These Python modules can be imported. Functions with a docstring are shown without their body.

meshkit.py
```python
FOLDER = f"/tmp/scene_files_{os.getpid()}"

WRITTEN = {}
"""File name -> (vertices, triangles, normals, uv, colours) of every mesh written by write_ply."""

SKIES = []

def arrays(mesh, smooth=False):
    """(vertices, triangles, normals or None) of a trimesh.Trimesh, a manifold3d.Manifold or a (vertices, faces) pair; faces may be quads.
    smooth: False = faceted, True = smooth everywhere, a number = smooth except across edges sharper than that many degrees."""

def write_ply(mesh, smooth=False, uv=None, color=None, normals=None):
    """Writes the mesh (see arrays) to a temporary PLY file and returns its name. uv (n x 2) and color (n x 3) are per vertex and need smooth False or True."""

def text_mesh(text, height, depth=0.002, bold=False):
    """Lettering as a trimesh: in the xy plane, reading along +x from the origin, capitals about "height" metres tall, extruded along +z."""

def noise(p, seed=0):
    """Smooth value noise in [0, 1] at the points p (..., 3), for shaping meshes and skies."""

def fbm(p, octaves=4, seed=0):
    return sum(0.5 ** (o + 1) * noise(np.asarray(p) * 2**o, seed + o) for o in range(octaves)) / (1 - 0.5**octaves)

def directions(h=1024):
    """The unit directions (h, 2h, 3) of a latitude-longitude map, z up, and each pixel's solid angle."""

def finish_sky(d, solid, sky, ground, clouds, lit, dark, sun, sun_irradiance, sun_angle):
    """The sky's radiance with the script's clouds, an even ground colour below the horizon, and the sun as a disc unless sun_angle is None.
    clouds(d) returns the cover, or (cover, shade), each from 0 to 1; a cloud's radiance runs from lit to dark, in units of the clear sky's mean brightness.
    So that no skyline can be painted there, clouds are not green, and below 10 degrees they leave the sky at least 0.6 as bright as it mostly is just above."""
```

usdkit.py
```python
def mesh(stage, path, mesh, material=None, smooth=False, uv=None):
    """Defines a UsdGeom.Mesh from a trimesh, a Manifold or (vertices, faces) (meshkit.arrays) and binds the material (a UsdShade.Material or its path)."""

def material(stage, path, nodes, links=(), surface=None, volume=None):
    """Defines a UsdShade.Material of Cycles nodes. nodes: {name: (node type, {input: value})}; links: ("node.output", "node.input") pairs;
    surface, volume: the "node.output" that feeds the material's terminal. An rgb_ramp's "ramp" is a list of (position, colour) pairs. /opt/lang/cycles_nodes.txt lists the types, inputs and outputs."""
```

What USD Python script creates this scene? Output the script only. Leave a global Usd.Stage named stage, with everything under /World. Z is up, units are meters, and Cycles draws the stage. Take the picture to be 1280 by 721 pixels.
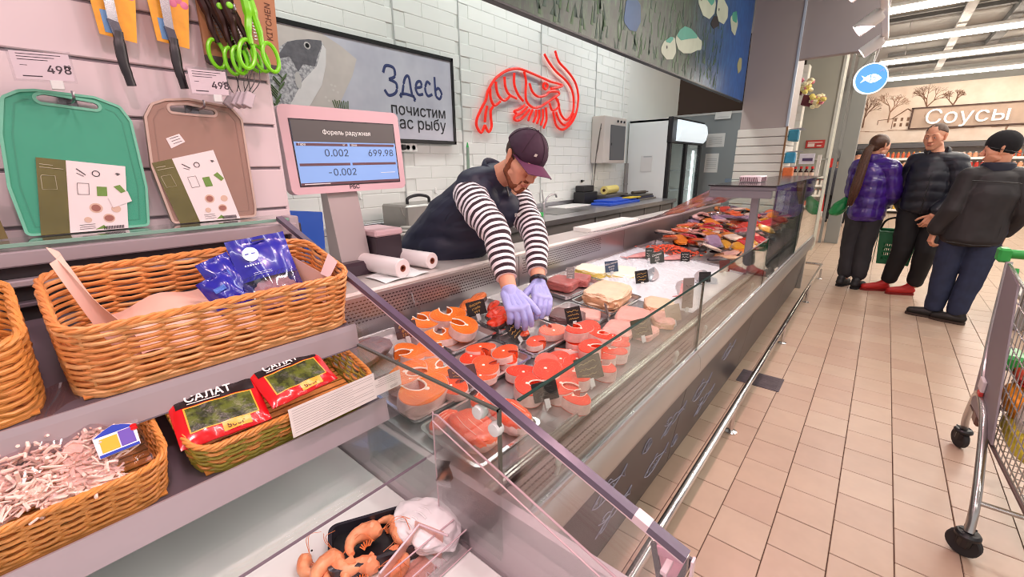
import math, random
import numpy as np, trimesh, manifold3d as m3, shapely
from shapely.geometry import Polygon, LineString
from pxr import Usd, UsdGeom, UsdLux, UsdShade, Gf, Sdf, Vt
import usdkit, meshkit

random.seed(7); RNG = np.random.default_rng(7)
stage = Usd.Stage.CreateInMemory()
UsdGeom.Xform.Define(stage, '/World'); UsdGeom.Scope.Define(stage, '/World/Looks')
A_ = np.array

# ------------------------------------------------------------------ camera
EYE = A_([0, 0, 1.40]); YAW, PITCH, ROLL = np.radians([40.3814, 16.0344, -0.6695])
_f = A_([math.cos(YAW) * math.cos(PITCH), math.sin(YAW) * math.cos(PITCH), -math.sin(PITCH)])
_r = np.cross(_f, [0, 0, 1]); _r /= np.linalg.norm(_r); _u = np.cross(_r, _f)
_r, _u = math.cos(ROLL) * _r + math.sin(ROLL) * _u, -math.sin(ROLL) * _r + math.cos(ROLL) * _u
cam = UsdGeom.Camera.Define(stage, '/World/camera')
cam.AddTransformOp().Set(Gf.Matrix4d(*_r, 0, *_u, 0, *(-_f), 0, *EYE, 1))
cam.CreateHorizontalApertureAttr(36.0); cam.CreateFocalLengthAttr(532.57 / 1280 * 36.0)
cam.CreateClippingRangeAttr(Gf.Vec2f(0.05, 200)); cam.CreateExposureAttr(0.14)

# ------------------------------------------------------------------ light
def sky(col, s):
    d = UsdLux.DomeLight.Define(stage, '/World/sky'); d.CreateColorAttr(Gf.Vec3f(*col)); d.CreateIntensityAttr(s)
sky((1.0, 0.97, 0.96), 0.20)
LIGHTS = 0
def rect_light(loc, w, h, col, s, aim=(0, 0, -1)):
    global LIGHTS; LIGHTS += 1
    l = UsdLux.RectLight.Define(stage, f'/World/ceiling_light_{LIGHTS:03d}')
    l.CreateWidthAttr(w); l.CreateHeightAttr(h); l.CreateColorAttr(Gf.Vec3f(*col)); l.CreateIntensityAttr(s)
    z = -A_(aim, float); z /= np.linalg.norm(z)
    x = np.cross([0, 1, 0.01], z); x /= np.linalg.norm(x); y = np.cross(z, x)
    l.AddTransformOp().Set(Gf.Matrix4d(*x, 0, *y, 0, *z, 0, *loc, 1))
def disk_light(loc, aim, r, col, s, cone=None):
    global LIGHTS; LIGHTS += 1
    l = UsdLux.DiskLight.Define(stage, f'/World/spot_{LIGHTS:03d}')
    l.CreateRadiusAttr(r); l.CreateColorAttr(Gf.Vec3f(*col)); l.CreateIntensityAttr(s)
    z = -(A_(aim, float) - A_(loc, float)); z /= np.linalg.norm(z)
    x = np.cross([0, 1, 0.01], z); x /= np.linalg.norm(x); y = np.cross(z, x)
    l.AddTransformOp().Set(Gf.Matrix4d(*x, 0, *y, 0, *z, 0, *loc, 1))
# the hall's own lamps above and behind the photographer (ceiling strips run on over the aisle)
for x in (-1.2, 1.0, 3.2, 5.4):
    rect_light((x, -2.2, 3.46), 0.12, 4.6, (1.0, 0.95, 0.9), 30)
# pinkish spot heads of the track over the counter's front edge
PINK = (1.0, 0.62, 0.66)
for x, s in ((-0.9, 190), (0.1, 220), (0.9, 165), (1.7, 150), (2.6, 140), (3.5, 150), (4.6, 160)):
    disk_light((x, 0.30, 2.40), (x + 0.10, 0.40, 0.6), 0.07, PINK, s)
for x in (7.6, 9.8, 12.0, 14.3):
    rect_light((x, -2.4, 3.46), 0.12, 5.0, (1.0, 0.95, 0.9), 34)
# the work area behind the banner: white lamps along the wall
for x in (1.2, 3.2, 5.2):
    rect_light((x, 2.15, 3.3), 1.4, 0.3, (0.97, 1.0, 0.98), 14)

# ------------------------------------------------------------------ helpers: materials
def lin(c):
    if isinstance(c, str): c = [int(c[i:i + 2], 16) for i in (1, 3, 5)]
    c = A_(c, float) / 255.0
    return tuple(np.where(c <= 0.04045, c / 12.92, ((c + 0.055) / 1.055) ** 2.4))
LOOKS = {}
def mat(name, col, rough=0.5, metal=0.0, noise=None, bump=None, rnd=0.0, col2=None, **kw):
    """principled material. noise=(scale, amount) or with col2 (scale, threshold softness); bump=(scale, strength); rnd varies copies"""
    if name in LOOKS: return LOOKS[name]
    c = A_(lin(col)); n = {'p': ('principled_bsdf', {'base_color': tuple(c), 'roughness': rough, 'metallic': metal, **kw})}; L = []
    src = None
    if noise or bump or rnd:
        n['tc'] = ('texture_coordinate', {})
    if noise:
        n['no'] = ('noise_texture', {'scale': noise[0], 'detail': 4, 'roughness': 0.6}); L.append(('tc.object', 'no.vector'))
        if col2 is not None:
            w = noise[1]
            n['ra'] = ('rgb_ramp', {'ramp': [(0, tuple(c)), (0.5 - w, tuple(c)), (0.5 + w, lin(col2)), (1, lin(col2))]})
        else:
            a = noise[1]; n['ra'] = ('rgb_ramp', {'ramp': [(0.25, tuple(c * (1 - a))), (0.75, tuple(np.minimum(c * (1 + a), 1)))]})
        L.append(('no.fac', 'ra.fac')); src = 'ra.color'
    if rnd:
        n['oi'] = ('object_info', {}); n['mr'] = ('map_range', {'from_min': 0, 'from_max': 1, 'to_min': 1 - rnd, 'to_max': 1 + rnd})
        n['hs'] = ('hsv', {'color': tuple(c)}); L += [('oi.random', 'mr.value'), ('mr.result', 'hs.value')]
        if src: L.append((src, 'hs.color'))
        src = 'hs.color'
    if src: L.append((src, 'p.base_color'))
    if bump:
        n['bn'] = ('noise_texture', {'scale': bump[0], 'detail': 3}); n['bu'] = ('bump', {'strength': bump[1], 'distance': 0.004})
        L += [('tc.object', 'bn.vector'), ('bn.fac', 'bu.height'), ('bu.normal', 'p.normal')]
    LOOKS[name] = usdkit.material(stage, f'/World/Looks/{name}', n, L, surface='p.BSDF')
    return LOOKS[name]
def pane(name, tint=(1, 1, 1), base=0.04, gain=0.9, rough=0.0):
    """see-through sheet: transparent mixed with a mirror by Schlick's term"""
    n = {'lw': ('layer_weight', {'blend': 0.5}), 'pw': ('math', {'math_type': 'power', 'value2': 5.0}),
         'mu': ('math', {'math_type': 'multiply_add', 'value2': gain, 'value3': base, 'use_clamp': True}),
         't': ('transparent_bsdf', {'color': tint}), 'g': ('glossy_bsdf', {'color': (0.97, 0.97, 0.97), 'roughness': rough}), 'm': ('mix_closure', {})}
    LOOKS[name] = usdkit.material(stage, f'/World/Looks/{name}', n, [('lw.facing', 'pw.value1'), ('pw.value', 'mu.value1'), ('mu.value', 'm.fac'), ('t.BSDF', 'm.closure1'), ('g.BSDF', 'm.closure2')], surface='m.closure')
    return LOOKS[name]
def glow(name, col, s):
    LOOKS[name] = usdkit.material(stage, f'/World/Looks/{name}', {'e': ('emission', {'color': lin(col), 'strength': s})}, [], surface='e.emission')
    return LOOKS[name]

# ------------------------------------------------------------------ helpers: shapes (all return trimesh)
def TM(v, f): return trimesh.Trimesh(np.asarray(v, float), np.asarray(f, int), process=False)
def cat(*ms):
    ms = [m for x in ms for m in (x if isinstance(x, (list, tuple)) else [x])]
    return trimesh.util.concatenate(ms) if len(ms) > 1 else ms[0]
def from_manifold(m):
    q = m.to_mesh(); return TM(q.vert_properties[:, :3], q.tri_verts)
def hull(pts): return from_manifold(m3.Manifold.hull_points(np.asarray(pts, float)))
def rotm(ax, deg): return trimesh.transformations.rotation_matrix(math.radians(deg), {'x': [1, 0, 0], 'y': [0, 1, 0], 'z': [0, 0, 1]}.get(ax, ax) if isinstance(ax, str) else ax)
def moved(m, loc=(0, 0, 0), rx=0, ry=0, rz=0, s=None):
    m = m.copy()
    if s is not None: m.vertices = m.vertices * A_(s)
    T = trimesh.transformations.translation_matrix(loc) @ rotm('z', rz) @ rotm('y', ry) @ rotm('x', rx)
    m.apply_transform(T); return m
def frame(m, o, u, v, w=None):
    """local x,y,z -> o + x u + y v + z w"""
    u, v = A_(u, float), A_(v, float); u = u / np.linalg.norm(u); v = v / np.linalg.norm(v)
    w = np.cross(u, v) if w is None else A_(w, float)
    p = np.asarray(m.vertices); q = A_(o, float) + p[:, :1] * u + p[:, 1:2] * v + p[:, 2:3] * w
    f = np.asarray(m.faces); f = f[:, ::-1] if np.dot(np.cross(u, v), w) < 0 else f
    return TM(q, f)
def bb(p0, p1, ch=0.0):
    """box between two corners, chamfered"""
    p0, p1 = np.minimum(p0, p1).astype(float), np.maximum(p0, p1).astype(float)
    c, h = (p0 + p1) / 2, (p1 - p0) / 2
    if ch <= 0:
        m = trimesh.creation.box(2 * h); m.apply_translation(c); return TM(m.vertices, m.faces)
    ch = min(ch, 0.45 * h.min() * 2 * 0.5); P = []
    for sx in (-1, 1):
        for sy in (-1, 1):
            for sz in (-1, 1):
                for k in range(3):
                    q = h.copy(); q[k] -= 0
                    for j in range(3):
                        if j != k: q[j] -= ch
                    P.append(c + q * A_([sx, sy, sz]))
    return hull(P)
def rbox(w, d, h, r=0.01, n=4):
    """box centred in x,y standing on z=0 with vertical edges rounded"""
    m = trimesh.creation.extrude_polygon(rrect(w, d, r, n), h, engine='earcut'); return TM(m.vertices, m.faces)
def rrect(w, d, r, n=4):
    r = min(r, w / 2 - 1e-4, d / 2 - 1e-4)
    return shapely.box(-w / 2 + r, -d / 2 + r, w / 2 - r, d / 2 - r).buffer(r, quad_segs=n)
def ext(poly, h):
    if not isinstance(poly, (Polygon, shapely.MultiPolygon)): poly = Polygon(poly)
    gs = getattr(poly, 'geoms', [poly])
    return cat([TM((q := trimesh.creation.extrude_polygon(g, h, engine='earcut')).vertices, q.faces) for g in gs])
def tube(pts, r, n=8, closed=False, cap=True, up=None):
    """swept tube; r: number, list of numbers, or list of (a, b) half-axes"""
    p = np.asarray(pts, float); k = len(p)
    if closed: t = np.roll(p, -1, 0) - np.roll(p, 1, 0)
    else: t = np.gradient(p, axis=0)
    t /= np.linalg.norm(t, axis=1, keepdims=True) + 1e-12
    a0 = A_(up, float) if up is not None else (A_([0, 0, 1.0]) if abs(t[0, 2]) < 0.9 else A_([1.0, 0, 0]))
    N = []; a = a0
    for i in range(k):
        a = a - t[i] * np.dot(a, t[i]); a = a / (np.linalg.norm(a) + 1e-12); N.append(a)
        if up is not None: a = A_(up, float)
    N = A_(N); B = np.cross(t, N)
    R = np.asarray(r, float)
    if R.ndim == 0: R = np.full((k, 2), float(R))
    elif R.ndim == 1: R = np.stack([R, R], 1) if len(R) == k else np.tile(R, (k, 1))
    th = np.arange(n) * 2 * np.pi / n
    v = p[:, None] + R[:, None, :1] * np.cos(th)[None, :, None] * N[:, None] + R[:, None, 1:] * np.sin(th)[None, :, None] * B[:, None]
    F = []
    I, J = np.meshgrid(np.arange(k if closed else k - 1), np.arange(n), indexing='ij'); I2 = (I + 1) % k; J2 = (J + 1) % n
    q = np.stack([I * n + J, I * n + J2, I2 * n + J2, I2 * n + J], -1).reshape(-1, 4)
    f = np.vstack([q[:, [0, 1, 2]], q[:, [0, 2, 3]]]); v = v.reshape(-1, 3)
    if cap and not closed:
        v = np.vstack([v, p[0], p[-1]]); c0, c1 = len(v) - 2, len(v) - 1; j = np.arange(n); b = (k - 1) * n
        f = np.vstack([f, np.stack([np.full(n, c0), (j + 1) % n, j], 1), np.stack([np.full(n, c1), b + j, b + (j + 1) % n], 1)])
    return TM(v, f)
def smoothline(pts, n=8):
    """Catmull-Rom through the points, n steps a span"""
    p = np.asarray(pts, float); q = np.vstack([2 * p[0] - p[1], p, 2 * p[-1] - p[-2]]); out = []
    for i in range(1, len(q) - 2):
        for s in np.arange(n) / n:
            a, b, c, d = q[i - 1], q[i], q[i + 1], q[i + 2]
            out.append(0.5 * (2 * b + (c - a) * s + (2 * a - 5 * b + 4 * c - d) * s * s + (3 * b - a - 3 * c + d) * s ** 3))
    return np.vstack([out, p[-1]])
def lathe(prof, n=24):
    m = trimesh.creation.revolve(np.asarray(prof, float), sections=n); return TM(m.vertices, m.faces)
def cyl(p0, p1, r, n=16): return tube([p0, p1], r, n)
def ball(c, r, sub=2):
    m = trimesh.creation.icosphere(sub, 1.0); return TM(m.vertices * A_(r) + A_(c), m.faces)
def sheet(fn, nu, nv, th=0.0015):
    """surface fn(u,v)->xyz over the unit square with thickness th"""
    U, W = np.meshgrid(np.linspace(0, 1, nu), np.linspace(0, 1, nv), indexing='ij')
    p = A_([[fn(U[i, j], W[i, j]) for j in range(nv)] for i in range(nu)])
    du = np.gradient(p, axis=0); dv = np.gradient(p, axis=1); nrm = np.cross(du, dv); nrm /= np.linalg.norm(nrm, axis=2, keepdims=True) + 1e-12
    top = p.reshape(-1, 3); bot = (p - th * nrm).reshape(-1, 3); K = nu * nv
    I, J = np.meshgrid(np.arange(nu - 1), np.arange(nv - 1), indexing='ij')
    a = (I * nv + J).ravel(); b = ((I + 1) * nv + J).ravel(); c = ((I + 1) * nv + J + 1).ravel(); d = (I * nv + J + 1).ravel()
    f = [np.stack([a, b, c], 1), np.stack([a, c, d], 1), np.stack([a, c, b], 1) + K, np.stack([a, d, c], 1) + K]
    ring = [i * nv for i in range(nu)] + [(nu - 1) * nv + j for j in range(1, nv)] + [i * nv + nv - 1 for i in range(nu - 2, -1, -1)] + [j for j in range(nv - 2, 0, -1)]
    ring = A_(ring); r2 = np.roll(ring, -1)
    f += [np.stack([ring, r2 + 0, r2 + K], 1)[:, ::-1], np.stack([ring, r2 + K, ring + K], 1)[:, ::-1]]
    return TM(np.vstack([top, bot]), np.vstack(f))
def lump(r, sub=3, amp=0.1, freq=3.0, seed=0, power=1.0):
    """pillow-like lump, half-axes r"""
    m = trimesh.creation.icosphere(sub, 1.0); v = np.asarray(m.vertices)
    if power != 1: v = np.sign(v) * np.abs(v) ** power; v = v / np.maximum(np.abs(v).max(0), 1e-9)
    d = 1 + amp * (2 * meshkit.fbm(v * freq + seed * 7.3 + 50, 3, seed) - 1)
    return TM(v * d[:, None] * A_(r), m.faces)
def textm(text, h, o, u, v, depth=0.001, bold=False, mid=False):
    m = meshkit.text_mesh(text, h, depth, bold); m = TM(m.vertices, m.faces)
    if mid: m.vertices[:, 0] -= (m.vertices[:, 0].min() + m.vertices[:, 0].max()) / 2
    return frame(m, o, u, v)

# ------------------------------------------------------------------ helpers: prims
USED = {}
def numbered(parent, name):
    k = USED.get((parent, name), 0); USED[(parent, name)] = k + 1
    return f'{parent}/{name}' if k == 0 else f'{parent}/{name}_{k:03d}'
def setdata(p, **kw):
    for k, v in kw.items():
        if v: p.SetCustomDataByKey(k, v)
class Node:
    """a thing (Xform with parts) or a part; meshes are given in world metres unless local=True"""
    def __init__(s, path, M=None): s.path, s.M = path, np.eye(4) if M is None else M; s.I = np.linalg.inv(s.M)
    @property
    def prim(s): return stage.GetPrimAtPath(s.path)
    def part(s, name, mesh, m, smooth=30, label=None, kind=None, local=False):
        path = numbered(s.path, name)
        if not local and not np.allclose(s.M, np.eye(4)):
            mesh = TM(np.asarray(mesh.vertices) @ s.I[:3, :3].T + s.I[:3, 3], mesh.faces)
        usdkit.mesh(stage, path, mesh, m, smooth=smooth); n = Node(path, s.M)
        setdata(n.prim, label=label, kind=kind); return n
def xf(loc=(0, 0, 0), rz=0, ry=0, rx=0, s=1.0):
    M = trimesh.transformations.translation_matrix(loc) @ rotm('z', rz) @ rotm('y', ry) @ rotm('x', rx)
    M[:3, :3] = M[:3, :3] * A_(s); return M
def place_prim(path, M):
    x = UsdGeom.Xform.Define(stage, path); x.MakeMatrixXform().Set(Gf.Matrix4d(*M.T.ravel().tolist())); return x.GetPrim()
def thing(name, label, category, M=None, group=None, kind=None):
    M = np.eye(4) if M is None else (xf(M) if np.ndim(M) == 1 else M)
    path = numbered('/World', name); p = place_prim(path, M)
    setdata(p, label=label, category=category, group=group, kind=kind); return Node(path, M)
def single(name, mesh, m, label, category, smooth=30, group=None, kind=None):
    path = numbered('/World', name); usdkit.mesh(stage, path, mesh, m, smooth=smooth)
    setdata(stage.GetPrimAtPath(path), label=label, category=category, group=group, kind=kind); return Node(path)
def struct(name, mesh, m, smooth=30):
    path = f'/World/{name}'; usdkit.mesh(stage, path, mesh, m, smooth=smooth); setdata(stage.GetPrimAtPath(path), kind='structure'); return Node(path)
def structx(name):
    p = UsdGeom.Xform.Define(stage, f'/World/{name}').GetPrim(); setdata(p, kind='structure'); return Node(f'/World/{name}')
def copy(node, M, label=None, group=None):
    """another of the same kind: an instance of the first one with its own place and label"""
    was = dict(node.prim.GetCustomData()); path = numbered('/World', node.path.rsplit('/', 1)[1].rstrip('0123456789').rstrip('_'))
    p = place_prim(path, M); p.GetReferences().AddInternalReference(node.path); p.SetInstanceable(True)
    setdata(p, label=label or was.get('label'), category=was.get('category'), group=group or was.get('group')); return Node(path, M)
# ------------------------------------------------------------------ setting: floor of separate tiles
TILE = [mat(f'floor_tile_{i}', c, 0.32, noise=(9, 0.05), bump=(60, 0.03), rnd=0.02) for i, c in enumerate(['#b49b86', '#b19783', '#b7a08b'])]
GROUT = mat('grout', '#4a3428', 0.9)
floor = struct('floor', bb((-3, -8, -0.06), (20, 4, -0.004)), GROUT, False)
TX, TY, TG = 0.2000, 0.1860, 0.0032
def tile_mesh(x0, y0, far=False):
    z = RNG.uniform(-0.0006, 0.0006)
    return bb((x0 + TG / 2, y0 + TG / 2, -0.02), (x0 + TX - TG / 2, y0 + TY - TG / 2, z), 0 if far else 0.0016)
near, rest = [], []
for j in range(-38, 18):
    y0 = 0.106 + j * TY; sh = 0.005 if j % 2 else 0.104
    for i in range(-8, 96):
        x0 = i * TX + sh + 0.01
        if 0.9 < x0 < 5.4 and -1.6 < y0 < 0.53 and y0 < 0.53 and y0 > -0.55 - (x0 - 1) * 0.16: near.append((x0, y0))
        elif y0 < 0.53 or x0 > 5.6: rest.append((x0, y0))
near.sort(key=lambda p: p[0] ** 2 + p[1] ** 2)
for k, (x0, y0) in enumerate(near):
    if k < 295: floor.part('tile', tile_mesh(x0, y0), TILE[RNG.integers(3)], smooth=False)
    else: rest.append((x0, y0))
floor.part('tile', cat([tile_mesh(x, y, True) for x, y in rest if abs(y) < 7]), TILE[0], smooth=False, kind='stuff')
# dark hatch let into the floor in front of the counter
hx, hy = 2.93, 0.29
single('floor_hatch', cat(bb((hx, hy - 0.01, -0.002), (hx + 0.21, hy + 0.24, 0.0035), 0.001), *[bb((hx + 0.012 + 0.024 * i, hy + 0.01, 0.003), (hx + 0.02 + 0.024 * i, hy + 0.22, 0.0045)) for i in range(8)]),
       mat('hatch', '#4a3f45', 0.5, noise=(14, 0.45)), 'dark square metal hatch in the floor under the foot rail', 'hatch')

# ------------------------------------------------------------------ back wall of embossed white brick panels
WY = 2.95
WHITE = mat('white_wall', '#e6e9e3', 0.42, noise=(3, 0.02))
BRICK = mat('white_brick', '#eceee8', 0.35, rnd=0.02)
SEAM = mat('panel_seam', '#b9bbb8', 0.5)
wall = struct('wall_back', bb((-0.6, WY + 0.004, 0), (8.0, WY + 0.12, 3.6)), WHITE, False)
ROW, LEN = 0.1005, 0.335
seams = [0.75, 2.152, 2.81, 3.98, 5.128, 6.06]
n = 0; extra = []
for r in range(0, 27):
    z0 = 0.905 + r * ROW; x = 0.75 - LEN * (0.5 if r % 2 else 0)
    while x < 6.1:
        a, b = max(x, 0.75), min(x + LEN, 6.1)
        for s in seams:
            if a < s < b: a, b = (a, s) if s - a > b - s else (s, b)
        if b - a > 0.04:
            m = hull([(p, q, w) for q, c in ((WY + 0.006, 0.0), (WY - 0.0002, 0.0), (WY - 0.0022, 0.004)) for p in (a + 0.0008 + c, b - 0.0008 - c) for w in (z0 + 0.0008 + c, z0 + ROW - 0.0008 - c)])
            if z0 < 2.85 and 1.1 < a and n < 290: wall.part('brick', m, BRICK, smooth=False); n += 1
            else: extra.append(m)
        x += LEN
wall.part('brick', cat(extra), BRICK, smooth=False, kind='stuff')
for s in seams[1:5]: wall.part('panel_joint', bb((s - 0.006, WY - 0.008, 0.9), (s + 0.006, WY, 3.55), 0.002), SEAM, smooth=False)
# cable trunking and the outlet at its end
single('cable_duct', cat(bb((5.86, WY - 0.022, 2.02), (5.885, WY - 0.004, 3.2), 0.003), bb((5.83, WY - 0.04, 1.94), (5.915, WY - 0.004, 2.03), 0.006)), mat('white_plastic', '#e9e9e4', 0.4), 'thin white cable duct with a small box, above the white fridge', 'cable duct')

# grey partition with pinned papers, brown store-room beyond
GREY = mat('grey_wall', '#8f979a', 0.6, noise=(2, 0.03))
struct('wall_right', bb((7.75, 1.2, 0), (7.85, WY, 2.17), 0.01), GREY, False)
struct('trim_1', bb((7.74, 1.2, 2.16), (7.86, WY, 2.19)), mat('pale_trim', '#c9cbca', 0.5), False)
struct('wall_far', bb((9.2, 0.9, 0), (9.3, 4, 3.6)), mat('brown_wall', '#4a3a30', 0.8), False)
PAPER = mat('paper', '#e4e6e4', 0.7)
def sheet_on_x(name, x, y0, y1, z0, z1, lab, lines=6, tilt=0.0):
    t = thing(name, lab, 'paper', (x, (y0 + y1) / 2, z0))
    t.part('sheet', sheet(lambda u, v: (x - 0.004 - 0.006 * math.sin(u * 3.1) * v - tilt * (1 - v), y0 + (y1 - y0) * u, z0 + (z1 - z0) * v), 8, 8, 0.001), PAPER)
    t.part('print', cat([bb((x - 0.0135 - tilt * (1 - (0.25 + 0.1 * i)), y0 + 0.12 * (y1 - y0), z0 + (z1 - z0) * (0.22 + 0.1 * i)), (x - 0.0125 - tilt * (1 - (0.25 + 0.1 * i)), y1 - 0.15 * (y1 - y0), z0 + (z1 - z0) * (0.235 + 0.1 * i))) for i in range(lines)]), mat('print_grey', '#9aa0a2', 0.8), smooth=False)
sheet_on_x('notice', 7.75, 2.06, 2.34, 1.66, 1.87, 'white paper notice, upper of two on the grey wall beside the fridge')
sheet_on_x('notice', 7.75, 2.12, 2.33, 1.26, 1.56, 'white paper notice, lower of two on the grey wall beside the fridge')
sheet_on_x('notice', 7.74, 2.0, 2.24, 2.08, 2.19, 'white card hung over the top edge of the grey wall', 2, 0.03)

# column with slat panels in its lower half
COL = mat('column_paint', '#a99d98', 0.55, noise=(3, 0.02)); SLAT = mat('slat_cream', '#d8d4cb', 0.4); ALU = mat('aluminium', '#a9adb4', 0.35, 0.8)
col = struct('column', bb((6.0, 0.955, 0), (6.55, 1.44, 3.6), 0.006), COL, False)
for k in range(14):
    z0 = 0.42 + k * 0.098
    col.part('slat', bb((5.978, 0.945, z0 + 0.004), (6.0, 1.452, z0 + 0.094), 0.004), SLAT, smooth=False)
    col.part('slat', bb((6.0, 0.933, z0 + 0.004), (6.56, 0.955, z0 + 0.094), 0.004), SLAT, smooth=False)
col.part('corner_strip', bb((5.974, 0.929, 0.3), (5.994, 0.947, 1.8), 0.002), mat('brass_strip', '#8d6a4a', 0.4, 0.5), smooth=False)
col.part('corner_strip', bb((5.99, 0.935, 1.8), (6.02, 0.96, 3.6), 0.003), mat('cool_strip', '#b9c3cf', 0.4), smooth=False)
# bulkhead between column and aisle
struct('wall_bulkhead', bb((6.02, 0.24, 2.49), (6.12, 0.955, 3.6), 0.004), mat('bulkhead', '#a39896', 0.6, noise=(3, 0.03)), False)
# white brick pier, grey column and steel post further on
pier = struct('wall_pier', bb((7.9, 1.085, 1.45), (8.1, 1.46, 2.75)), mat('pier_white', '#d8d3c6', 0.5), False)
for r in range(12):
    for q in range(2):
        pier.part('brick', bb((7.892, 1.09 + q * 0.187 - (0.09 if r % 2 and q else 0), 1.46 + r * 0.108), (7.9, 1.265 + q * 0.187 - (0.09 if r % 2 and not q else 0), 1.555 + r * 0.108), 0.004), SLAT, smooth=False)
struct('column_grey', bb((8.55, 0.72, 0), (9.0, 1.22, 3.6), 0.005), mat('beige_grey', '#a5a396', 0.55, noise=(2, 0.03)), False)
struct('trim_2', cat(bb((8.53, 0.72, 1.44), (8.56, 1.23, 1.455)), bb((8.53, 0.715, 0.0), (8.56, 0.75, 3.6))), mat('grey_rib', '#bfbfb6', 0.5), False)
struct('column_steel', cat(bb((9.5, 0.44, 0), (9.62, 0.64, 3.5), 0.005), bb((9.45, 0.68, 0), (9.5, 0.72, 3.5)), tube([(9.5, 0.66, 2.7), (9.5, 0.44, 3.1)], 0.012), tube([(9.5, 0.44, 3.05), (9.5, 0.66, 3.05)], 0.015)), mat('steel_post', '#8e8f8b', 0.5, 0.2), False)
t = thing('wall_sign', 'small red rectangular sign on the grey column', 'sign', (8.545, 0.93, 1.62))
t.part('panel', bb((8.535, 0.80, 1.62), (8.549, 1.05, 1.74), 0.003), mat('sign_red', '#b5312c', 0.4), smooth=False)
t.part('pictogram', cat(bb((8.532, 0.83, 1.70), (8.536, 1.02, 1.712)), bb((8.532, 0.93, 1.64), (8.536, 1.02, 1.69)), bb((8.532, 0.84, 1.645), (8.536, 0.9, 1.66))), mat('sign_cream', '#e9d3c8', 0.5), smooth=False)

# ceiling with its strip lamps
struct('ceiling', bb((-4, -9, 3.75), (22, 4, 3.85)), mat('ceiling_grey', '#a3a19e', 0.85, noise=(1.2, 0.12)), False)
LAMP = glow('lamp_strip', '#fff3e2', 20); LAMPB = mat('lamp_body', '#c9c7c4', 0.5)
SX = [6.45, 8.72, 10.96, 13.0, 15.6]
for k, x in enumerate(SX):
    t = thing('strip_light', ['long white ceiling strip light nearest over the aisle', 'long white ceiling strip light crossing the top right corner', 'long white ceiling strip light, second one down on the right', 'long white ceiling strip light, third one down, above the round fish sign', 'long white ceiling strip light just above the brown mural'][k], 'ceiling light', (x, -2, 3.5), group=None)
    y0 = 0.5 if k else -0.3
    t.part('housing', bb((x - 0.05, -7, 3.472), (x + 0.05, y0, 3.53), 0.006), LAMPB, smooth=False)
    t.part('tube', bb((x - 0.06, -7, 3.41), (x + 0.06, y0, 3.47), 0.02), LAMP, smooth=False)
    for yy in (-5.5, -2.5, 0.1): t.part('hanger', cyl((x, min(yy, y0 - 0.1), 3.56), (x, min(yy, y0 - 0.1), 3.76), 0.006, 6), LAMPB)
# service runs under the ceiling
struct('trim_3', cat(bb((6.5, -1.25, 3.62), (14, -1.1, 3.74)), *[bb((7.2 + 1.6 * i, -7, 3.66), (7.3 + 1.6 * i, 0.4, 3.72)) for i in range(6)]), mat('duct_grey', '#5f5e5d', 0.7), False)
struct('trim_4', bb((7.0, -0.62, 3.6), (16, -0.5, 3.65)), mat('tray_white', '#b9b7b4', 0.5), False)

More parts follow.
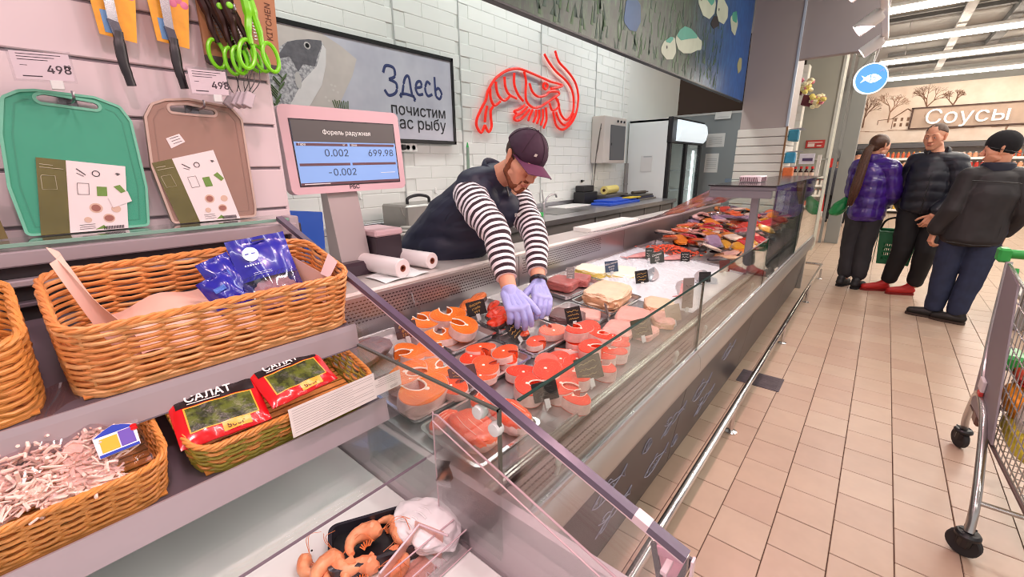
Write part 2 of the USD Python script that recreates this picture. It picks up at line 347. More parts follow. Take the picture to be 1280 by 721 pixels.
# mural wall at the end of the aisle
MX = 16.6
struct('wall_mural', bb((MX, -9, 0), (MX + 0.1, 1.5, 3.75)), mat('mural_wall', '#8e8d89', 0.7), False)
mu = thing('mural', 'sepia mural board of bare trees and a house along the far wall', 'mural', (MX - 0.05, -2, 1.88))
mu.part('board', bb((MX - 0.04, -8, 1.90), (MX - 0.002, 0.98, 3.36)), mat('mural_board', '#e6d5c6', 0.7, noise=(1.7, 0.3), col2='#cbb09c'), smooth=False)
SEPIA = mat('sepia', '#7a5a47', 0.8); SEPIA2 = mat('sepia_light', '#a07f69', 0.8)
def mline(pts, w): return cat([tube([(MX - 0.042, a[0], a[1]), (MX - 0.042, b[0], b[1])], w, 4) for a, b in zip(pts[:-1], pts[1:])])
def mtree(y, z, h, seed):
    rg = random.Random(seed); segs = []
    def br(p, ang, ln, w, d):
        q = (p[0] + math.sin(ang) * ln, p[1] + math.cos(ang) * ln)
        segs.append(tube([(MX - 0.042, *p), (MX - 0.042, *q)], [w, w * 0.7], 4))
        if d:
            for _ in range(3 if d > 1 else 2): br(q, ang + rg.uniform(-0.75, 0.75), ln * rg.uniform(0.62, 0.82), w * 0.62, d - 1)
    br((y, z), 0, h * 0.33, 0.022, 5); return cat(segs)
for i, (y, z, h) in enumerate([(0.72, 2.35, 0.75), (0.18, 2.45, 0.8), (-0.55, 2.55, 0.75), (-2.6, 2.5, 0.8), (-1.05, 2.6, 0.6)]): mu.part('painted_tree', mtree(y, z, h, i + 3), SEPIA if i % 2 == 0 else SEPIA2)
house = [mline([(0.4, 2.4), (0.4, 2.52), (-0.02, 2.55)], 0.008), mline([(0.1, 2.55), (-0.18, 2.78), (-0.46, 2.55), (-0.46, 2.3)], 0.012), mline([(0.08, 2.55), (0.08, 2.28)], 0.008)]
house += [bb((MX - 0.045, 0.0 - 0.13 * i, 2.33 + 0.14 * j), (MX - 0.039, 0.05 - 0.13 * i, 2.42 + 0.14 * j)) for i in range(4) for j in range(2)]
mu.part('painted_house', cat(house), SEPIA)
mu.part('painted_ground', cat([mline([(0.9 - 0.25 * i, 2.25 - 0.02 * (i % 3)), (0.55 - 0.3 * i, 2.24 - 0.03 * (i % 2))], 0.006) for i in range(14)] + [mline([(-2.1, 2.05 + 0.1 * k), (-2.2 - 0.05 * k, 2.6 + 0.1 * k)], 0.012) for k in range(3)]), SEPIA2)
sg = thing('aisle_sign', 'brown framed aisle sign with white letters on the sepia mural', 'sign', (MX - 0.1, -1.6, 2.2))
sg.part('frame', cat(*[bb((MX - 0.09, a, b), (MX - 0.05, c, d)) for a, b, c, d in ((-4.1, 2.24, -0.31, 2.27), (-4.1, 2.76, -0.26, 2.79), (-0.31, 2.24, -0.27, 2.79))]), mat('frame_brown', '#4c3228', 0.6), smooth=False)
sg.part('panel', bb((MX - 0.06, -4.1, 2.26), (MX - 0.045, -0.3, 2.77)), mat('sign_panel', '#b39a88', 0.7, noise=(2, 0.15)), smooth=False)
sg.part('lettering', textm('Соусы', 0.36, (MX - 0.09, -0.55, 2.36), (0, -1, 0), (0, 0, 1), 0.03), mat('letter_white', '#f0ece6', 0.4, emission_color=(1, 0.98, 0.95), emission_strength=0.35), smooth=False)
# ------------------------------------------------------------------ gondola of sauces under the mural
GW = mat('gondola_white', '#d6d0c8', 0.5)
gon = thing('sauce_shelf', 'long white shelf unit of sauces under the mural', 'shelf', (16.2, -2, 0))
gon.part('back_panel', bb((16.5, -7, 0.0), (16.58, 0.95, 1.82)), GW, smooth=False)
gon.part('canopy', bb((16.0, -7, 1.74), (16.58, 0.95, 1.86), 0.01), mat('canopy_dark', '#4d4a4c', 0.5), smooth=False)
SZ = [0.12, 0.45, 0.74, 1.0, 1.24, 1.48]
for z in SZ: gon.part('shelf_board', bb((16.05, -7, z - 0.04), (16.5, 0.95, z), 0.005), GW, smooth=False)
for z in SZ: gon.part('price_strip', bb((16.03, -7, z - 0.05), (16.05, 0.95, z + 0.01), 0.002), mat('price_strip', '#e9e2d8', 0.5), smooth=False)
PACK = [mat(f'pack_{i}', c, 0.4) for i, c in enumerate(['#e8ddcf', '#d8653c', '#c33a2e', '#e0b04a', '#f2efe9', '#5b3a2c', '#dfa27d', '#a9c0c9'])]
protos = []
for i, (w, h) in enumerate([(0.075, 0.17), (0.09, 0.15), (0.07, 0.19), (0.1, 0.14)]):
    for j in range(2):
        k = (i * 2 + j) % 8
        t = thing('sauce_pack', 'small sauce bottle in the rows under the mural', 'sauce bottle', (16.12, 0.9 - 0.11 * len(protos), SZ[5]), group='sauce bottles on the far shelves')
        t.part('bottle', lathe([(0, 0), (w * 0.45, 0), (w * 0.48, h * 0.1), (w * 0.46, h * 0.7), (w * 0.2, h * 0.88), (0, h * 0.88)], 8), PACK[k], local=True)
        t.part('cap', lathe([(0, h * 0.86), (w * 0.22, h * 0.86), (w * 0.22, h), (0, h)], 8), PACK[(k + 2) % 8], local=True); protos.append(t)
rg = random.Random(5); cnt = len(protos)
for zi, z in enumerate(SZ):
    y = 0.9 - (0.11 * 8 if zi == 5 else 0.0); kind = rg.randrange(8)
    while y > -2.6 and cnt < 285:
        if rg.random() < 0.22: kind = rg.randrange(8)
        copy(protos[kind], xf((16.12, y, z))); cnt += 1; y -= 0.105
# ------------------------------------------------------------------ the fish counter
STEEL = mat('steel', '#b4b2b4', 0.28, 0.85, noise=(5, 0.05)); STEELD = mat('steel_dull', '#9b9896', 0.4, 0.8, noise=(4, 0.06))
DARK = mat('dark_panel', '#272122', 0.35, noise=(2, 0.1)); BUMP = mat('bumper', '#a8a49e', 0.3, 0.6); BLACK = mat('black_plastic', '#17161a', 0.4)
GLASS = pane('glass_pane', (0.93, 0.97, 0.95), 0.075, 0.92); GEDGE = mat('glass_edge', '#1d3a34', 0.2)
X0, X1 = 0.56, 5.50
c = thing('fish_counter', 'long refrigerated fish counter with dark front and glass shield', 'display counter', (3, 1, 0))
def along(prof, x0, x1):
    """profile of (y,z) run along x"""
    return frame(ext(prof, x1 - x0), (x0, 0, 0), (0, 1, 0), (0, 0, 1), (1, 0, 0))
c.part('kick_plate', along([(0.575, 0), (0.60, 0), (0.60, 0.09), (0.575, 0.09)], X0, X1), BLACK, smooth=False)
mods = [X0, 1.73, 2.98, 4.23, X1]
for a, b in zip(mods[:-1], mods[1:]):
    c.part('front_panel', along([(0.545, 0.075), (0.60, 0.075), (0.53, 0.53), (0.487, 0.53)], a + 0.002, b - 0.002), DARK, smooth=False)
    c.part('bumper', along([(0.487, 0.523), (0.462, 0.535), (0.450, 0.565), (0.449, 0.60), (0.455, 0.63), (0.468, 0.648), (0.482, 0.652), (0.50, 0.652), (0.53, 0.53)], a + 0.001, b - 0.001), BUMP)
    c.part('glass_channel', along([(0.464, 0.650), (0.464, 0.662), (0.4695, 0.662), (0.4695, 0.652), (0.4805, 0.652), (0.4805, 0.662), (0.486, 0.662), (0.486, 0.650)], a + 0.001, b - 0.001), STEEL, smooth=False)
c.part('bumper_line', along([(0.485, 0.515), (0.478, 0.515), (0.478, 0.522), (0.485, 0.522)], X0, X1), mat('blue_line', '#3a3f5c', 0.4), smooth=False)
# chalk drawings of fish and lobsters, a print on the dark front
CHALK = mat('chalk', '#8f8d9c', 0.9)
def fp(s, t): return (s, 0.545 - 0.058 * (t - 0.075) / 0.455 - 0.0012, t)      # a point on the front panel
def chalk(lines, x, z, sc): return cat([tube([fp(x + sc * a, z + sc * b) for a, b in smoothline(l, 4)], 0.0019, 4) for l in lines])
FISHL = [[(0, 0), (.25, .16), (.6, .2), (.95, .08), (1.2, .02)], [(0, 0), (.25, -.14), (.6, -.18), (.95, -.06), (1.2, .02)], [(1.2, .02), (1.42, .18), (1.36, .02), (1.42, -.15), (1.2, .02)], [(.3, .15), (.38, 0), (.3, -.14)], [(.45, .2), (.6, .32), (.8, .16)], [(.14, .04), (.17, .06), (.2, .03), (.15, .02)], [(.5, .08), (.6, 0), (.5, -.08)], [(.65, .08), (.75, 0), (.65, -.08)], [(.8, .06), (.9, 0), (.8, -.06)]]
LOBL = [[(0, 0), (.1, .12), (.3, .14), (.45, .05), (.45, -.05), (.3, -.14), (.1, -.12), (0, 0)], [(.45, .06), (.9, .05)], [(.45, -.06), (.9, -.05)], [(.55, .06), (.55, -.06)], [(.65, .06), (.65, -.06)], [(.75, .06), (.75, -.06)], [(.9, .05), (1.08, .14), (1.05, 0), (1.08, -.14), (.9, -.05)], [(.05, .08), (-.2, .25), (-.4, .22), (-.3, .12), (-.42, .16)], [(.05, -.08), (-.2, -.25), (-.4, -.22), (-.3, -.12), (-.42, -.16)], [(0, .02), (-.3, .05), (-.6, .2)], [(0, -.02), (-.3, -.05), (-.6, -.2)]]
SHELL = [[(0, 0), (.1, .2), (.3, .3), (.5, .2), (.6, 0), (.3, -.12), (0, 0)], [(.3, -.12), (.12, .18)], [(.3, -.12), (.3, .3)], [(.3, -.12), (.48, .18)]]
for lines, x, z, s in ((FISHL, 0.95, 0.4, 0.16), (LOBL, 1.12, 0.24, 0.15), (SHELL, 1.32, 0.38, 0.14), (FISHL, 1.42, 0.2, 0.17), (LOBL, 1.62, 0.36, 0.16), (SHELL, 1.72, 0.17, 0.14), (FISHL, 1.9, 0.33, 0.2), (LOBL, 2.15, 0.2, 0.18), (FISHL, 2.35, 0.38, 0.18), (SHELL, 0.75, 0.2, 0.16), (FISHL, 0.62, 0.33, 0.14)):
    c.part('chalk_drawing', chalk(lines, x, z, s), CHALK)
# display deck: a shallow steel pan, open grille along its front, perforated back
def deckz(y): return 0.70 + 0.0824 * (y - 0.57)
c.part('deck', along([(0.565, 0.685), (0.565, 0.703), (0.575, 0.7005), (1.42, deckz(1.42)), (1.42, 0.66)], X0, X1), STEEL, smooth=False)
c.part('deck_lip', cat(along([(0.560, 0.69), (0.560, 0.714), (0.566, 0.714), (0.566, 0.69)], X0, X1), along([(0.552, 0.69), (0.552, 0.70), (0.558, 0.70), (0.558, 0.69)], X0, X1)), mat('bright_lip', '#d9d6d4', 0.15, 0.9), smooth=False)
c.part('inner_floor', along([(0.487, 0.62), (0.487, 0.64), (0.562, 0.66), (0.562, 0.60)], X0, X1), mat('inner_steel', '#6d6864', 0.45, 0.6), smooth=False)
gh = []
for r_ in range(4):
    y = 0.500 + 0.0135 * r_; zt = 0.64 + (y - 0.487) / 0.075 * 0.02
    for x in np.arange(0.66, 1.80, 0.0135): gh.append(bb((x, y, zt - 0.001), (x + 0.0095, y + 0.0085, zt + 0.0012)))
c.part('grille_slot', cat(gh), mat('slot_dark2', '#332c2c', 0.8), smooth=False, kind='stuff')
for k, (a, b) in enumerate(zip(mods[:-1], mods[1:])):
    c.part('back_panel', along([(1.42, 0.74), (1.436, 0.74), (1.436, 0.935), (1.42, 0.935)], a + 0.002, b - 0.002), STEEL if k < 2 else STEELD, smooth=False)
sl = []
for k, (a, b) in enumerate([(0.58, 1.70), (1.76, 2.62)]):
    for r in range(7):
        for x in np.arange(a + (0.008 if r % 2 else 0), b, 0.016): sl.append(bb((x, 1.4192, 0.835 + 0.0135 * r), (x + 0.0095, 1.4215, 0.8395 + 0.0135 * r)))
c.part('air_slot', cat(sl), mat('slot_dark', '#2c1f22', 0.8), smooth=False, kind='stuff')
c.part('wire_clip', cat(tube(smoothline([(1.02, 1.415, 0.90), (1.02, 1.40, 0.86), (1.03, 1.40, 0.82), (1.02, 1.395, 0.78)], 4), 0.0025, 6), tube(smoothline([(1.02, 1.40, 0.86), (1.04, 1.395, 0.85), (1.05, 1.40, 0.79)], 4), 0.002, 6)), STEEL)
# service rail and the wider scale table
c.part('worktop', along([(1.425, 0.93), (1.422, 0.945), (1.428, 0.956), (1.62, 0.956), (1.625, 0.93)], X0, X1), mat('worktop_pale', '#c9c2bd', 0.35, 0.3, noise=(3, 0.05)), smooth=False)
c.part('scale_table', bb((0.45, 1.62, 0.925), (1.28, 2.05, 0.955), 0.004), LOOKS['worktop_pale'], smooth=False)
c.part('rear_panel', bb((0.6, 1.60, 0.0), (X1, 1.61, 0.93)), STEELD, smooth=False)
c.part('table_leg', bb((0.5, 1.98, 0), (0.54, 2.02, 0.925)), STEELD, smooth=False); c.part('table_leg', bb((1.2, 1.98, 0), (1.24, 2.02, 0.925)), STEELD, smooth=False)
c.part('lower_body', bb((X0, 0.6, 0.05), (X1, 1.58, 0.62)), STEELD, smooth=False)
# glass: low panes near, tall panes at the far self-service end
def gpane(a, b, zt, nm='glass_pane'):
    g = c.part(nm, bb((a + 0.003, 0.471, 0.653), (b - 0.003, 0.478, zt)), GLASS, smooth=False)
    g2 = [bb((a + 0.003, 0.4705, zt - 0.001), (b - 0.003, 0.4785, zt + 0.0015)), bb((b - 0.005, 0.4705, 0.655), (b - 0.0005, 0.4785, zt))]
    c.part('glass_edge', cat(g2), GEDGE, smooth=False)
gpane(X0 + 0.01, 1.73, 0.957); gpane(1.73, 2.98, 0.957); gpane(2.98, 4.23, 1.268); gpane(4.23, X1, 1.268)
for x in (0.75, 1.55, 1.9, 2.8):
    c.part('glass_clamp', cat(ball((x, 0.492, 0.70), (0.014, 0.008, 0.014)), cyl((x, 0.49, 0.70), (x, 0.50, 0.66), 0.006, 8)), mat('clear_clamp', '#cfd3d1', 0.15))
TOPM = mat('top_plate', '#8f8a90', 0.35, 0.6)
c.part('top_plate', bb((3.02, 0.479, 1.236), (X1, 0.86, 1.262), 0.004), TOPM, smooth=False)
c.part('top_glass', bb((3.0, 0.48, 1.262), (X1 + 0.01, 0.865, 1.268)), mat('top_dark', '#2a2527', 0.15), smooth=False)
c.part('post', bb((3.13, 0.585, 0.70), (3.165, 0.63, 1.237), 0.004), TOPM, smooth=False); c.part('post', bb((5.40, 0.585, 0.70), (5.44, 0.63, 1.237), 0.004), TOPM, smooth=False)
c.part('cross_bar', bb((3.02, 0.50, 1.19), (3.05, 0.86, 1.237), 0.004), TOPM, smooth=False)
c.part('end_glass', bb((X1 - 0.009, 0.48, 0.655), (X1 - 0.001, 1.41, 1.235)), GLASS, smooth=False)
c.part('end_panel', bb((X1, 0.50, 0.06), (X1 + 0.03, 1.60, 0.66), 0.006), BUMP, smooth=False)
c.part('lamp_bar', bb((3.1, 0.62, 1.215), (5.4, 0.66, 1.235)), glow('lamp_pink', '#ffcfc4', 9.0), smooth=False)
# foot rail
RAIL = mat('chrome', '#d5d3d2', 0.13, 1.0)
r = thing('foot_rail', 'long polished steel foot rail on short posts before the counter', 'rail', (3, 0.4, 0))
ry, rz = 0.402, 0.128
r.part('rail', tube([(0.2, ry, rz), (6.68, ry + 0.02, rz)], 0.0165, 16), RAIL)
r.part('end_arm', tube(smoothline([(6.68, ry + 0.02, rz), (6.70, ry + 0.08, rz), (6.70, 0.60, rz)], 6), 0.0165, 12), RAIL)
for x in (0.75, 2.29, 3.83, 5.2, 6.4):
    p = r.part('post', cyl((x, ry, 0.0), (x, ry, rz), 0.011, 12), RAIL); r.part('foot_flange', lathe([(0, 0), (0.031, 0), (0.031, 0.006), (0.012, 0.012), (0, 0.012)], 20).apply_translation((x, ry, 0)), RAIL)
    
# ------------------------------------------------------------------ near case on the left: tilted shelves, white deck, glass and acrylic
MAUVE = mat('shelf_metal', '#b5a8ae', 0.35, 0.45, noise=(3, 0.03)); MAUVED = mat('shelf_metal_dark', '#6b6068', 0.4, 0.5); DECKW = mat('white_deck', '#dfe0de', 0.35, noise=(2, 0.03))
ACR = pane('acrylic', (0.975, 0.955, 0.96), 0.05, 0.55); ACRE = mat('acrylic_edge', '#5b4d60', 0.25); ACRL = mat('acrylic_light', '#d9bfc6', 0.2)
TEAL = pane('shelf_glass', (0.95, 0.985, 0.97), 0.06, 0.8); TEALE = mat('shelf_glass_edge', '#7fa394', 0.2)
TL = 15.0; TS, TC = math.sin(math.radians(TL)), math.cos(math.radians(TL)); PX = 0.522
k = thing('cold_case', 'open refrigerated case with two tilted metal shelves at the left', 'display case', (0, 1, 0))
def slope(y0, z0, d, th, x0, x1): return along([(y0, z0), (y0 + d * TC, z0 + d * TS), (y0 + d * TC, z0 + d * TS - th), (y0, z0 - th)], x0, x1)
k.part('shelf_board', slope(0.966, 1.008, 0.36, 0.012, -0.9, PX - 0.012), MAUVED, smooth=False)
k.part('shelf_lip', along([(0.952, 0.962), (0.958, 0.960), (0.966, 1.008), (0.962, 1.021), (0.958, 1.021), (0.956, 1.008)], -0.9, PX - 0.008), MAUVE, smooth=False)
k.part('shelf_board', slope(0.862, 0.838, 0.40, 0.012, -0.9, PX - 0.012), MAUVED, smooth=False)
k.part('shelf_lip', along([(0.846, 0.792), (0.852, 0.790), (0.862, 0.838), (0.858, 0.851), (0.854, 0.851), (0.852, 0.838)], -0.9, PX - 0.008), MAUVE, smooth=False)
k.part('shelf_underside', slope(0.866, 0.8255, 0.39, 0.003, -0.9, PX - 0.014), mat('underside', '#cfc6ca', 0.5), smooth=False); k.part('shelf_underside', slope(0.970, 0.9955, 0.35, 0.003, -0.9, PX - 0.014), LOOKS['underside'], smooth=False)
LED = glow('led_strip', '#ffe2e4', 7.0); k.part('led_strip', bb((-0.9, 0.874, 0.8165), (PX - 0.03, 0.884, 0.8215)), LED, smooth=False); k.part('led_strip', bb((-0.9, 0.978, 0.9865), (PX - 0.03, 0.988, 0.9915)), LED, smooth=False)
for q in (0.3,): k.part('price_channel', along([(0.951, 0.9615), (0.953, 0.961), (0.954, 0.963), (0.952, 0.964)], -0.9, PX - 0.01), MAUVED, smooth=False)
k.part('glass_shelf', bb((-0.9, 0.705, 0.745), (PX - 0.01, 1.25, 0.751)), TEAL, smooth=False)
k.part('shelf_edge', bb((-0.9, 0.7035, 0.7448), (PX - 0.01, 0.7048, 0.7512)), mat('edge_mauve', '#7d6c78', 0.3), smooth=False)
k.part('deck', cat(bb((-0.9, 0.10, 0.565), (0.495, 1.36, 0.60), 0.004)), DECKW, smooth=False)
k.part('end_wall', frame(ext([(0.497, 0.57), (0.502, 0.60), (0.545, 0.705), (0.563, 0.712), (0.563, 0.55)], 1.22), (0, 0.18, 0), (1, 0, 0), (0, 0, 1), (0, 1, 0)), mat('end_grey', '#b3a8ac', 0.5, 0.0, noise=(4, 0.04)), smooth=False)
k.part('back_panel', bb((-0.9, 1.385, 0.55), (0.60, 1.40, 1.235)), mat('back_dark', '#3a3236', 0.5), smooth=False)
k.part('body', bb((-0.9, 0.14, 0.02), (0.55, 1.36, 0.55), 0.01), mat('case_body', '#6d6567', 0.5), smooth=False)
k.part('rear_rail', bb((-0.9, 1.352, 1.208), (0.575, 1.384, 1.240), 0.003), MAUVE, smooth=False)
k.part('rear_rail', bb((-0.9, 1.35, 1.165), (0.575, 1.384, 1.180), 0.003), MAUVE, smooth=False)
k.part('rear_rail', bb((-0.9, 1.355, 1.12), (0.575, 1.384, 1.130), 0.003), MAUVED, smooth=False)
k.part('upright', bb((0.555, 1.36, 0.9), (0.585, 1.42, 1.26), 0.003), MAUVE, smooth=False)
# top glass shelf
k.part('glass_shelf', bb((-0.9, 1.365, 1.248), (0.572, 1.495, 1.256)), TEAL, smooth=False)
k.part('shelf_edge', bb((-0.9, 1.361, 1.2475), (0.572, 1.3655, 1.2565), 0.001), TEALE, smooth=False)
# clear end panels
def onx_panel(poly, x, th): return frame(ext(poly, th), (x, 0, 0), (0, 1, 0), (0, 0, 1), (1, 0, 0))
k.part('end_panel', onx_panel([(1.355, 1.262), (0.122, 0.860), (0.115, 0.60), (1.355, 0.60)], PX, 0.010), ACR, smooth=False)
e0, e1 = A_([1.355, 1.264]), A_([0.122, 0.862]); ed = (e1 - e0) / np.linalg.norm(e1 - e0); en = A_([ed[1], -ed[0]]) * -1
if en[1] > 0: en = -en
def strip(a, b, d0, d1): return [tuple(e0 + ed * a + en * d0), tuple(e0 + ed * b + en * d0), tuple(e0 + ed * b + en * d1), tuple(e0 + ed * a + en * d1)]
EL = float(np.linalg.norm(e1 - e0))
k.part('panel_edge', onx_panel(strip(0, EL - 0.085, 0, 0.012), PX - 0.003, 0.017), ACRE, smooth=False)
k.part('panel_edge', onx_panel(strip(EL - 0.06, EL, 0, 0.012), PX - 0.003, 0.017), ACRE, smooth=False)
k.part('edge_clip', onx_panel(strip(EL - 0.085, EL - 0.06, -0.001, 0.013), PX - 0.004, 0.019), ACRL, smooth=False)
k.part('edge_line', onx_panel(strip(0, EL, 0.0122, 0.0142), PX - 0.0035, 0.004), ACRL, smooth=False)
k.part('panel_edge', bb((PX - 0.001, 0.113, 0.60), (PX + 0.011, 0.1165, 0.858)), ACRL, smooth=False)
# low glass: level top edge, upright front edge, round clamps
LX = 0.508
k.part('low_panel', bb((LX, 0.470, 0.59), (LX + 0.006, 0.955, 0.967)), GLASS, smooth=False)
k.part('low_panel_edge', cat(bb((LX - 0.0005, 0.468, 0.964), (LX + 0.0065, 0.955, 0.969)), bb((LX - 0.0005, 0.4665, 0.80), (LX + 0.0065, 0.472, 0.969))), mat('edge_olive', '#565a52', 0.3), smooth=False)
for y, z in ((0.52, 0.945), (0.478, 0.925)): k.part('panel_clamp', moved(lathe([(0, -0.011), (0.013, -0.009), (0.015, 0), (0.013, 0.009), (0, 0.011)], 16), (LX + 0.003, y, z), ry=90), LOOKS['clear_clamp'])
# acrylic bins on the white deck: walls with a folded rim, price rail along the front
b = thing('acrylic_bin', 'clear acrylic bin with folded rim on the white deck of the near case', 'bin', (0.4, 0.4, 0.6))
ws = [(0.655, 0.601), (0.655, 0.880), (0.648, 0.893), (0.635, 0.893), (0.20, 0.764), (0.20, 0.60)]
b.part('side_wall', onx_panel(ws, 0.499, 0.004), pane('acrylic_haze', (0.97, 0.95, 0.955), 0.13, 0.25, 0.38), smooth=False)
b.part('rim', cat(tube([(0.501, 0.64, 0.894), (0.501, 0.2, 0.766)], 0.0022, 6), tube([(0.485, 0.635, 0.889), (0.485, 0.2, 0.761)], 0.0016, 6), tube(smoothline([(0.501, 0.655, 0.62), (0.501, 0.655, 0.87), (0.501, 0.65, 0.89), (0.501, 0.635, 0.894)], 4), 0.0016, 6)), mat('acrylic_rim', '#c7a9b0', 0.15))
b.part('front_wall', bb((-0.1, 0.552, 0.60), (0.497, 0.556, 0.645)), ACR, smooth=False)
b.part('price_rail', along([(0.545, 0.605), (0.56, 0.645), (0.566, 0.645), (0.60, 0.648), (0.60, 0.644), (0.57, 0.64), (0.551, 0.603)], 0.17, 0.497), ACR, smooth=False)
b.part('rail_rim', cat(*[tube([(0.17, y, z), (0.497, y, z)], 0.0017, 6) for y, z in ((0.56, 0.646), (0.60, 0.648), (0.547, 0.605))]), LOOKS['acrylic_rim'])
b.part('embossing', cat(*[tube(smoothline([(0.26 + 0.02 * i, 0.5525, 0.618), (0.265 + 0.02 * i, 0.557, 0.632), (0.272 + 0.02 * i, 0.5525, 0.62)], 3), 0.0009, 4) for i in range(9)]), LOOKS['acrylic_rim'])
b.part('tape', sheet(lambda u, v: (0.497, 0.60 + 0.05 * u + 0.006 * math.sin(v * 9), 0.80 - 0.07 * v - 0.02 * u), 6, 6, 0.001), pane('tape_clear', (0.93, 0.93, 0.93), 0.18, 0.8, 0.12))
# triangular price holder hung outside the clear panel
h = thing('price_holder', 'pink card in a folded black triangular holder at the lower panel corner', 'price holder', (0.5, 0.15, 0.74))
h.part('card', frame(ext([(0, 0), (0.052, 0), (0.027, -0.085)], 0.002), (0.565, 0.182, 0.813), (0.08, -0.98, 0.17), (0.25, 0.05, 1)), mat('pink_card', '#e3a3b6', 0.6), smooth=False)
h.part('card_fold', frame(bb((0.002, -0.017, 0.002), (0.050, -0.002, 0.006), 0.001), (0.565, 0.182, 0.813), (0.08, -0.98, 0.17), (0.25, 0.05, 1)), mat('pink_card2', '#c48fa2', 0.6), smooth=False)
for a, bq in (((-0.002, 0.001), (0.026, -0.09)), ((0.056, -0.004), (0.029, -0.09))):
    h.part('holder_arm', frame(ext(LineString([a, bq]).buffer(0.0045, cap_style=2), 0.007), (0.565, 0.182, 0.813), (0.08, -0.98, 0.17), (0.25, 0.05, 1)), mat('holder_dark', '#3b2c35', 0.3), smooth=False)
h.part('bracket', bb((0.530, 0.150, 0.795), (0.566, 0.160, 0.803), 0.001), ACRL, smooth=False)
h.part('stud', ball((0.572, 0.157, 0.820), 0.0055), LOOKS['clear_clamp'])

# ------------------------------------------------------------------ slat wall behind the case, with its goods
SW = mat('slat_white', '#d0c1c4', 0.4); SG = mat('slat_groove', '#7b7076', 0.5)
s = thing('slat_wall', 'white slat wall carrying cutting boards, knives and scissors', 'slat wall', (0, 1.5, 1.2))
s.part('backing', bb((-1.0, 1.512, 0.95), (0.612, 1.53, 2.4)), SG, smooth=False)
for i in range(10):
    z0 = 1.148 + 0.127 * i
    s.part('slat', bb((-1.0, 1.500, z0 + 0.004), (0.617, 1.514, z0 + 0.123), 0.0025), SW, smooth=False)
    s.part('groove_strip', bb((-1.0, 1.508, z0 - 0.004), (0.615, 1.513, z0 + 0.004)), SG, smooth=False)
s.part('end_cap', bb((0.612, 1.502, 0.95), (0.622, 1.536, 2.4), 0.002), SW, smooth=False)
s.part('slat', bb((-1.0, 1.50, 0.96), (0.617, 1.514, 1.142), 0.0025), SW, smooth=False)
HOOK = mat('hook_wire', '#8c8286', 0.25, 0.9)
def hook(x, z, ln=0.11):
    t = thing('wire_hook', f'bent steel wire hook on the slat wall {HOOKS.pop(0)}', 'hook', (x, 1.5, z))
    t.part('prong', tube(smoothline([(x, 1.499, z), (x, 1.44, z - 0.006), (x, 1.5 - ln, z - 0.004), (x, 1.495 - ln, z + 0.012)], 4), 0.0028, 6), HOOK)
    t.part('bracket', bb((x - 0.016, 1.4935, z - 0.02), (x + 0.016, 1.4995, z + 0.02), 0.001), HOOK, smooth=False)
HOOKS = ['through the handle of the green board', 'through the handle of the beige board', 'behind the green scissors', 'above the left knife card', 'above the right knife card']
# cutting boards with a handle slot, raised rim, printed card and film wrap
def ring_xz(pts, y): return [(x, y, z) for x, z in pts]
def xzplate(poly, y0, th): return frame(ext(poly, th), (0, y0, 0), (1, 0, 0), (0, 0, 1), (0, 1, 0))
def cutting_board(name, label, outline, slot, col, colrim, lean):
    P = Polygon(outline).buffer(-0.012).buffer(0.012, quad_segs=6); S = Polygon(slot).buffer(-0.004).buffer(0.006, quad_segs=5)
    x0, z0 = P.centroid.x, P.bounds[1]; t = thing(name, label, 'cutting board', (x0, 1.46, z0))
    t.part('board', xzplate(P.difference(S), 1.462, 0.010), mat(name + label[:5].strip(), col, 0.42, noise=(30, 0.03)), smooth=False)
    t.part('rim', cat(xzplate(P.difference(P.buffer(-0.0055)), 1.459, 0.016), xzplate(S.buffer(0.006).difference(S), 1.460, 0.012)), mat(label[:5].strip() + 'rim', colrim, 0.4), smooth=False)
    t.part('juice_groove', xzplate(P.buffer(-0.018).difference(P.buffer(-0.0205)).difference(S.buffer(0.012)), 1.4612, 0.002), mat(label[:5].strip() + 'groove', A_([int(col[i:i+2], 16) for i in (1, 3, 5)]) * 0.92, 0.5), smooth=False)
    return t, P
gb, GP = cutting_board('cutting_board', 'green plastic cutting board with a printed card, leaning at the far left', [(0.05, 1.555), (0.077, 1.571), (0.103, 1.575), (0.199, 1.570), (0.243, 1.552), (0.258, 1.518), (0.2575, 1.359), (0.243, 1.2585), (0.022, 1.2585), (0.018, 1.369), (0.031, 1.48)],
    [(0.101, 1.558), (0.116, 1.563), (0.194, 1.553), (0.205, 1.547), (0.196, 1.543), (0.108, 1.551)], '#3f9f80', '#74bfa3', 0)
bbd, BP = cutting_board('cutting_board', 'beige plastic cutting board with a printed card, right of the green one', [(0.284, 1.532), (0.304, 1.565), (0.334, 1.578), (0.386, 1.585), (0.487, 1.573), (0.511, 1.539), (0.507, 1.289), (0.502, 1.2585), (0.292, 1.2585), (0.274, 1.409)],
    [(0.343, 1.560), (0.382, 1.565), (0.440, 1.556), (0.445, 1.548), (0.393, 1.548), (0.344, 1.550)], '#9c7a6c', '#c4aa9d', 0)
for x, z in ((0.155, 1.556), (0.40, 1.562)): hook(x, z)
CARD = mat('card_white', '#efe3e3', 0.5); OLIVE = mat('card_olive', '#66602f', 0.5, noise=(12, 0.25)); INK = mat('ink', '#3a3038', 0.6)
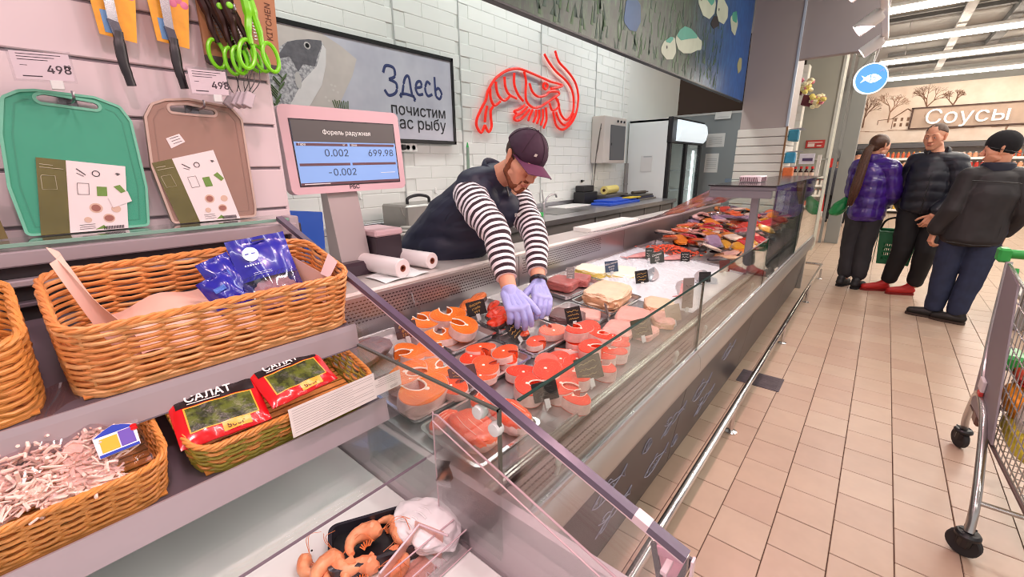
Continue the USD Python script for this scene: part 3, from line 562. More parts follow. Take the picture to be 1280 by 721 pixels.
def insert(t, quad, split, y=1.4585):
    """printed card: olive strip left, white field with little pictures"""
    q = A_(quad); a = split
    def P(u, v): return (1 - v) * ((1 - u) * q[0] + u * q[1]) + v * ((1 - u) * q[3] + u * q[2])
    def xy(u, v, d=0.0): p = P(u, v); return (p[0], y - d, p[1])
    t.part('card', xzplate([P(0, 0), P(1, 0), P(1, 1), P(0, 1)], y, 0.0012), CARD, smooth=False)
    t.part('olive_strip', xzplate([P(0, 0), P(a, 0), P(a, 1), P(0, 1)], y - 0.0006, 0.0008), OLIVE, smooth=False)
    def disc(u, v, r, m, n=14, ecc=1.0): c_ = P(u, v); return xzplate([(c_[0] + r * ecc * math.cos(w), c_[1] + r * math.sin(w)) for w in np.linspace(0, 2 * math.pi, n, endpoint=False)], y - 0.0007 - 0.0003 * m, 0.0005)
    t.part('mushroom_print', cat(disc(.62, .66, .012, 0), disc(.77, .82, .011, 0), disc(.86, .68, .009, 0), disc(.52, .83, .007, 0)), mat('mush', '#d9b8a4', 0.6), smooth=False)
    t.part('mushroom_print', cat(disc(.62, .66, .0085, 1), disc(.77, .82, .0075, 1, 14, 1.2)), mat('mush2', '#a0665a', 0.6), smooth=False)
    t.part('leaf_print', cat(xzplate([P(.84, .33), P(.92, .30), P(.99, .40), P(.93, .43)], y - 0.001, 0.0006), xzplate([P(.64, .34), P(.76, .34), P(.76, .48), P(.64, .48)], y - 0.001, 0.0006), xzplate([P(.6, .98), P(.7, .92), P(.74, .97)], y - 0.001, 0.0006)), mat('leaf_green', '#6f9440', 0.6), smooth=False)
    L = [tube([xy(.42, .1, .0012), xy(.52, .18, .0012)], 0.0009, 4), tube([xy(.42, .16, .0012), xy(.5, .2, .0012)], 0.0005, 4)]
    for r_ in (0.006, 0.0035, 0.0015): L.append(tube([(P(.9, .16)[0] + r_ * math.cos(w), y - .0012, P(.9, .16)[1] + r_ * math.sin(w)) for w in np.linspace(0.6, 2.2, 6)], 0.0007, 4))
    L.append(tube([(P(.64, .15)[0] + .0065 * math.cos(w), y - .0012, P(.64, .15)[1] + .0065 * math.sin(w)) for w in np.linspace(0, 6.28, 14)], 0.0008, 4))
    L += [xzplate([P(.7 + .014 * i, .94), P(.708 + .014 * i, .94), P(.708 + .014 * i, .99), P(.7 + .014 * i, .99)], y - 0.001, 0.0006) for i in range(18)]
    L += [tube([xy(.42, .9 + .03 * i, .001), xy(.6, .895 + .03 * i, .001)], 0.0004, 4) for i in range(3)] + [tube([xy(*a_, .001), xy(*b_, .001)], 0.0004, 4) for a_, b_ in (((.42, .3), (.55, .3)), ((.55, .3), (.55, .46)), ((.55, .46), (.42, .46)), ((.42, .46), (.42, .3)))]
    t.part('small_print', cat(L), INK, smooth=False)
    t.part('strip_print', cat([tube([xy(a * .1, .08 + .04 * i, .0015), xy(a * (.9 if i else .55), .085 + .04 * i, .0015)], 0.0007, 4) for i in range(2)] + [tube([xy(*p_, .0015) for p_ in ((a * .15, .22), (a * .6, .22), (a * .65, .4), (a * .15, .4), (a * .12, .24), (a * .15, .22))], 0.0006, 4)]), mat('print_pale', '#c9c2a6', 0.6), smooth=False)
insert(gb, [(0.074, 1.431), (0.223, 1.410), (0.199, 1.2585), (0.045, 1.2585)], 0.31)
insert(bbd, [(0.277, 1.418), (0.421, 1.453), (0.457, 1.2585), (0.308, 1.2585)], 0.31)
gb.part('price_label', xzplate([(0.176, 1.335), (0.215, 1.350), (0.219, 1.325), (0.180, 1.311)], 1.4568, 0.0008), CARD, smooth=False)
bbd.part('price_label', xzplate([(0.319, 1.480), (0.350, 1.493), (0.360, 1.473), (0.326, 1.455)], 1.4608, 0.0008), CARD, smooth=False)
bbd.part('label_print', cat([tube([(0.327 + .003 * i, 1.4603, 1.479 - 0.006 * i), (0.347 + .003 * i, 1.4603, 1.487 - 0.006 * i)], 0.0006, 4) for i in range(3)]), INK)
FILM = pane('film', (0.985, 0.985, 0.985), 0.012, 0.5, 0.06)
for t_, P_ in ((gb, GP), (bbd, BP)):
    x0, z0, x1, z1 = P_.bounds
    t_.part('film_wrap', sheet(lambda u, v: (x0 + 0.002 + (x1 - x0 - 0.004) * u, 1.4525 + 0.0014 * math.sin(9 * u + 5 * v) * math.sin(7 * v), z0 + 0.004 + (z1 - z0 - 0.02) * v), 14, 14, 0.0004), FILM)
single('green_board_edge', cat(xzplate([(-0.12, 1.2585), (-0.005, 1.2585), (-0.012, 1.36), (-0.06, 1.37)], 1.452, 0.008), xzplate([(-0.055, 1.285), (-0.03, 1.285), (-0.03, 1.30), (-0.055, 1.30)], 1.449, 0.004)), mat('khaki', '#6b5c33', 0.5), 'corner of a khaki packet standing at the left edge of the glass shelf', 'packet')
# price tags: clear pocket, card, numerals
def price_tag(label, o, u, w, hgt, v=(0, 0, 1)):
    t = thing('price_tag', label, 'price tag', o)
    t.part('pocket', frame(bb((-0.004, -0.004, -0.0012), (w + 0.004, hgt + 0.006, -0.0004)), o, u, v), pane('pocket', (0.95, 0.93, 0.94), 0.06, 0.6), smooth=False)
    t.part('card', frame(bb((0, 0, 0), (w, hgt, 0.0008)), o, u, v), mat('tag_card', '#c3b6bd', 0.5), smooth=False)
    uu, vv = A_(u, float) / np.linalg.norm(u), A_(v, float) / np.linalg.norm(v); ww = np.cross(uu, vv); P = lambda a, b_: A_(o) + uu * a + vv * b_ + ww * 0.0009
    t.part('numerals', cat(textm('498', hgt * 0.28, P(w * 0.54, hgt * 0.26), u, v, 0.0004, True), textm('98', hgt * 0.13, P(w * 0.855, hgt * 0.45), u, v, 0.0004, True)), INK, smooth=False)
    t.part('small_print', cat([frame(bb((w * 0.1, hgt * (0.9 - 0.1 * i), 0.0008), (w * (0.85 - 0.12 * i), hgt * (0.925 - 0.1 * i), 0.0011)), o, u, v) for i in range(3)] + [frame(bb((w * 0.12, hgt * 0.1, 0.0008), (w * 0.45, hgt * 0.14, 0.0011)), o, u, v), frame(bb((w * 0.12, hgt * 0.5, 0.0008), (w * 0.24, hgt * 0.52, 0.0011)), o, u, v)]), INK, smooth=False)
    t.part('clip', frame(bb((w * 0.55, -0.018, -0.004), (w * 0.78, 0.0, 0.002), 0.001), o, u, v), LOOKS['clear_clamp'], smooth=False)
price_tag('clear-pocket price tag reading 498, above the green board', (0.078, 1.402, 1.585), (0.995, 0.0, 0.06), 0.088, 0.053)
price_tag('clear-pocket price tag reading 498, above the beige board', (0.382, 1.402, 1.590), (0.995, 0.0, 0.04), 0.086, 0.058)
# knives on yellow cards
def knife(label, dx, dz):
    t = thing('kitchen_knife', label, 'knife', (0.262 + dx, 1.43, 1.594 + dz))
    q = lambda pts: [(x + dx, z + dz) for x, z in pts]
    t.part('card', xzplate(q([(0.232, 1.84), (0.325, 1.84), (0.302, 1.699), (0.236, 1.707)]), 1.452, 0.0015), mat('card_yellow', '#e9a21f', 0.45, noise=(25, 0.18)), smooth=False)
    t.part('card_flash', xzplate(q([(0.246, 1.76), (0.266, 1.76), (0.270, 1.711), (0.247, 1.713)]), 1.4512, 0.001), mat('card_blue', '#6f9fd0', 0.5), smooth=False)
    t.part('card_print', cat([moved(lathe([(0, 0), (0.009, 0), (0, 0.003)], 10), (0.285 + 0.012 * i + dx, 1.4515, 1.80 + 0.01 * (i % 2) + dz), rx=90) for i in range(3)]), mat('card_pink', '#d9789a', 0.5))
    t.part('blister', xzplate(q([(0.226, 1.84), (0.30, 1.84), (0.30, 1.70), (0.230, 1.70)]), 1.446, 0.0005), FILM, smooth=False)
    t.part('blade', xzplate(q([(0.256, 1.86), (0.278, 1.86), (0.273, 1.735), (0.255, 1.738)]), 1.440, 0.0022), mat('blade', '#cfc8cc', 0.2, 0.9), smooth=False)
    t.part('bolster', xzplate(q([(0.2535, 1.740), (0.273, 1.735), (0.2765, 1.70), (0.259, 1.702)]), 1.436, 0.011), mat('bolster', '#77707a', 0.2, 0.9), smooth=False)
    t.part('handle', tube(smoothline([(0.268 + dx, 1.4405, 1.716 + dz), (0.266 + dx, 1.440, 1.690 + dz), (0.265 + dx, 1.440, 1.65 + dz), (0.268 + dx, 1.440, 1.62 + dz), (0.2705 + dx, 1.440, 1.598 + dz)], 4), [(0.007, 0.010)] * 4 + [(0.008, 0.0115)] * 4 + [(0.0085, 0.0105)] * 4 + [(0.008, 0.0095)] * 5, 12, up=(0, 1, 0)), mat('knife_black', '#1d181d', 0.35))
knife('black-handled kitchen knife on a yellow card, above the green board', 0, 0); knife('black-handled kitchen knife on a yellow card, left of the beige price tag', 0.108, 0.006)
# hanging wooden board with a dark foot, green scissors and tags before it
kb = thing('wooden_board', 'brown wooden kitchen board with a dark lower edge behind green scissors', 'cutting board', (0.55, 1.47, 1.68))
kb.part('board', xzplate(Polygon([(0.455, 2.0), (0.660, 2.0), (0.645, 1.735), (0.640, 1.700), (0.448, 1.700)]), 1.463, 0.012), mat('board_wood', '#a5714a', 0.5, noise=(6, 0.12)), smooth=False)
kb.part('dark_foot', xzplate(Polygon([(0.448, 1.7), (0.640, 1.7), (0.636, 1.683), (0.628, 1.678), (0.458, 1.678), (0.449, 1.684)]), 1.462, 0.014), mat('foot_dark', '#3b2d2b', 0.5), smooth=False)
kb.part('lettering', textm('KITCHEN', 0.016, (0.632, 1.4625, 1.765), (0.06, 0, 1), (-1, 0, 0.06), 0.0008), mat('burnt', '#5d3420', 0.7), smooth=False)
kb.part('knife_bundle', cat([xzplate([(0.478 + .012 * i, 2.0), (0.488 + .012 * i, 2.0), (0.516 + .006 * i, 1.695), (0.508 + .006 * i, 1.69)], 1.444 - 0.004 * i, 0.006) for i in range(4)]), mat('dark_blade', '#3a2420', 0.3, 0.4), smooth=False)
LIME = mat('lime_plastic', '#79d01c', 0.3)
def loop(cx, cz, rx_, rz_, y, r, rot=0, n=22):
    th = np.linspace(0, 2 * math.pi, n, endpoint=False); a = math.radians(rot)
    return tube([(cx + rx_ * math.cos(w) * math.cos(a) - rz_ * math.sin(w) * math.sin(a), y, cz + rx_ * math.cos(w) * math.sin(a) + rz_ * math.sin(w) * math.cos(a)) for w in th], r, 8, closed=True)
def scissors(label, dx, y, dz=0, k=1.55, rot=0, shank=None):
    t = thing('scissors', label, 'scissors', (0.55 + dx, y, 1.68 + dz)); cr, sr_ = math.cos(math.radians(rot)), math.sin(math.radians(rot))
    def X(x, z): a, b_ = (x - 0.556) * k, (z - 1.705) * k; return (0.555 + dx + a * cr - b_ * sr_, 1.703 + dz + a * sr_ + b_ * cr)
    def Q(x, z, d=0.0): a, b_ = X(x, z); return (a, y + d, b_)
    for s_ in (-1, 1):
        cx, cz = X(0.557 + s_ * 0.019, 1.703)
        t.part('handle', loop(cx, cz, 0.0125 * k, 0.0235 * k, y - 0.003 * s_, 0.0036 * k, s_ * 9 + rot), LIME)
        t.part('shank', tube(smoothline([Q(0.556 + s_ * 0.009, 1.720), Q(0.555 + s_ * 0.009, 1.742), Q(0.554 + s_ * 0.004, 1.770), Q(0.551 + s_ * 0.002, 1.795), Q(0.549 - s_ * 0.004, 1.83)], 4), list(np.array([0.0046] * 4 + [0.0058] * 4 + [0.0085] * 9) * k), 8), LIME if shank is None else LOOKS['dark_blade'])
    t.part('pivot', moved(lathe([(0, 0), (0.006 * k, 0), (0.005 * k, 0.003), (0, 0.0035)], 16), Q(0.551, 1.792, -0.013), rx=90), LIME)
    t.part('teeth', cat([bb(Q(0.5535, 1.728 + 0.005 * i, -0.001), Q(0.5585, 1.7305 + 0.005 * i, 0.002)) for i in range(7)]), mat('teeth', '#c9c4c0', 0.25, 0.9), smooth=False)
    t.part('blade', xzplate([X(0.544, 1.83), X(0.557, 1.83), X(0.55, 1.93)], y, 0.002), LOOKS['blade'], smooth=False)
    a, b_ = X(0.55, 1.680); xe = 0.515 + dx * 0.35
    t.part('cord', cat(tube(smoothline([(a - 0.012, y, b_), ((a + xe) / 2 - 0.012, y, 1.63), (xe, y, 1.60)], 4), 0.0011, 5), tube(smoothline([(a + 0.006, y, b_), ((a + xe) / 2 + 0.012, y - 0.004, 1.63), (xe + 0.002, y, 1.60)], 4), 0.0011, 5)), LOOKS['black_plastic'])
    t.part('security_tag', moved(bb((-0.012, -0.008, -0.040), (0.012, 0.008, 0.0), 0.002), (xe, y, 1.602), ry=22 - 240 * dx), mat('tag_grey', '#b9aeb4', 0.45), smooth=False)
scissors('lime green kitchen scissors with serrated grip, nearest of the hanging bunch', -0.006, 1.375)
scissors('lime green scissors, second of the hanging bunch, mostly hidden by the nearest', -0.024, 1.392, -0.010, 1.4, 12, 1)
scissors('lime green scissors, third of the hanging bunch, left handle showing', -0.036, 1.412, -0.010, 1.4, 14, 1)
scissors('lime green scissors at the back of the hanging bunch, against the wooden board', -0.060, 1.440, 0.008, 1.5, 14, 1)
hook(0.505, 1.80, 0.13); hook(0.28, 1.86, 0.06); hook(0.39, 1.865, 0.06)

# ------------------------------------------------------------------ wicker baskets, woven strand by strand
WICK = mat('wicker', '#d08a44', 0.45, noise=(40, 0.22)); WICK2 = mat('wicker_pale', '#d2884a', 0.45, noise=(40, 0.2)); WICK4 = mat('wicker_light', '#dca066', 0.45, noise=(40, 0.2)); WICK3 = mat('wicker_olive', '#9a8a30', 0.5, noise=(40, 0.2))
def rpath(L, W, r, n):
    p = rrect(L, W, r, 6).exterior; return A_([p.interpolate(t, normalized=True).coords[0] for t in np.linspace(0, 1, n, endpoint=False)])
def basket(label, M, L, W, H, rows, stakes, sr, m1, m2, flare=0.008, group=None):
    t = thing('wicker_basket', label, 'basket', M, group)
    n = stakes * 4; rg = np.random.default_rng(stakes + rows)
    c0 = A_([L / 2, W / 2])
    for r_ in range(rows):
        z = sr + (H - 2.2 * sr) * (r_ + 0.5) / rows; e = flare * z / H * 2
        p = rpath(L + e, W + e, 0.045, n); nr = np.stack([np.roll(p[:, 1], -1) - np.roll(p[:, 1], 1), -(np.roll(p[:, 0], -1) - np.roll(p[:, 0], 1))], 1); nr /= np.linalg.norm(nr, axis=1, keepdims=True)
        i = np.arange(n); off = sr * 1.25 * np.sin(np.pi * i / 4 + (np.pi if r_ % 2 else 0)) + rg.normal(0, sr * 0.12, n)
        q = p + nr * off[:, None] + c0
        zz = z + rg.normal(0, sr * 0.10, n) + 0.0012 * np.sin(i * 0.09 + r_)
        t.part('weaver', tube(np.column_stack([q, zz]), sr * rg.uniform(0.82, 1.05), 6, closed=True), m1 if rg.random() < 0.6 else m2, local=True)
    st = []
    for k_ in range(stakes):
        a = []
        for z in (0.0, H * 0.5, H - sr):
            e = flare * z / H * 2; p = rpath(L + e, W + e, 0.045, stakes); a.append((p[k_, 0] + L / 2, p[k_, 1] + W / 2, z))
        st.append(tube(a, sr * 0.7, 5))
    t.part('stakes', cat(st), m2, local=True, kind='stuff')
    e = flare * 2; n2 = stakes * 5
    for ph in range(3):
        p = rpath(L + e, W + e, 0.045, n2); nr = np.stack([np.roll(p[:, 1], -1) - np.roll(p[:, 1], 1), -(np.roll(p[:, 0], -1) - np.roll(p[:, 0], 1))], 1); nr /= np.linalg.norm(nr, axis=1, keepdims=True)
        i = np.arange(n2); w = 2 * np.pi * np.round(n2 / 7) * i / n2 + ph * 2.094
        q = p + nr * (sr * 0.95 * np.cos(w))[:, None] + c0
        t.part('rim_strand', tube(np.column_stack([q, H - sr * 0.2 + sr * 0.95 * np.sin(w)]), sr * 0.95, 6, closed=True), m1, local=True)
    for z in (sr * 0.5, sr * 2.0):
        t.part('base_strand', tube(np.column_stack([rpath(L + 0.006, W + 0.006, 0.045, 60) + c0, np.full(60, z)]), sr * 1.1, 6, closed=True), m2, local=True)
    fl = [bb((0.004, W * j / 14 + 0.002, 0.001), (L - 0.004, W * (j + 1) / 14 - 0.002, 0.004)) for j in range(14)]
    t.part('floor', cat(fl), m1, local=True, smooth=False); return t
B1 = basket('long orange wicker basket with blue pouches on the upper shelf', xf((0.016, 0.991, 1.0165), rx=TL), 0.497, 0.238, 0.140, 20, 26, 0.0040, WICK2, WICK4, 0.004)
B0 = basket('wicker basket cut by the left edge of the picture, on the upper shelf', xf((-0.525, 0.991, 1.0165), rx=TL), 0.497, 0.238, 0.140, 20, 26, 0.0040, WICK, WICK, 0.004)
B3 = basket('small wicker basket holding red seaweed salad packs, lower shelf', xf((0.135, 0.878, 0.843), rx=TL), 0.345, 0.26, 0.078, 11, 40, 0.0032, WICK, WICK3, 0.012)
B4 = basket('wicker basket with a clear bag of squid shreds, lower shelf at the left', xf((-0.30, 0.878, 0.843), rx=TL), 0.385, 0.26, 0.088, 12, 40, 0.0032, WICK, WICK, 0.008)
# parchment, pouches in the big basket (local frame of the tilted basket)
def inb(B, fn): return lambda u, v: tuple((B.M @ A_([*fn(u, v), 1]))[:3])
PARCH = mat('parchment', '#e3b9a8', 0.55)
t = thing('parchment_sheet', 'pale parchment sheet standing up at the left end of the long basket', 'paper', xf((0.06, 1.15, 1.06)))
t.part('leaf', sheet(inb(B1, lambda u, v: (0.018 + 0.075 * u + 0.018 * math.sin(3 * v) * (1 - u), 0.19 - 0.17 * u + 0.03 * v * (1 - u), (0.02 + 0.16 * (1 - u) ** 2) * (1 - v) + v * (0.20 - 0.115 * u ** 0.8) + 0.004 * math.sin(9 * u))), 18, 12, 0.0006), PARCH)
t = thing('parchment_sheet', 'crumpled pale parchment lying low in the middle of the long basket', 'paper', xf((0.2, 1.15, 1.06)))
t.part('leaf', sheet(inb(B1, lambda u, v: (0.08 + 0.23 * u, 0.03 + 0.18 * v, 0.040 + 0.018 * math.sin(3 * u + 1) * math.sin(2.6 * v) + 0.045 * u * v + 0.008 * math.sin(11 * u + 4 * v))), 22, 14, 0.0006), PARCH)
t = thing('parchment_sheet', 'pale paper with a folded corner at the right end of the long basket', 'paper', xf((0.45, 1.15, 1.06)))
t.part('leaf', sheet(inb(B1, lambda u, v: (0.405 + 0.07 * u, 0.225 - 0.15 * u + 0.01 * math.sin(6 * u), 0.03 + 0.115 * v - 0.035 * u * v)), 12, 8, 0.0006), PARCH)
t.part('folded_corner', sheet(inb(B1, lambda u, v: (0.462 + 0.02 * u + 0.008 * v, 0.075 - 0.03 * v, 0.115 + 0.052 * u - 0.012 * v * u)), 6, 5, 0.0006), mat('paper_pink', '#ecd0ce', 0.6))
BLUE = mat('pouch_blue', '#2b2a9e', 0.22, noise=(8, 0.15), coat_weight=0.4); SILV = mat('pouch_silver', '#c9cdd6', 0.3, 0.5); CLEAR = pane('pouch_clear', (0.86, 0.84, 0.92), 0.12, 0.75, 0.08)
CRISP = mat('pouch_fill', '#d9ab9d', 0.6, noise=(60, 0.25))
def pouch(label, o, u, v, w, h, window=True):
    M = np.eye(4); M[:3, 3] = o; u, v = A_(u, float), A_(v, float); u /= np.linalg.norm(u); v = v - u * (u @ v); v /= np.linalg.norm(v); nn = np.cross(u, v)
    t = thing('blue_pouch', label, 'pouch', M)
    def S(s0, s1, side):
        def fn(a, b_):
            a2 = a - 0.5; t_ = s0 + (s1 - s0) * b_; bulge = 0.018 * (1 - (2 * a2) ** 2) * max(math.sin(math.pi * min(t_, 0.9) / 0.9), 0) ** 0.7
            p = A_(o) + u * (a2 * w * (1 - 0.04 * math.sin(3 * t_))) + v * (t_ * h) + nn * (side * bulge + 0.002 * math.sin(13 * a + 6 * t_)); return tuple(p)
        return fn
    if window:
        t.part('clear_window', sheet(S(0.02, 0.50, 1), 16, 10, 0.0006), CLEAR)
        t.part('contents', TM(np.asarray((m_ := lump((w * 0.36, 0.010, h * 0.2), 3, 0.25, 4, 3)).vertices)[:, [0, 2, 1]] @ np.stack([u, v, nn]) + (A_(o) + v * h * 0.24), m_.faces), CRISP)
        t.part('front', sheet(S(0.44, 1, 1), 16, 12, 0.0008), BLUE)
    else: t.part('front', sheet(S(0.02, 1, 1), 16, 14, 0.0008), BLUE)
    t.part('back', sheet(S(0.02, 1, -1), 14, 12, 0.0008), BLUE)
    P = lambda a, b_, d: A_(o) + u * (a * w) + v * (b_ * h) + nn * d
    if window:
        t.part('logo', frame(lathe([(0, 0), (w * 0.13, 0), (w * 0.13, 0.0006), (0, 0.0006)], 22), P(-0.20, 0.77, 0.0155), u, v), SILV, smooth=False)
        t.part('logo_mark', cat([frame(bb((-0.012 + 0.014 * i, 0.0, 0.0), (-0.004 + 0.014 * i, 0.0025, 0.0006)), P(-0.20, 0.77, 0.0163), u, v) for i in range(2)]), BLUE, smooth=False)
        t.part('hang_slot', frame(bb((-0.012, 0, 0), (0.016, 0.004, 0.0008), 0.0003), P(0.0, 0.93, 0.0075), u, v), INK, smooth=False)
        t.part('lettering', cat(*[frame(bb((-0.024 + 0.0055 * i, 0, 0), (-0.021 + 0.0055 * i, 0.0035, 0.0005)), P(-0.18, 0.62, 0.0185), u, v) for i in range(7)], *[frame(bb((-0.02, -0.004 * i, 0), (0.02, 0.0006 - 0.004 * i, 0.0005)), P(-0.12, 0.52, 0.0185), u, v) for i in range(2)]), SILV, smooth=False)
    else: t.part('foil_flash', frame(bb((-w * 0.25, 0, 0), (w * 0.1, h * 0.13, 0.0006)), P(0.05, 0.55, 0.0188), u, v), mat('foil_blue', '#5a7fd8', 0.2, 0.5), smooth=False)
pouch('large blue zip pouch with a round silver logo and clear window in the long basket', (0.392, 1.07, 1.072), (0.99, -0.06, 0.09), (-0.02, 0.38, 0.92), 0.132, 0.185)
pouch('small blue pouch, the lower of two left of the large blue pouch', (0.292, 1.06, 1.10), (0.86, -0.1, 0.38), (-0.38, 0.35, 0.85), 0.066, 0.085, False)
pouch('small dark blue pouch tucked behind the left side of the large blue pouch', (0.318, 1.10, 1.10), (0.9, 0.0, 0.3), (-0.3, 0.35, 0.9), 0.070, 0.118, False)
# seaweed salad packs
RED = mat('pack_red', '#c9121c', 0.22, coat_weight=0.5); GOLD = mat('pack_gold', '#e0a83a', 0.3); SEAW = mat('seaweed', '#232d10', 0.35, noise=(45, 0.08), col2='#56631f', bump=(80, 0.5)); PBLK = mat('pack_black', '#191416', 0.3); PWHT = mat('pack_white', '#efe6e2', 0.4)
def salad(label, o, u, v, w, h):
    u, v = A_(u, float), A_(v, float); u /= np.linalg.norm(u); v = v - u * (u @ v); v /= np.linalg.norm(v); nn = np.cross(u, v); M = np.eye(4); M[:3, 3] = o
    t = thing('salad_pack', label, 'food pack', M)
    def S(a0, a1, b0, b1, lift=0.0, side=1):
        def fn(a, b_):
            A1, B1_ = a0 + (a1 - a0) * a, b0 + (b1 - b0) * b_
            bl = 0.010 * (max(1 - (2 * A1 - 1) ** 4, 0) * max(1 - (2 * B1_ - 1) ** 4, 0)) ** 0.7
            return tuple(A_(o) + u * ((A1 - 0.5) * w) + v * ((B1_ - 0.5) * h) + nn * (side * bl + lift + 0.0012 * math.sin(21 * A1 + 9 * B1_)))
        return fn
    t.part('front', sheet(S(0, 1, 0, 1), 22, 18, 0.0008), RED); t.part('back', sheet(S(0, 1, 0, 1, -0.001, -1), 14, 12, 0.0008), RED)
    t.part('window', sheet(S(.14, .88, .20, .62, 0.0007), 18, 14, 0.0005), SEAW)
    t.part('window_frame', cat(sheet(S(.13, .89, .185, .202, 0.0011), 14, 2, 0.0004), sheet(S(.13, .89, .618, .635, 0.0011), 14, 2, 0.0004), sheet(S(.125, .142, .19, .63, 0.0011), 2, 12, 0.0004), sheet(S(.878, .894, .19, .63, 0.0011), 2, 12, 0.0004)), GOLD)
    t.part('title_band', sheet(S(.06, .94, .65, .90, 0.0009), 18, 5, 0.0005), PBLK)
    ty = lambda a, b_: A_(S(0, 1, 0, 1, 0.0032)(a, b_))
    t.part('lettering', textm('САЛАТ', h * 0.135, ty(.16, .715), u, v - 0.0 * nn, 0.0006, True), PWHT, smooth=False)
    t.part('sub_lettering', cat([frame(bb((0, 0, 0), (w * 0.36, h * 0.012, 0.0005)), ty(.18, .675 - .02 * i), u, v) for i in range(1)]), PWHT, smooth=False)
    t.part('weight_flash', sheet(S(.46, .78, .05, .185, 0.0009), 8, 5, 0.0005), GOLD)
    t.part('weight', textm('500г', h * 0.075, ty(.50, .08), u, v, 0.0005, True), mat('brown_ink', '#5a2a18', 0.5), smooth=False); return t
salad('red seaweed salad pack with white САЛАТ title, left one in the small basket', (0.192, 0.925, 0.947), (1.0, -0.07, -0.03), (-0.03, 0.83, 0.56), 0.150, 0.122)
salad('red seaweed salad pack lying over its neighbour, right one in the small basket', (0.338, 0.932, 0.960), (0.98, 0.08, 0.03), (-0.22, 0.83, 0.5), 0.148, 0.118)
# bag of squid shreds
t = thing('squid_bag', 'clear bag of pale squid shreds with a blue label in the left basket', 'bag', xf((-0.06, 0.98, 0.93)))
SQ = mat('squid', '#f2d3c6', 0.45, noise=(30, 0.10), subsurface_weight=0.3, subsurface_radius=(.01, .006, .005)); rg = np.random.default_rng(11); st = []
for i in range(800):
    a, b_ = rg.uniform(0.06, 0.335), rg.uniform(0.012, 0.15); p = (B4.M @ A_([a, b_, 0.072 + 0.24 * b_ + rg.uniform(0, 0.012), 1]))[:3]; d = rg.normal(0, 1, 3) * A_([1, 1, 0.35]); d /= np.linalg.norm(d)
    st.append(tube(smoothline([p, p + d * 0.012 + rg.normal(0, 0.004, 3), p + d * 0.024 + rg.normal(0, 0.006, 3)], 2), rg.uniform(0.0010, 0.0030), 5))
for i in range(26):
    a, b_ = rg.uniform(0.07, 0.32), rg.uniform(0.02, 0.14); st.append(moved(lump((0.028, 0.022, 0.011), 2, 0.5, 3, i), tuple((B4.M @ A_([a, b_, 0.066 + 0.24 * b_, 1]))[:3]), rz=float(rg.uniform(0, 180))))
t.part('squid_shreds', cat(st), SQ, kind='stuff')
t.part('bag_film', sheet(inb(B4, lambda u, v: (0.0 + 0.375 * u, 0.012 + 0.20 * v, 0.089 + (0.26 * v * 0.2 + 0.010) * math.sin(math.pi * min(v * 0.62, 0.62) ) * (1 - 0.6 * max(u - 0.85, 0) / 0.15) + 0.004 * math.sin(17 * u + 3 * v) * math.sin(12 * v) + 0.003 * math.sin(37 * u - 9 * v))), 40, 26, 0.0005), pane('bag_film', (0.97, 0.95, 0.96), 0.09, 0.8, 0.05))
t.part('green_back', sheet(inb(B4, lambda u, v: (0.0 + 0.33 * u, 0.215 + 0.012 * v, 0.02 + 0.09 * v)), 6, 3, 0.0006), mat('bag_green', '#b9d3b4', 0.4))
def lab(o, u, v):
    f = lambda pts, d, th=0.0006: frame(ext([(a * .86, b_ * .9) for a, b_ in pts], th), A_(o) + np.cross(A_(u) / np.linalg.norm(u), A_(v) / np.linalg.norm(v)) * d, u, v)
    lb = t.part('label', f([(0, 0), (0.06, 0), (0.062, 0.048), (0.045, 0.058), (0.03, 0.064), (0.015, 0.058), (-0.002, 0.048)], 0), mat('label_white', '#e6e9f2', 0.4), smooth=False)
    lb.part('label_band', f([(0.001, 0.0), (0.059, 0.0), (0.059, 0.006), (0.001, 0.006)], 0.0008), mat('label_blue', '#2a44ad', 0.4), smooth=False)
    lb.part('label_band', f([(-0.001, 0.046), (0.0605, 0.046), (0.045, 0.057), (0.03, 0.063), (0.015, 0.057)], 0.0008), LOOKS['label_blue'], smooth=False)
    lb.part('label_field', f([(0.006, 0.009), (0.032, 0.009), (0.032, 0.040), (0.006, 0.040)], 0.0009), mat('label_yellow', '#dfae3e', 0.4), smooth=False)
    lb.part('label_field', f([(0.034, 0.009), (0.056, 0.009), (0.056, 0.044), (0.034, 0.044)], 0.0009), mat('label_violet', '#6a56b0', 0.4), smooth=False)
    lb.part('label_red', cat([frame(ball((0.050, 0.04 - 0.006 * i, 0), (0.005, 0.004, 0.0006), 1), A_(o) + np.cross(A_(u) / np.linalg.norm(u), A_(v) / np.linalg.norm(v)) * 0.0018, u, v) for i in range(2)]), RED)
lab((0.014, 0.884, 0.9545), (1.0, 0.02, 0.02), (0.02, 0.88, 0.48))
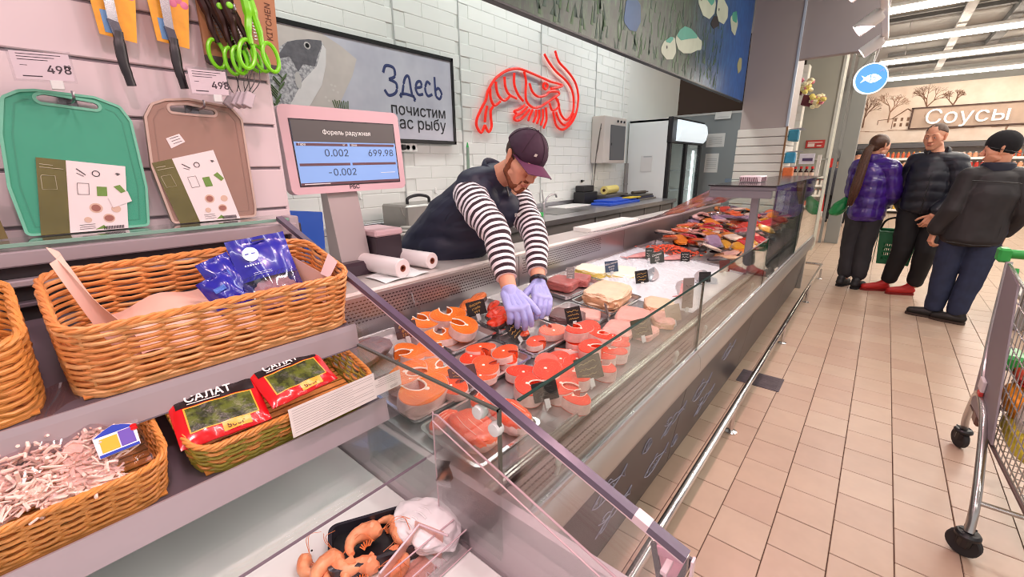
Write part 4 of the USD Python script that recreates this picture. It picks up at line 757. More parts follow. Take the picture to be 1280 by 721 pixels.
# long paper price list in a holder on the lower lip, with its narrower end
t = thing('price_list', 'long printed paper price list propped on the lower shelf lip', 'paper', xf((0.4, 0.84, 0.86)))
PL = mat('list_paper', '#d9cfcb', 0.6)
t.part('sheet', frame(bb((0, 0, 0), (0.196, 0.064, 0.001)), (0.284, 0.836, 0.868), (1, 0.0, 0.02), (0, 0.06, 1)), PL, smooth=False)
t.part('sheet', frame(bb((0.18, 0.010, -0.0015), (0.268, 0.050, -0.0007)), (0.284, 0.836, 0.862), (1, 0.0, 0.02), (0, 0.06, 1)), PL, smooth=False)
t.part('print', cat([frame(bb((0.006, 0.008 + 0.0055 * i, 0.001), (0.19 - 0.05 * (i % 3 == 1), 0.0088 + 0.0055 * i, 0.0012)), (0.284, 0.836, 0.868), (1, 0.0, 0.02), (0, 0.06, 1)) for i in range(10)] +
    [frame(bb((0.186 + 0.02 * (i > 1), 0.030 + 0.005 * i, -0.0007), (0.258, 0.0308 + 0.005 * i, -0.0004)), (0.284, 0.836, 0.862), (1, 0.0, 0.02), (0, 0.06, 1)) for i in range(4)] +
    [frame(bb((0.236 + 0.0022 * i, 0.013, -0.0007), (0.237 + 0.0022 * i, 0.020, -0.0004)), (0.284, 0.836, 0.862), (1, 0.0, 0.02), (0, 0.06, 1)) for i in range(10)]), mat('print_dark', '#958b88', 0.7), smooth=False)
# ------------------------------------------------------------------ trays and fish on the display deck
DT = math.degrees(math.atan(0.0824))
def D(x, y, h=0.0): return A_([x, y, deckz(y) + h])
def dxf(x, y, h=0.0, rz=0.0, rx=0.0, ry=0.0, s=1.0):
    M = xf(D(x, y, h), rx=DT) @ xf((0, 0, 0), rz=rz, rx=rx, ry=ry, s=s); return M
TRAY = mat('tray_steel', '#cfcccc', 0.34, 0.8)
def tray(label, x0, x1, y0, y1, h=0.022):
    w, d = x1 - x0, y1 - y0; t = thing('fish_tray', label, 'tray', dxf((x0 + x1) / 2, (y0 + y1) / 2, 0.002))
    O, I = rrect(w, d, 0.022, 5), rrect(w - 0.022, d - 0.022, 0.018, 5)
    t.part('base', moved(ext(rrect(w - 0.026, d - 0.026, 0.02, 5), 0.0012), (0, 0, 0.001)), TRAY, local=True, smooth=False)
    p0 = A_(rrect(w - 0.03, d - 0.03, 0.016, 5).exterior.coords)[:-1]; p1 = A_(rrect(w - 0.016, d - 0.016, 0.02, 5).exterior.coords)[:-1]
    n = len(p0); v = np.vstack([np.column_stack([p0, np.full(n, 0.001)]), np.column_stack([p1, np.full(n, h)]), np.column_stack([p1 * 1.004, np.full(n, h)]), np.column_stack([p0 * 1.006, np.full(n, 0.0)])]); j = np.arange(n); k_ = (j + 1) % n
    f = [np.stack([j + a, k_ + a, k_ + b_], 1) for a, b_ in ((0, n), (2 * n, 3 * n))] + [np.stack([j + a, k_ + b_, j + b_], 1) for a, b_ in ((0, n), (2 * n, 3 * n))]
    t.part('wall', TM(v, np.vstack(f)), TRAY, local=True)
    t.part('rim', moved(ext(O.difference(rrect(w - 0.017, d - 0.017, 0.02, 5)), 0.0022), (0, 0, h - 0.001)), mat('tray_rim', '#e3e0e0', 0.12, 0.95), local=True, smooth=False)
    return t
tray('steel tray of big orange steaks by the perforated back, next to the clear panel', 0.925, 1.165, 1.065, 1.385)
tray('steel tray of dark-skinned red fish pieces by the bent-over fishmonger', 1.18, 1.43, 1.065, 1.375)
tray('steel tray of orange steaks in the middle row behind the purple panel edge', 0.84, 1.105, 0.845, 1.045)
tray('steel tray under the gloved hands', 1.115, 1.395, 0.845, 1.045)
tray('steel tray of large fillets behind the clear end panel', 0.585, 0.83, 0.845, 1.09)
tray('steel tray of fillets at the back behind the upper basket', 0.585, 0.905, 1.10, 1.39)
tray('steel tray of bright fillet slabs at the near front corner of the counter', 0.578, 0.83, 0.60, 0.825)
tray('steel tray with a dark-skinned fillet, right of the gloved hands', 1.41, 1.68, 0.835, 1.075)
tray('steel tray with a dark red tuna block at the back', 1.72, 2.10, 1.10, 1.37)
tray('steel tray with a thick pale fish block', 1.70, 2.03, 0.845, 1.075)
tray('steel tray of white butterfish at the back before the ice', 2.12, 2.50, 0.98, 1.39)

FL = {}
def flesh(nm, col, vein):
    c_, v_ = lin(col), lin(vein)
    n = {'tc': ('texture_coordinate', {}), 'wv': ('wave_texture', {'wave_type': 'rings', 'rings_direction': 'z', 'scale': 42.0, 'distortion': 9.0, 'detail': 2.0, 'detail_scale': 1.5}), 'no': ('noise_texture', {'scale': 28, 'detail': 3}),
         'ra': ('rgb_ramp', {'ramp': [(0, v_), (0.10, c_), (1, c_)]}), 'r2': ('rgb_ramp', {'ramp': [(0.3, (0.72, 0.62, 0.62)), (0.7, (1, 1, 1))]}), 'mx': ('mix', {'mix_type': 'multiply', 'fac': 0.8}),
         'p': ('principled_bsdf', {'roughness': 0.28, 'subsurface_weight': 0.15, 'subsurface_radius': (0.01, 0.004, 0.003), 'subsurface_scale': 0.5})}
    L = [('tc.object', 'wv.vector'), ('tc.object', 'no.vector'), ('wv.fac', 'ra.fac'), ('no.fac', 'r2.fac'), ('ra.color', 'mx.color1'), ('r2.color', 'mx.color2'), ('mx.color', 'p.base_color')]
    LOOKS[nm] = usdkit.material(stage, f'/World/Looks/{nm}', n, L, surface='p.BSDF'); return LOOKS[nm]
F_RED = flesh('flesh_red', '#e83a1a', '#ee6a48'); F_OR = flesh('flesh_orange', '#f27a28', '#f59a50'); F_CORAL = flesh('flesh_coral', '#ee5a30', '#f28258')
SKIN = mat('skin_silver', '#c9a7a4', 0.3, noise=(35, 0.30), col2='#8d7a7c', metallic_=0) if False else mat('skin_silver', '#d8b4ac', 0.3, noise=(40, 0.22)); SKIND = mat('skin_dark', '#5b4744', 0.3, noise=(30, 0.35)); BONE = mat('bone', '#f2e2d2', 0.5); CAVD = mat('cavity', '#8e2a1c', 0.35)
def steak_outline(kind, n=44):
    """closed outline: round back, two belly flaps round a cavity"""
    w = []
    for t_ in np.linspace(-2.72, 2.72, n):
        r_ = 1 - 0.10 * math.cos(2 * t_); w.append((0.056 * r_ * math.sin(t_), 0.044 * r_ * math.cos(t_) * 1.05))
    if kind == 'open':
        inner = [(0.016, -0.042), (0.020, -0.022), (0.013, -0.004), (0, 0.002), (-0.013, -0.004), (-0.020, -0.022), (-0.012, -0.042)]
    elif kind == 'slit':
        inner = [(0.010, -0.044), (0.010, -0.026), (0.0, -0.012), (-0.010, -0.026), (-0.008, -0.044)]
    else: inner = [(0.0, -0.046)]
    return A_(w + inner)
def layered(P, layers):
    """stack of scaled copies of outline P; caps triangulated"""
    n = len(P); c_ = P.mean(0); V = []; F = []
    for sc, z in layers:
        q = np.asarray(Polygon(P).buffer(0).exterior.coords)[:-1] if False else c_ + (P - c_) * sc
        V.append(np.column_stack([q, np.full(n, z)]))
    j = np.arange(n); k_ = (j + 1) % n
    ccw = Polygon(P).exterior.is_ccw
    for i in range(len(layers) - 1):
        a, b_ = i * n, (i + 1) * n; q = [np.stack([a + j, a + k_, b_ + k_], 1), np.stack([a + j, b_ + k_, b_ + j], 1)]
        F += [x if ccw else x[:, ::-1] for x in q]
    import mapbox_earcut
    tri = mapbox_earcut.triangulate_float64(P, np.array([n], np.uint32)).reshape(-1, 3)
    F += [tri[:, ::-1] if ccw else tri, (tri if ccw else tri[:, ::-1]) + (len(layers) - 1) * n]
    m = TM(np.vstack(V), np.vstack(F)); trimesh.repair.fix_normals(m); return m
def steak(label, M, kind, th, fl, skin, s=1.0, group=None, name='fish_steak'):
    t = thing(name, label, 'fish steak', M @ xf((0, 0, 0), s=s), group)
    P = steak_outline(kind); t.part('flesh', layered(P, [(0.955, 0.0), (0.985, 0.08 * th), (0.985, 0.86 * th), (0.955, th)]), fl, local=True, smooth=40)
    n = 44; Q = P[:n]; c_ = P.mean(0); V = np.vstack([np.column_stack([c_ + (Q - c_) * sc, np.full(n, z)]) for sc, z in ((0.97, 0.002), (1.005, 0.12 * th), (1.008, 0.80 * th), (0.985, 0.965 * th), (0.955, 0.93 * th), (0.955, 0.01))]); F = []
    for i in range(6):
        a, b_ = i * n, ((i + 1) % 6) * n; j = np.arange(n - 1); F += [np.stack([a + j, b_ + j + 1, a + j + 1], 1), np.stack([a + j, b_ + j, b_ + j + 1], 1)]
    t.part('skin', TM(V, np.vstack(F)[:, ::-1]), skin, local=True)
    t.part('bone', moved(lump((0.0055, 0.0050, 0.0022), 1), (0, 0.0065, th)), BONE, local=True)
    if kind != 'round': t.part('cavity_lining', tube(smoothline([(*p_, th * 0.96) for p_ in P[n:]], 3), 0.0022, 6), CAVD if kind == 'slit' else BONE, local=True)
    return t
SA = steak('red trout steak with white bone, second from the clear panel in the front row', dxf(1.035, 0.735, 0.012, 25), 'round', 0.034, F_RED, SKIN, 1.15)
SB = steak('red trout steak nearest the clear panel in the front row', dxf(0.925, 0.725, 0.004, 40), 'open', 0.040, F_RED, SKIN, 1.12)
SO = steak('large orange steak with an open belly, left one by the perforated back', dxf(1.00, 1.315, 0.016, 200, -12), 'open', 0.030, F_OR, SKIN, 1.25)
SC = steak('orange steak with a red slit in the middle tray, right one of three', dxf(1.025, 0.905, 0.026, 15, -8), 'slit', 0.028, F_CORAL, SKIN, 1.0)
FRONT = [(SB, 1.005, .655, .0, 10, 0, 1.1, 'red steak standing low behind the small dark price card at the front glass'), (SB, 1.10, .67, .0, 60, 0, 1.08, 'red steak with a round belly hole left of the olive price card'),
    (SA, 1.145, .765, .002, 200, 0, 1.0, 'red steak lying behind the one with the belly hole'), (SA, 1.185, .71, .004, -10, 0, 1.0, 'red steak behind the top edge of the olive price card'),
    (SC, 1.235, .775, .004, 120, 25, .95, 'tilted red steak with a slit, below the stacked pair'), (SA, 1.335, .80, 0, 5, 0, 1.05, 'lower steak of the stacked pair right of the hands'), (SB, 1.335, .80, .038, 170, 0, 1.08, 'upper steak of the stacked pair right of the hands'),
    (SA, 1.445, .815, .018, 30, -6, 1.0, 'red steak leaning behind the stacked pair'), (SB, 1.275, .68, .002, 95, 0, 1.05, 'red steak on edge in the front row, right of the olive price card'), (SB, 1.33, .665, .004, 100, 0, 1.08, 'red steak in the front row, second right of the olive price card'),
    (SB, 1.39, .685, .006, 96, 0, 1.1, 'red steak in the front row, third right of the olive price card'), (SA, 1.42, .745, .004, 60, 0, 1.0, 'red steak behind the front row, next to the pink fish'), (SA, 1.30, .735, .004, 45, 0, .98, 'red steak in the middle of the front heap'), (SB, 1.205, .635, 0, 80, 0, 1.0, 'red steak right behind the olive price card at the glass')]
FRONT += [(SB, 1.24, .69, .038, 20, -8, 1.0, 'red steak lying on top of the front heap behind the olive price card'), (SA, 1.47, .70, .002, 40, 0, .95, 'red steak at the far end of the front row by the glass'), (SB, 1.36, .73, .034, 70, 5, 1.0, 'red steak on top of the far end of the front heap'), (SA, .99, .80, .002, 130, 0, .95, 'red steak behind the second big one, near the tray rim'), (SB, 1.09, .785, .004, 15, 10, .95, 'small red steak leaning at the tray rim behind the front heap'), (SB, .985, .60, .0, 75, 0, .95, 'red steak partly behind the black card at the glass')]
for pr, x, y, h_, rz_, rx_, s_, lb in FRONT: copy(pr, dxf(x, y, h_, rz_, rx_) @ xf((0, 0, 0), s=s_), lb)
for pr, x, y, h_, rz_, rx_, s_, lb in [(SO, 1.095, 1.285, .022, 160, -10, 1.3, 'large orange steak with an open belly, right one by the perforated back'), (SO, 1.055, 1.155, .028, 215, -14, 1.3, 'large orange steak with pale belly before the Форель card'), (SO, .975, 1.19, .006, 150, -4, 1.15, 'orange steak under the large ones, beside the clear panel edge'),
    (SC, 1.00, 1.00, .016, -20, -6, .95, 'orange steak in the middle tray, back left of three'), (SC, .925, .905, .012, 60, -6, 1.05, 'orange steak in the middle tray, half behind the purple panel edge'), (SA, 1.02, .905, .004, 70, 0, .9, 'steak lying under the one with the red slit'), (SA, .94, .985, .004, 10, 0, .9, 'coral steak at the back corner of the middle tray'),
    (SC, 1.305, .905, .022, 160, -8, 1.0, 'red steak with a dark slit held by the gloved hands'), (SC, 1.195, .90, .014, 20, -5, .85, 'thin steak at the near corner of the tray under the gloved hands'), (SB, 1.40, 1.10, .02, 120, -8, .95, 'red steak with dark hole behind the wristwatch'),
    (SO, .70, 1.02, .018, 30, -8, 1.35, 'big orange slab steak behind the clear panel, left'), (SO, .675, .92, .014, 200, -4, 1.5, 'big orange steak with a sunken belly just above the acrylic rim'), (SO, .79, .985, .022, 100, -6, 1.1, 'orange steak in the middle of the tray behind the clear panel'), (SO, .86, 1.11, .02, 60, -6, 1.1, 'orange steak right of the leftmost price card'),
    (SC, .76, .885, .02, 80, -4, .95, 'orange steak under the card behind the clear panel'), (SO, .79, 1.14, .018, 260, -6, 1.15, 'coral steak behind the leftmost price card'), (SC, .87, .88, .012, 140, 0, .9, 'small coral steak pair at the rim of the middle tray')]:
    copy(pr, dxf(x, y, h_, rz_, rx_) @ xf((0, 0, 0), s=s_), lb)
# dark-skinned wedges and cut pieces in the tray by the fishmonger
def wedge(label, M, L, W, T, fl, skin, seed):
    t = thing('fish_piece', label, 'fish piece', M)
    body = lump((L / 2, W / 2, T / 2), 3, 0.14, 2.5, seed, 0.75); v = np.asarray(body.vertices).copy(); f = np.asarray(body.faces)
    cz = v[f].mean(1)[:, 2]; up = cz > T * 0.12
    t.part('flesh', TM(v + [0, 0, T / 2], f[up]), fl, local=True); t.part('skin', TM(v + [0, 0, T / 2], f[~up]), skin, local=True)
    t.part('rib_line', cat([tube(smoothline([(-L * .3, W * (.22 - .2 * i), T * .93), (0, W * (.27 - .2 * i), T * 1.0), (L * .3, W * (.2 - .2 * i), T * .93)], 3), 0.0007, 5) for i in range(3)]), BONE if skin is SKIN else CAVD, local=True)
    return t
W_ = [(1.235, 1.30, .02, 35, -20, .15, .07, .05, F_OR, SKIND, 'long dark-skinned fish half leaning on the perforated back'), (1.315, 1.315, .03, 20, -15, .13, .06, .05, F_OR, SKIND, 'brown-skinned fish half behind the Форель card'), (1.315, 1.215, .03, 30, -25, .11, .05, .04, F_RED, SKIND, 'red cut piece with dark skin behind the left glove'),
    (1.265, 1.165, .016, 15, 10, .13, .08, .055, F_RED, SKIND, 'dark rounded piece beside the Форель card'), (1.325, 1.135, .03, 60, -20, .09, .035, .03, F_RED, SKIND, 'narrow red strip piece beside the left glove'), (1.27, 1.095, .012, 80, 0, .10, .06, .05, F_CORAL, SKIND, 'dark-edged piece at the corner of the tray by the left glove'), (1.215, 1.12, .01, 10, 0, .1, .06, .045, F_RED, SKIND, 'dark fish chunk under the Форель card'),
    (1.205, .995, .010, 100, 0, .085, .06, .045, F_CORAL, SKIND, 'dark-skinned chunk left of the gloved fingers')]
for i, (x, y, h_, rz_, rx_, L, W, T, fl, sk, lb) in enumerate(W_): wedge(lb, dxf(x, y, h_, rz_, rx_), L, W, T, fl, sk, i)
for i, (x, y, rz_, L, W, T, lb) in enumerate([(.66, .70, 80, .15, .11, .06, 'bright orange fillet slab in the nearest tray, left one'), (.765, .665, 85, .13, .09, .07, 'bright orange fillet slab in the nearest tray, by the upright glass edge'), (.64, .79, 10, .1, .05, .04, 'small orange fillet end at the back of the nearest tray'), (.775, .775, 20, .09, .06, .05, 'orange fillet offcut behind the round clamp')]):
    wedge(lb, dxf(x, y, .006, rz_), L, W, T, F_CORAL, SKIN, 20 + i)
wedge('grey-skinned tail piece lying behind the leftmost price card', dxf(.69, 1.26, .008, 20), .24, .13, .05, mat('fish_grey', '#7a6a6e', 0.4, noise=(20, 0.2)), SKIND, 31)
# blocks
TUNA = mat('tuna', '#a85a55', 0.35, noise=(14, 0.3)); PALE = mat('pale_fish', '#e2c4a4', 0.4, noise=(16, 0.12)); PALE2 = mat('pale_cut', '#d2a078', 0.4, noise=(25, 0.2)); DFIL = mat('dark_fillet', '#6c4f4d', 0.35, noise=(18, 0.25)); PINKF = mat('pink_flesh', '#d99f92', 0.35, noise=(20, 0.15)); BLOOD = mat('bloodline', '#7a3526', 0.4)
def slab(label, M, L, W, T, top, side, seed, extra=None):
    t = thing('fish_block', label, 'fish block', M); m = lump((L / 2, W / 2, T / 2), 4, 0.09, 3.2, seed, 0.42); v, f = np.asarray(m.vertices) + [0, 0, T / 2], np.asarray(m.faces)
    nz = TM(v, f).face_normals[:, 2]; t.part('top', TM(v, f[nz > 0.45]), top, local=True); t.part('cut_face', TM(v, f[nz <= 0.45]), side, local=True)
    if extra: t.part('dark_line', moved(lump((L * .42, W * .06, T * .16), 3, .2, 3, seed), (0, -W * .46, T * .45)), extra, local=True)
    return t
slab('dark red tuna block in the steel tray at the back', dxf(1.87, 1.23, .006, 12), .17, .15, .055, TUNA, TUNA, 1); slab('smaller dark red tuna slice beside the tuna block', dxf(2.0, 1.21, .006, 20), .15, .12, .048, TUNA, TUNA, 2)
slab('thick pale fish block with tan cut sides', dxf(1.865, .96, .008, 8), .29, .19, .075, PALE, PALE2, 3)
slab('dark-skinned fillet in the tray right of the gloved hands', dxf(1.51, .965, .008, 20), .14, .15, .035, DFIL, DFIL, 4); slab('pale side of the fillet in the tray right of the gloved hands', dxf(1.60, .925, .008, 25), .12, .13, .026, PINKF, PINKF, 5)
slab('pale steak with a dark rind, beyond the red steaks', dxf(1.72, .755, .004, 15), .20, .14, .045, PINKF, PALE2, 6, BLOOD); slab('pinkish steak with a blood line, next after the red steaks', dxf(1.55, .735, .004, 10), .16, .12, .04, PINKF, PINKF, 7, BLOOD)
slab('tan steak near the glass below the ice', dxf(1.93, .72, .004, 25), .18, .14, .055, PALE, PALE2, 8, BLOOD); slab('light brown steak close to the front glass', dxf(1.80, .655, .002, 35), .15, .09, .045, PINKF, PALE2, 9); slab('pale pink tail piece at the front glass', dxf(1.62, .655, .002, 0), .13, .09, .035, PINKF, PINKF, 10)
BUT = mat('butterfish', '#f1ead2', 0.35, noise=(12, 0.1)); BUTY = mat('butter_edge', '#e6cf6a', 0.4)
slab('white butterfish piece with yellow edge, left in the back tray', dxf(2.21, 1.24, .008, 10), .16, .20, .05, BUT, BUTY, 11); slab('white butterfish piece with yellow edge, middle of the back tray', dxf(2.30, 1.10, .008, 20), .24, .17, .05, BUT, BUTY, 12)
# crushed ice with whole fish
ICE = mat('ice', '#dfe5ea', 0.3, subsurface_weight=0.2, subsurface_radius=(0.02, 0.02, 0.025), subsurface_scale=0.5)
def ice_fn(u, v):
    x, y = 2.06 + 1.02 * u - 0.10 * v * (1 - u), 0.60 + 0.80 * v; x += 0.38 * max(v - 0.42, 0) * (1 - u)
    e = max(min(u, 1 - u, v, 1 - v) * 7, 0); e = min(e, 1)
    hgt = (0.018 + 0.028 * v + 0.020 * meshkit.fbm(A_([[x * 5, y * 5, 0.3]]), 3, 2)[0]) * e + (0.016 * abs(meshkit.fbm(A_([[x * 42, y * 42, 1.7]]), 2, 5)[0] - 0.45) + 0.006 * meshkit.noise(A_([[x * 110, y * 110, 4.1]]))[0]) * e
    return tuple(D(x, y, 0.001 + hgt))
single('crushed_ice', sheet(ice_fn, 150, 120, 0.004), ICE, 'bed of crushed white ice in the middle of the counter', 'ice', smooth=20, kind='stuff')
def whole_fish(label, M, L, Hh, T, back, belly, seed):
    t = thing('whole_fish', label, 'fish', M); xs = np.linspace(0, 1, 16); prof = np.sin(np.pi * np.clip(xs * 0.93 + 0.03, 0, 1) ** 0.75) ** 0.85
    b_ = tube([(L * (x - 0.5), 0, T * 0.5) for x in xs], [(max(Hh * 0.5 * p_, 0.004), max(T * 0.5 * p_, 0.003)) for p_ in prof], 14, up=(0, 1, 0)); v, f = np.asarray(b_.vertices), np.asarray(b_.faces); cy_ = v[f].mean(1)[:, 1]
    t.part('back', TM(v, f[cy_ > -Hh * 0.06]), back, local=True); t.part('belly', TM(v, f[cy_ <= -Hh * 0.06]), belly, local=True)
    t.part('tail_fin', moved(ext([(0, 0), (L * .14, Hh * .45), (L * .11, 0), (L * .14, -Hh * .45)], .003), (L * .46, 0, T * .5 - .0015)), back, local=True, smooth=False)
    t.part('dorsal_fin', moved(ext([(-L * .15, Hh * .42), (0, Hh * .68), (L * .16, Hh * .34)], .003), (0, 0, T * .5)), back, local=True, smooth=False)
    t.part('pectoral_fin', moved(ext([(0, 0), (L * .12, Hh * .12), (L * .1, -Hh * .1)], .002), (-L * .22, -Hh * .05, T * .97)), belly, local=True, smooth=False)
    t.part('eye', ball((-L * .40, Hh * .08, T * .66), .0055, 1), BLACK, local=True); return t
FB = [mat('fish_back_silver', '#9aa0a4', 0.25, 0.3, noise=(30, 0.2)), mat('fish_back_pink', '#cf8f8b', 0.3, noise=(25, 0.2))]; FBE = mat('fish_belly', '#b9b2b2', 0.3, 0.2, noise=(30, .15))
for i, (x, y, h_, rz_, c_, lb) in enumerate([(2.72, 1.16, .060, 165, 1, 'pinkish whole fish on the ice near the perforated back'), (2.88, .99, .052, 160, 1, 'pinkish whole fish in the ice beside the two upright price cards'), (2.40, .95, .044, 20, 0, 'silver whole fish in the ice behind the butterfish'),
    (2.30, .74, .032, 195, 1, 'pale pink whole fish in the ice above the pale steaks'), (2.62, .74, .032, 190, 0, 'silver whole fish in the ice near the front glass')]):
    whole_fish(lb, dxf(x, y, h_ - 0.012, rz_), .30, .075, .034, FB[c_], FBE, i)
# far trays: shrimps, dark smoked fish
tray('steel tray with a heap of small orange shrimps beyond the ice', 3.06, 3.48, 1.0, 1.38); tray('steel tray of smoked fish in the far part', 3.5, 3.98, .98, 1.38); tray('steel tray of pale smoked slices by the glass', 3.06, 3.6, .66, .96); tray('steel tray of smoked fish below the grey post', 3.62, 4.1, .66, .96)
rg = np.random.default_rng(3); sh = []
for i in range(150):
    a, b_ = rg.normal(0, .09), rg.normal(0, .075); p = D(3.2 + a, 1.14 + b_, .018 + .04 * math.exp(-(a * a + b_ * b_) / .012) + rg.uniform(0, .006)); w0 = rg.uniform(0, 6.28)
    sh.append(tube([p + A_([.012 * math.cos(w0 + q), .012 * math.sin(w0 + q), 0]) for q in (0, .9, 1.8, 2.7)], [.005, .0065, .006, .003], 5))
single('small_shrimps', cat(sh), mat('shrimp_orange', '#f0613c', 0.35), 'heap of small orange shrimps in the tray beyond the ice', 'shrimps', kind='stuff')
SMK = [mat('smoked_brown', '#8a5a36', 0.3, noise=(20, 0.3)), mat('smoked_dark', '#3f3338', 0.3, noise=(20, 0.3)), mat('smoked_tan', '#d0a07c', 0.35, noise=(20, 0.2))]
fp0 = None
for i in range(20):
    x, y = 3.12 + .085 * (i % 10) + rg.uniform(-.02, .02), (.78 if i < 10 else 1.2) + rg.uniform(-.1, .1); M = dxf(x + (.42 if i >= 10 else 0), y, .012 + .006 * (i % 3), rg.uniform(-40, 40))
    t = thing('smoked_fish', 'smoked fish laid across the far steel trays', 'fish', M, 'smoked fish in the far trays')
    t.part('body', tube([(-.11, 0, .016), (-.07, 0, .018), (0, 0, .018), (.06, 0, .016), (.10, 0, .014)], [(.012, .008), (.028, .014), (.034, .016), (.02, .01), (.008, .004)], 12, up=(0, 1, 0)), SMK[i % 3], local=True); t.part('tail_fin', moved(ext([(0, 0), (.03, .022), (.024, 0), (.03, -.022)], .003), (.095, 0, .012)), SMK[i % 3], local=True, smooth=False)
# heap of film-wrapped packs under the tall glass
PC = [('#d8452c', 'red'), ('#e88a24', 'orange'), ('#e3a72e', 'yellow'), ('#d03a48', 'crimson'), ('#e7b7a8', 'pale pink'), ('#a98fb0', 'lilac'), ('#f0713c', 'coral'), ('#f0d9c8', 'cream')]
PKM = [mat(f'fishpack_{i}', c_, 0.3, noise=(18, 0.2), coat_weight=0.6) for i, (c_, _) in enumerate(PC)]; PKF = pane('pack_film', (0.98, 0.96, 0.97), 0.10, 0.8, 0.1); pk = []
for i in range(8):
    t = thing('fish_pack', f'{PC[i][1]} film-wrapped fish pack in the heap under the far tall glass', 'fish pack', dxf(3.5 + .2 * i, 1.1, .05 + .02 * i, 20 * i, 8, 5), f'{PC[i][1]} fish packs in the far heap')
    m = lump((.075, .05, .014), 3, .25, 2.5, i, .6); t.part('fish_slice', moved(m, (0, 0, .015)), PKM[i], local=True)
    t.part('film', moved(ext(rrect(.18, .125, .006), .001), (0, 0, .001)), PKF, local=True, smooth=False); t.part('film_fold', sheet(lambda u, v: (.075 + .02 * u, -.06 + .12 * v, .004 + .018 * math.sin(3 * v + 8 * u)), 6, 8, .0006), PKF, local=True)
    t.part('tray_backing', moved(ext(rrect(.165, .11, .008), .002), (0, 0, 0)), [PALE, PBLK, SILV][i % 3], local=True, smooth=False); pk.append(t)
for i in range(120):
    x = 3.35 + 2.0 * rg.random() ** 0.9; y = rg.uniform(.70, 1.34); hh = .02 + (.03 + .09 * min((x - 3.3) / 1.2, 1)) * rg.random() + .05 * (y - .7)
    copy(pk[rg.integers(8)], dxf(x, y, hh, rg.uniform(0, 360), rg.uniform(-22, 22), rg.uniform(-22, 22)))
# chalk price cards
CARDK = mat('card_black', '#211d1e', 0.45); GOLDI = mat('gold_ink', '#c9a14e', 0.5); WHI = mat('white_ink', '#d9d5cf', 0.5); CBLUE = mat('card_slate', '#3f5066', 0.5); CGREY = mat('card_grey', '#8f8b8a', 0.5)
def squig(y, w, h_, seed):
    r_ = random.Random(seed); x = -w / 2; pts = []
    while x < w / 2: pts.append((x, y + r_.uniform(-h_, h_), 0)); x += w / 12
    return smoothline(pts, 3)
def card(label, x, y, h_, w, hh, yaw, lines=None, m=None, ink=None, lean=10, roll=0):
    p = D(x, y, h_); m = m or CARDK; ink = ink or GOLDI; ya, le = math.radians(yaw), math.radians(lean); ro = math.radians(roll)
    u = A_([math.cos(ya), math.sin(ya), 0]); back = A_([-math.sin(ya), math.cos(ya), 0]); v = A_([0, 0, 1.0]) * math.cos(le) + back * math.sin(le); u, v = u * math.cos(ro) + v * math.sin(ro), v * math.cos(ro) - u * math.sin(ro); n_ = np.cross(u, v)
    t = thing('price_card', label, 'price card', p)
    t.part('board', frame(moved(rbox(w, hh, .0018, .003), (0, hh / 2, -.0018)), p, u, v), m, smooth=False)
    q = []
    if lines:
        for i, s_ in enumerate(lines): q.append(textm(s_, hh * .17, p + v * hh * (.70 - .27 * i) + n_ * .0001, u * .985 + v * .17, v, .0005, False, True))
    else:
        q = [frame(tube(squig(hh * (.75 - .25 * i), w * (.72 - .1 * (i == 2)), hh * .05, i + int(1e4 * x)), hh * .014, 4), p + n_ * .0006, u, v) for i in range(3)]
    t.part('handwriting', cat(q), ink, smooth=False)
    t.part('clip', cat(frame(bb((-.008, -.022, -.004), (.008, .006, .002), .001), p, u, v), tube([p - v * .02, A_([p[0], p[1], deckz(p[1]) + .004])], .003, 6)), LOOKS['clear_clamp'], smooth=False)
YA = -50
card('dark price card reading Форель филе, leftmost, seen through the clear panel', .845, 1.215, .055, .078, .060, YA, ['Форель', 'филе', '1599'], mat('card_brown', '#4b3a3c', .5), GOLDI, 16, 12)
card('black price card reading Форель стейк over the large orange steaks', 1.19, 1.20, .050, .080, .062, YA, ['Форель', 'стейк', '999'], None, GOLDI, 8, 14)
card('black price card edge-on at the tray rim before the left glove', 1.175, .965, .035, .066, .070, -5, None, None, GOLDI, 18, 24)
card('black price card right of the gloved hands', 1.46, .895, .035, .066, .066, YA, None, None, GOLDI, 8, 12)
card('grey price card seen from behind beside the pale fish block', 1.66, .845, .020, .06, .06, 40, None, CGREY, CGREY, 12, -12)
card('pale price card standing in the tuna block', 1.90, 1.20, .06, .042, .062, YA, None, CGREY, WHI, 6)
card('slate blue price card behind the white butterfish', 2.18, 1.10, .065, .075, .065, YA, ['Масляная', 'филе', '799'], CBLUE, WHI, 8, 6)
card('black price card in front of the ice, left one', 2.17, .91, .05, .07, .07, YA, None, None, GOLDI, 8, 8)
card('narrow black price card, back one of the pair in the ice', 2.68, 1.09, .06, .052, .07, YA, None, mat('card_ink', '#3b3f3a', .5), WHI, 8)
card('wider dark price card, front one of the pair in the ice', 2.62, 1.01, .06, .09, .07, YA, ['Дорадо', 'лёд', '899'], mat('card_ink', '', 0) if False else LOOKS['card_ink'], WHI, 8, 6)
card('olive price card clipped at the front glass before the red steaks', 1.10, .605, .035, .088, .080, -40, None, mat('card_olive_dark', '#4a4636', .5), mat('olive_ink', '#8a8150', .5), 12, 12)
card('black price card at the front glass beside the purple panel edge', .905, .64, .035, .075, .058, -42, None, None, CARDK, 14, 10)
card('brown price card with gold scribbles behind the clear panel', .80, .875, .035, .085, .055, YA, None, mat('card_brown2', '#5a4343', .5), GOLDI, 12, 12)
card('olive price card at the glass before the pale steaks', 1.55, .63, .03, .085, .075, -40, None, LOOKS['card_olive_dark'], LOOKS['olive_ink'], 12, 10)
card('beige card seen from behind at the glass, right of the olive one', 1.81, .60, .03, .07, .075, -42, None, mat('card_beige', '#9a8c78', .6), LOOKS['card_beige'], 10, 10)
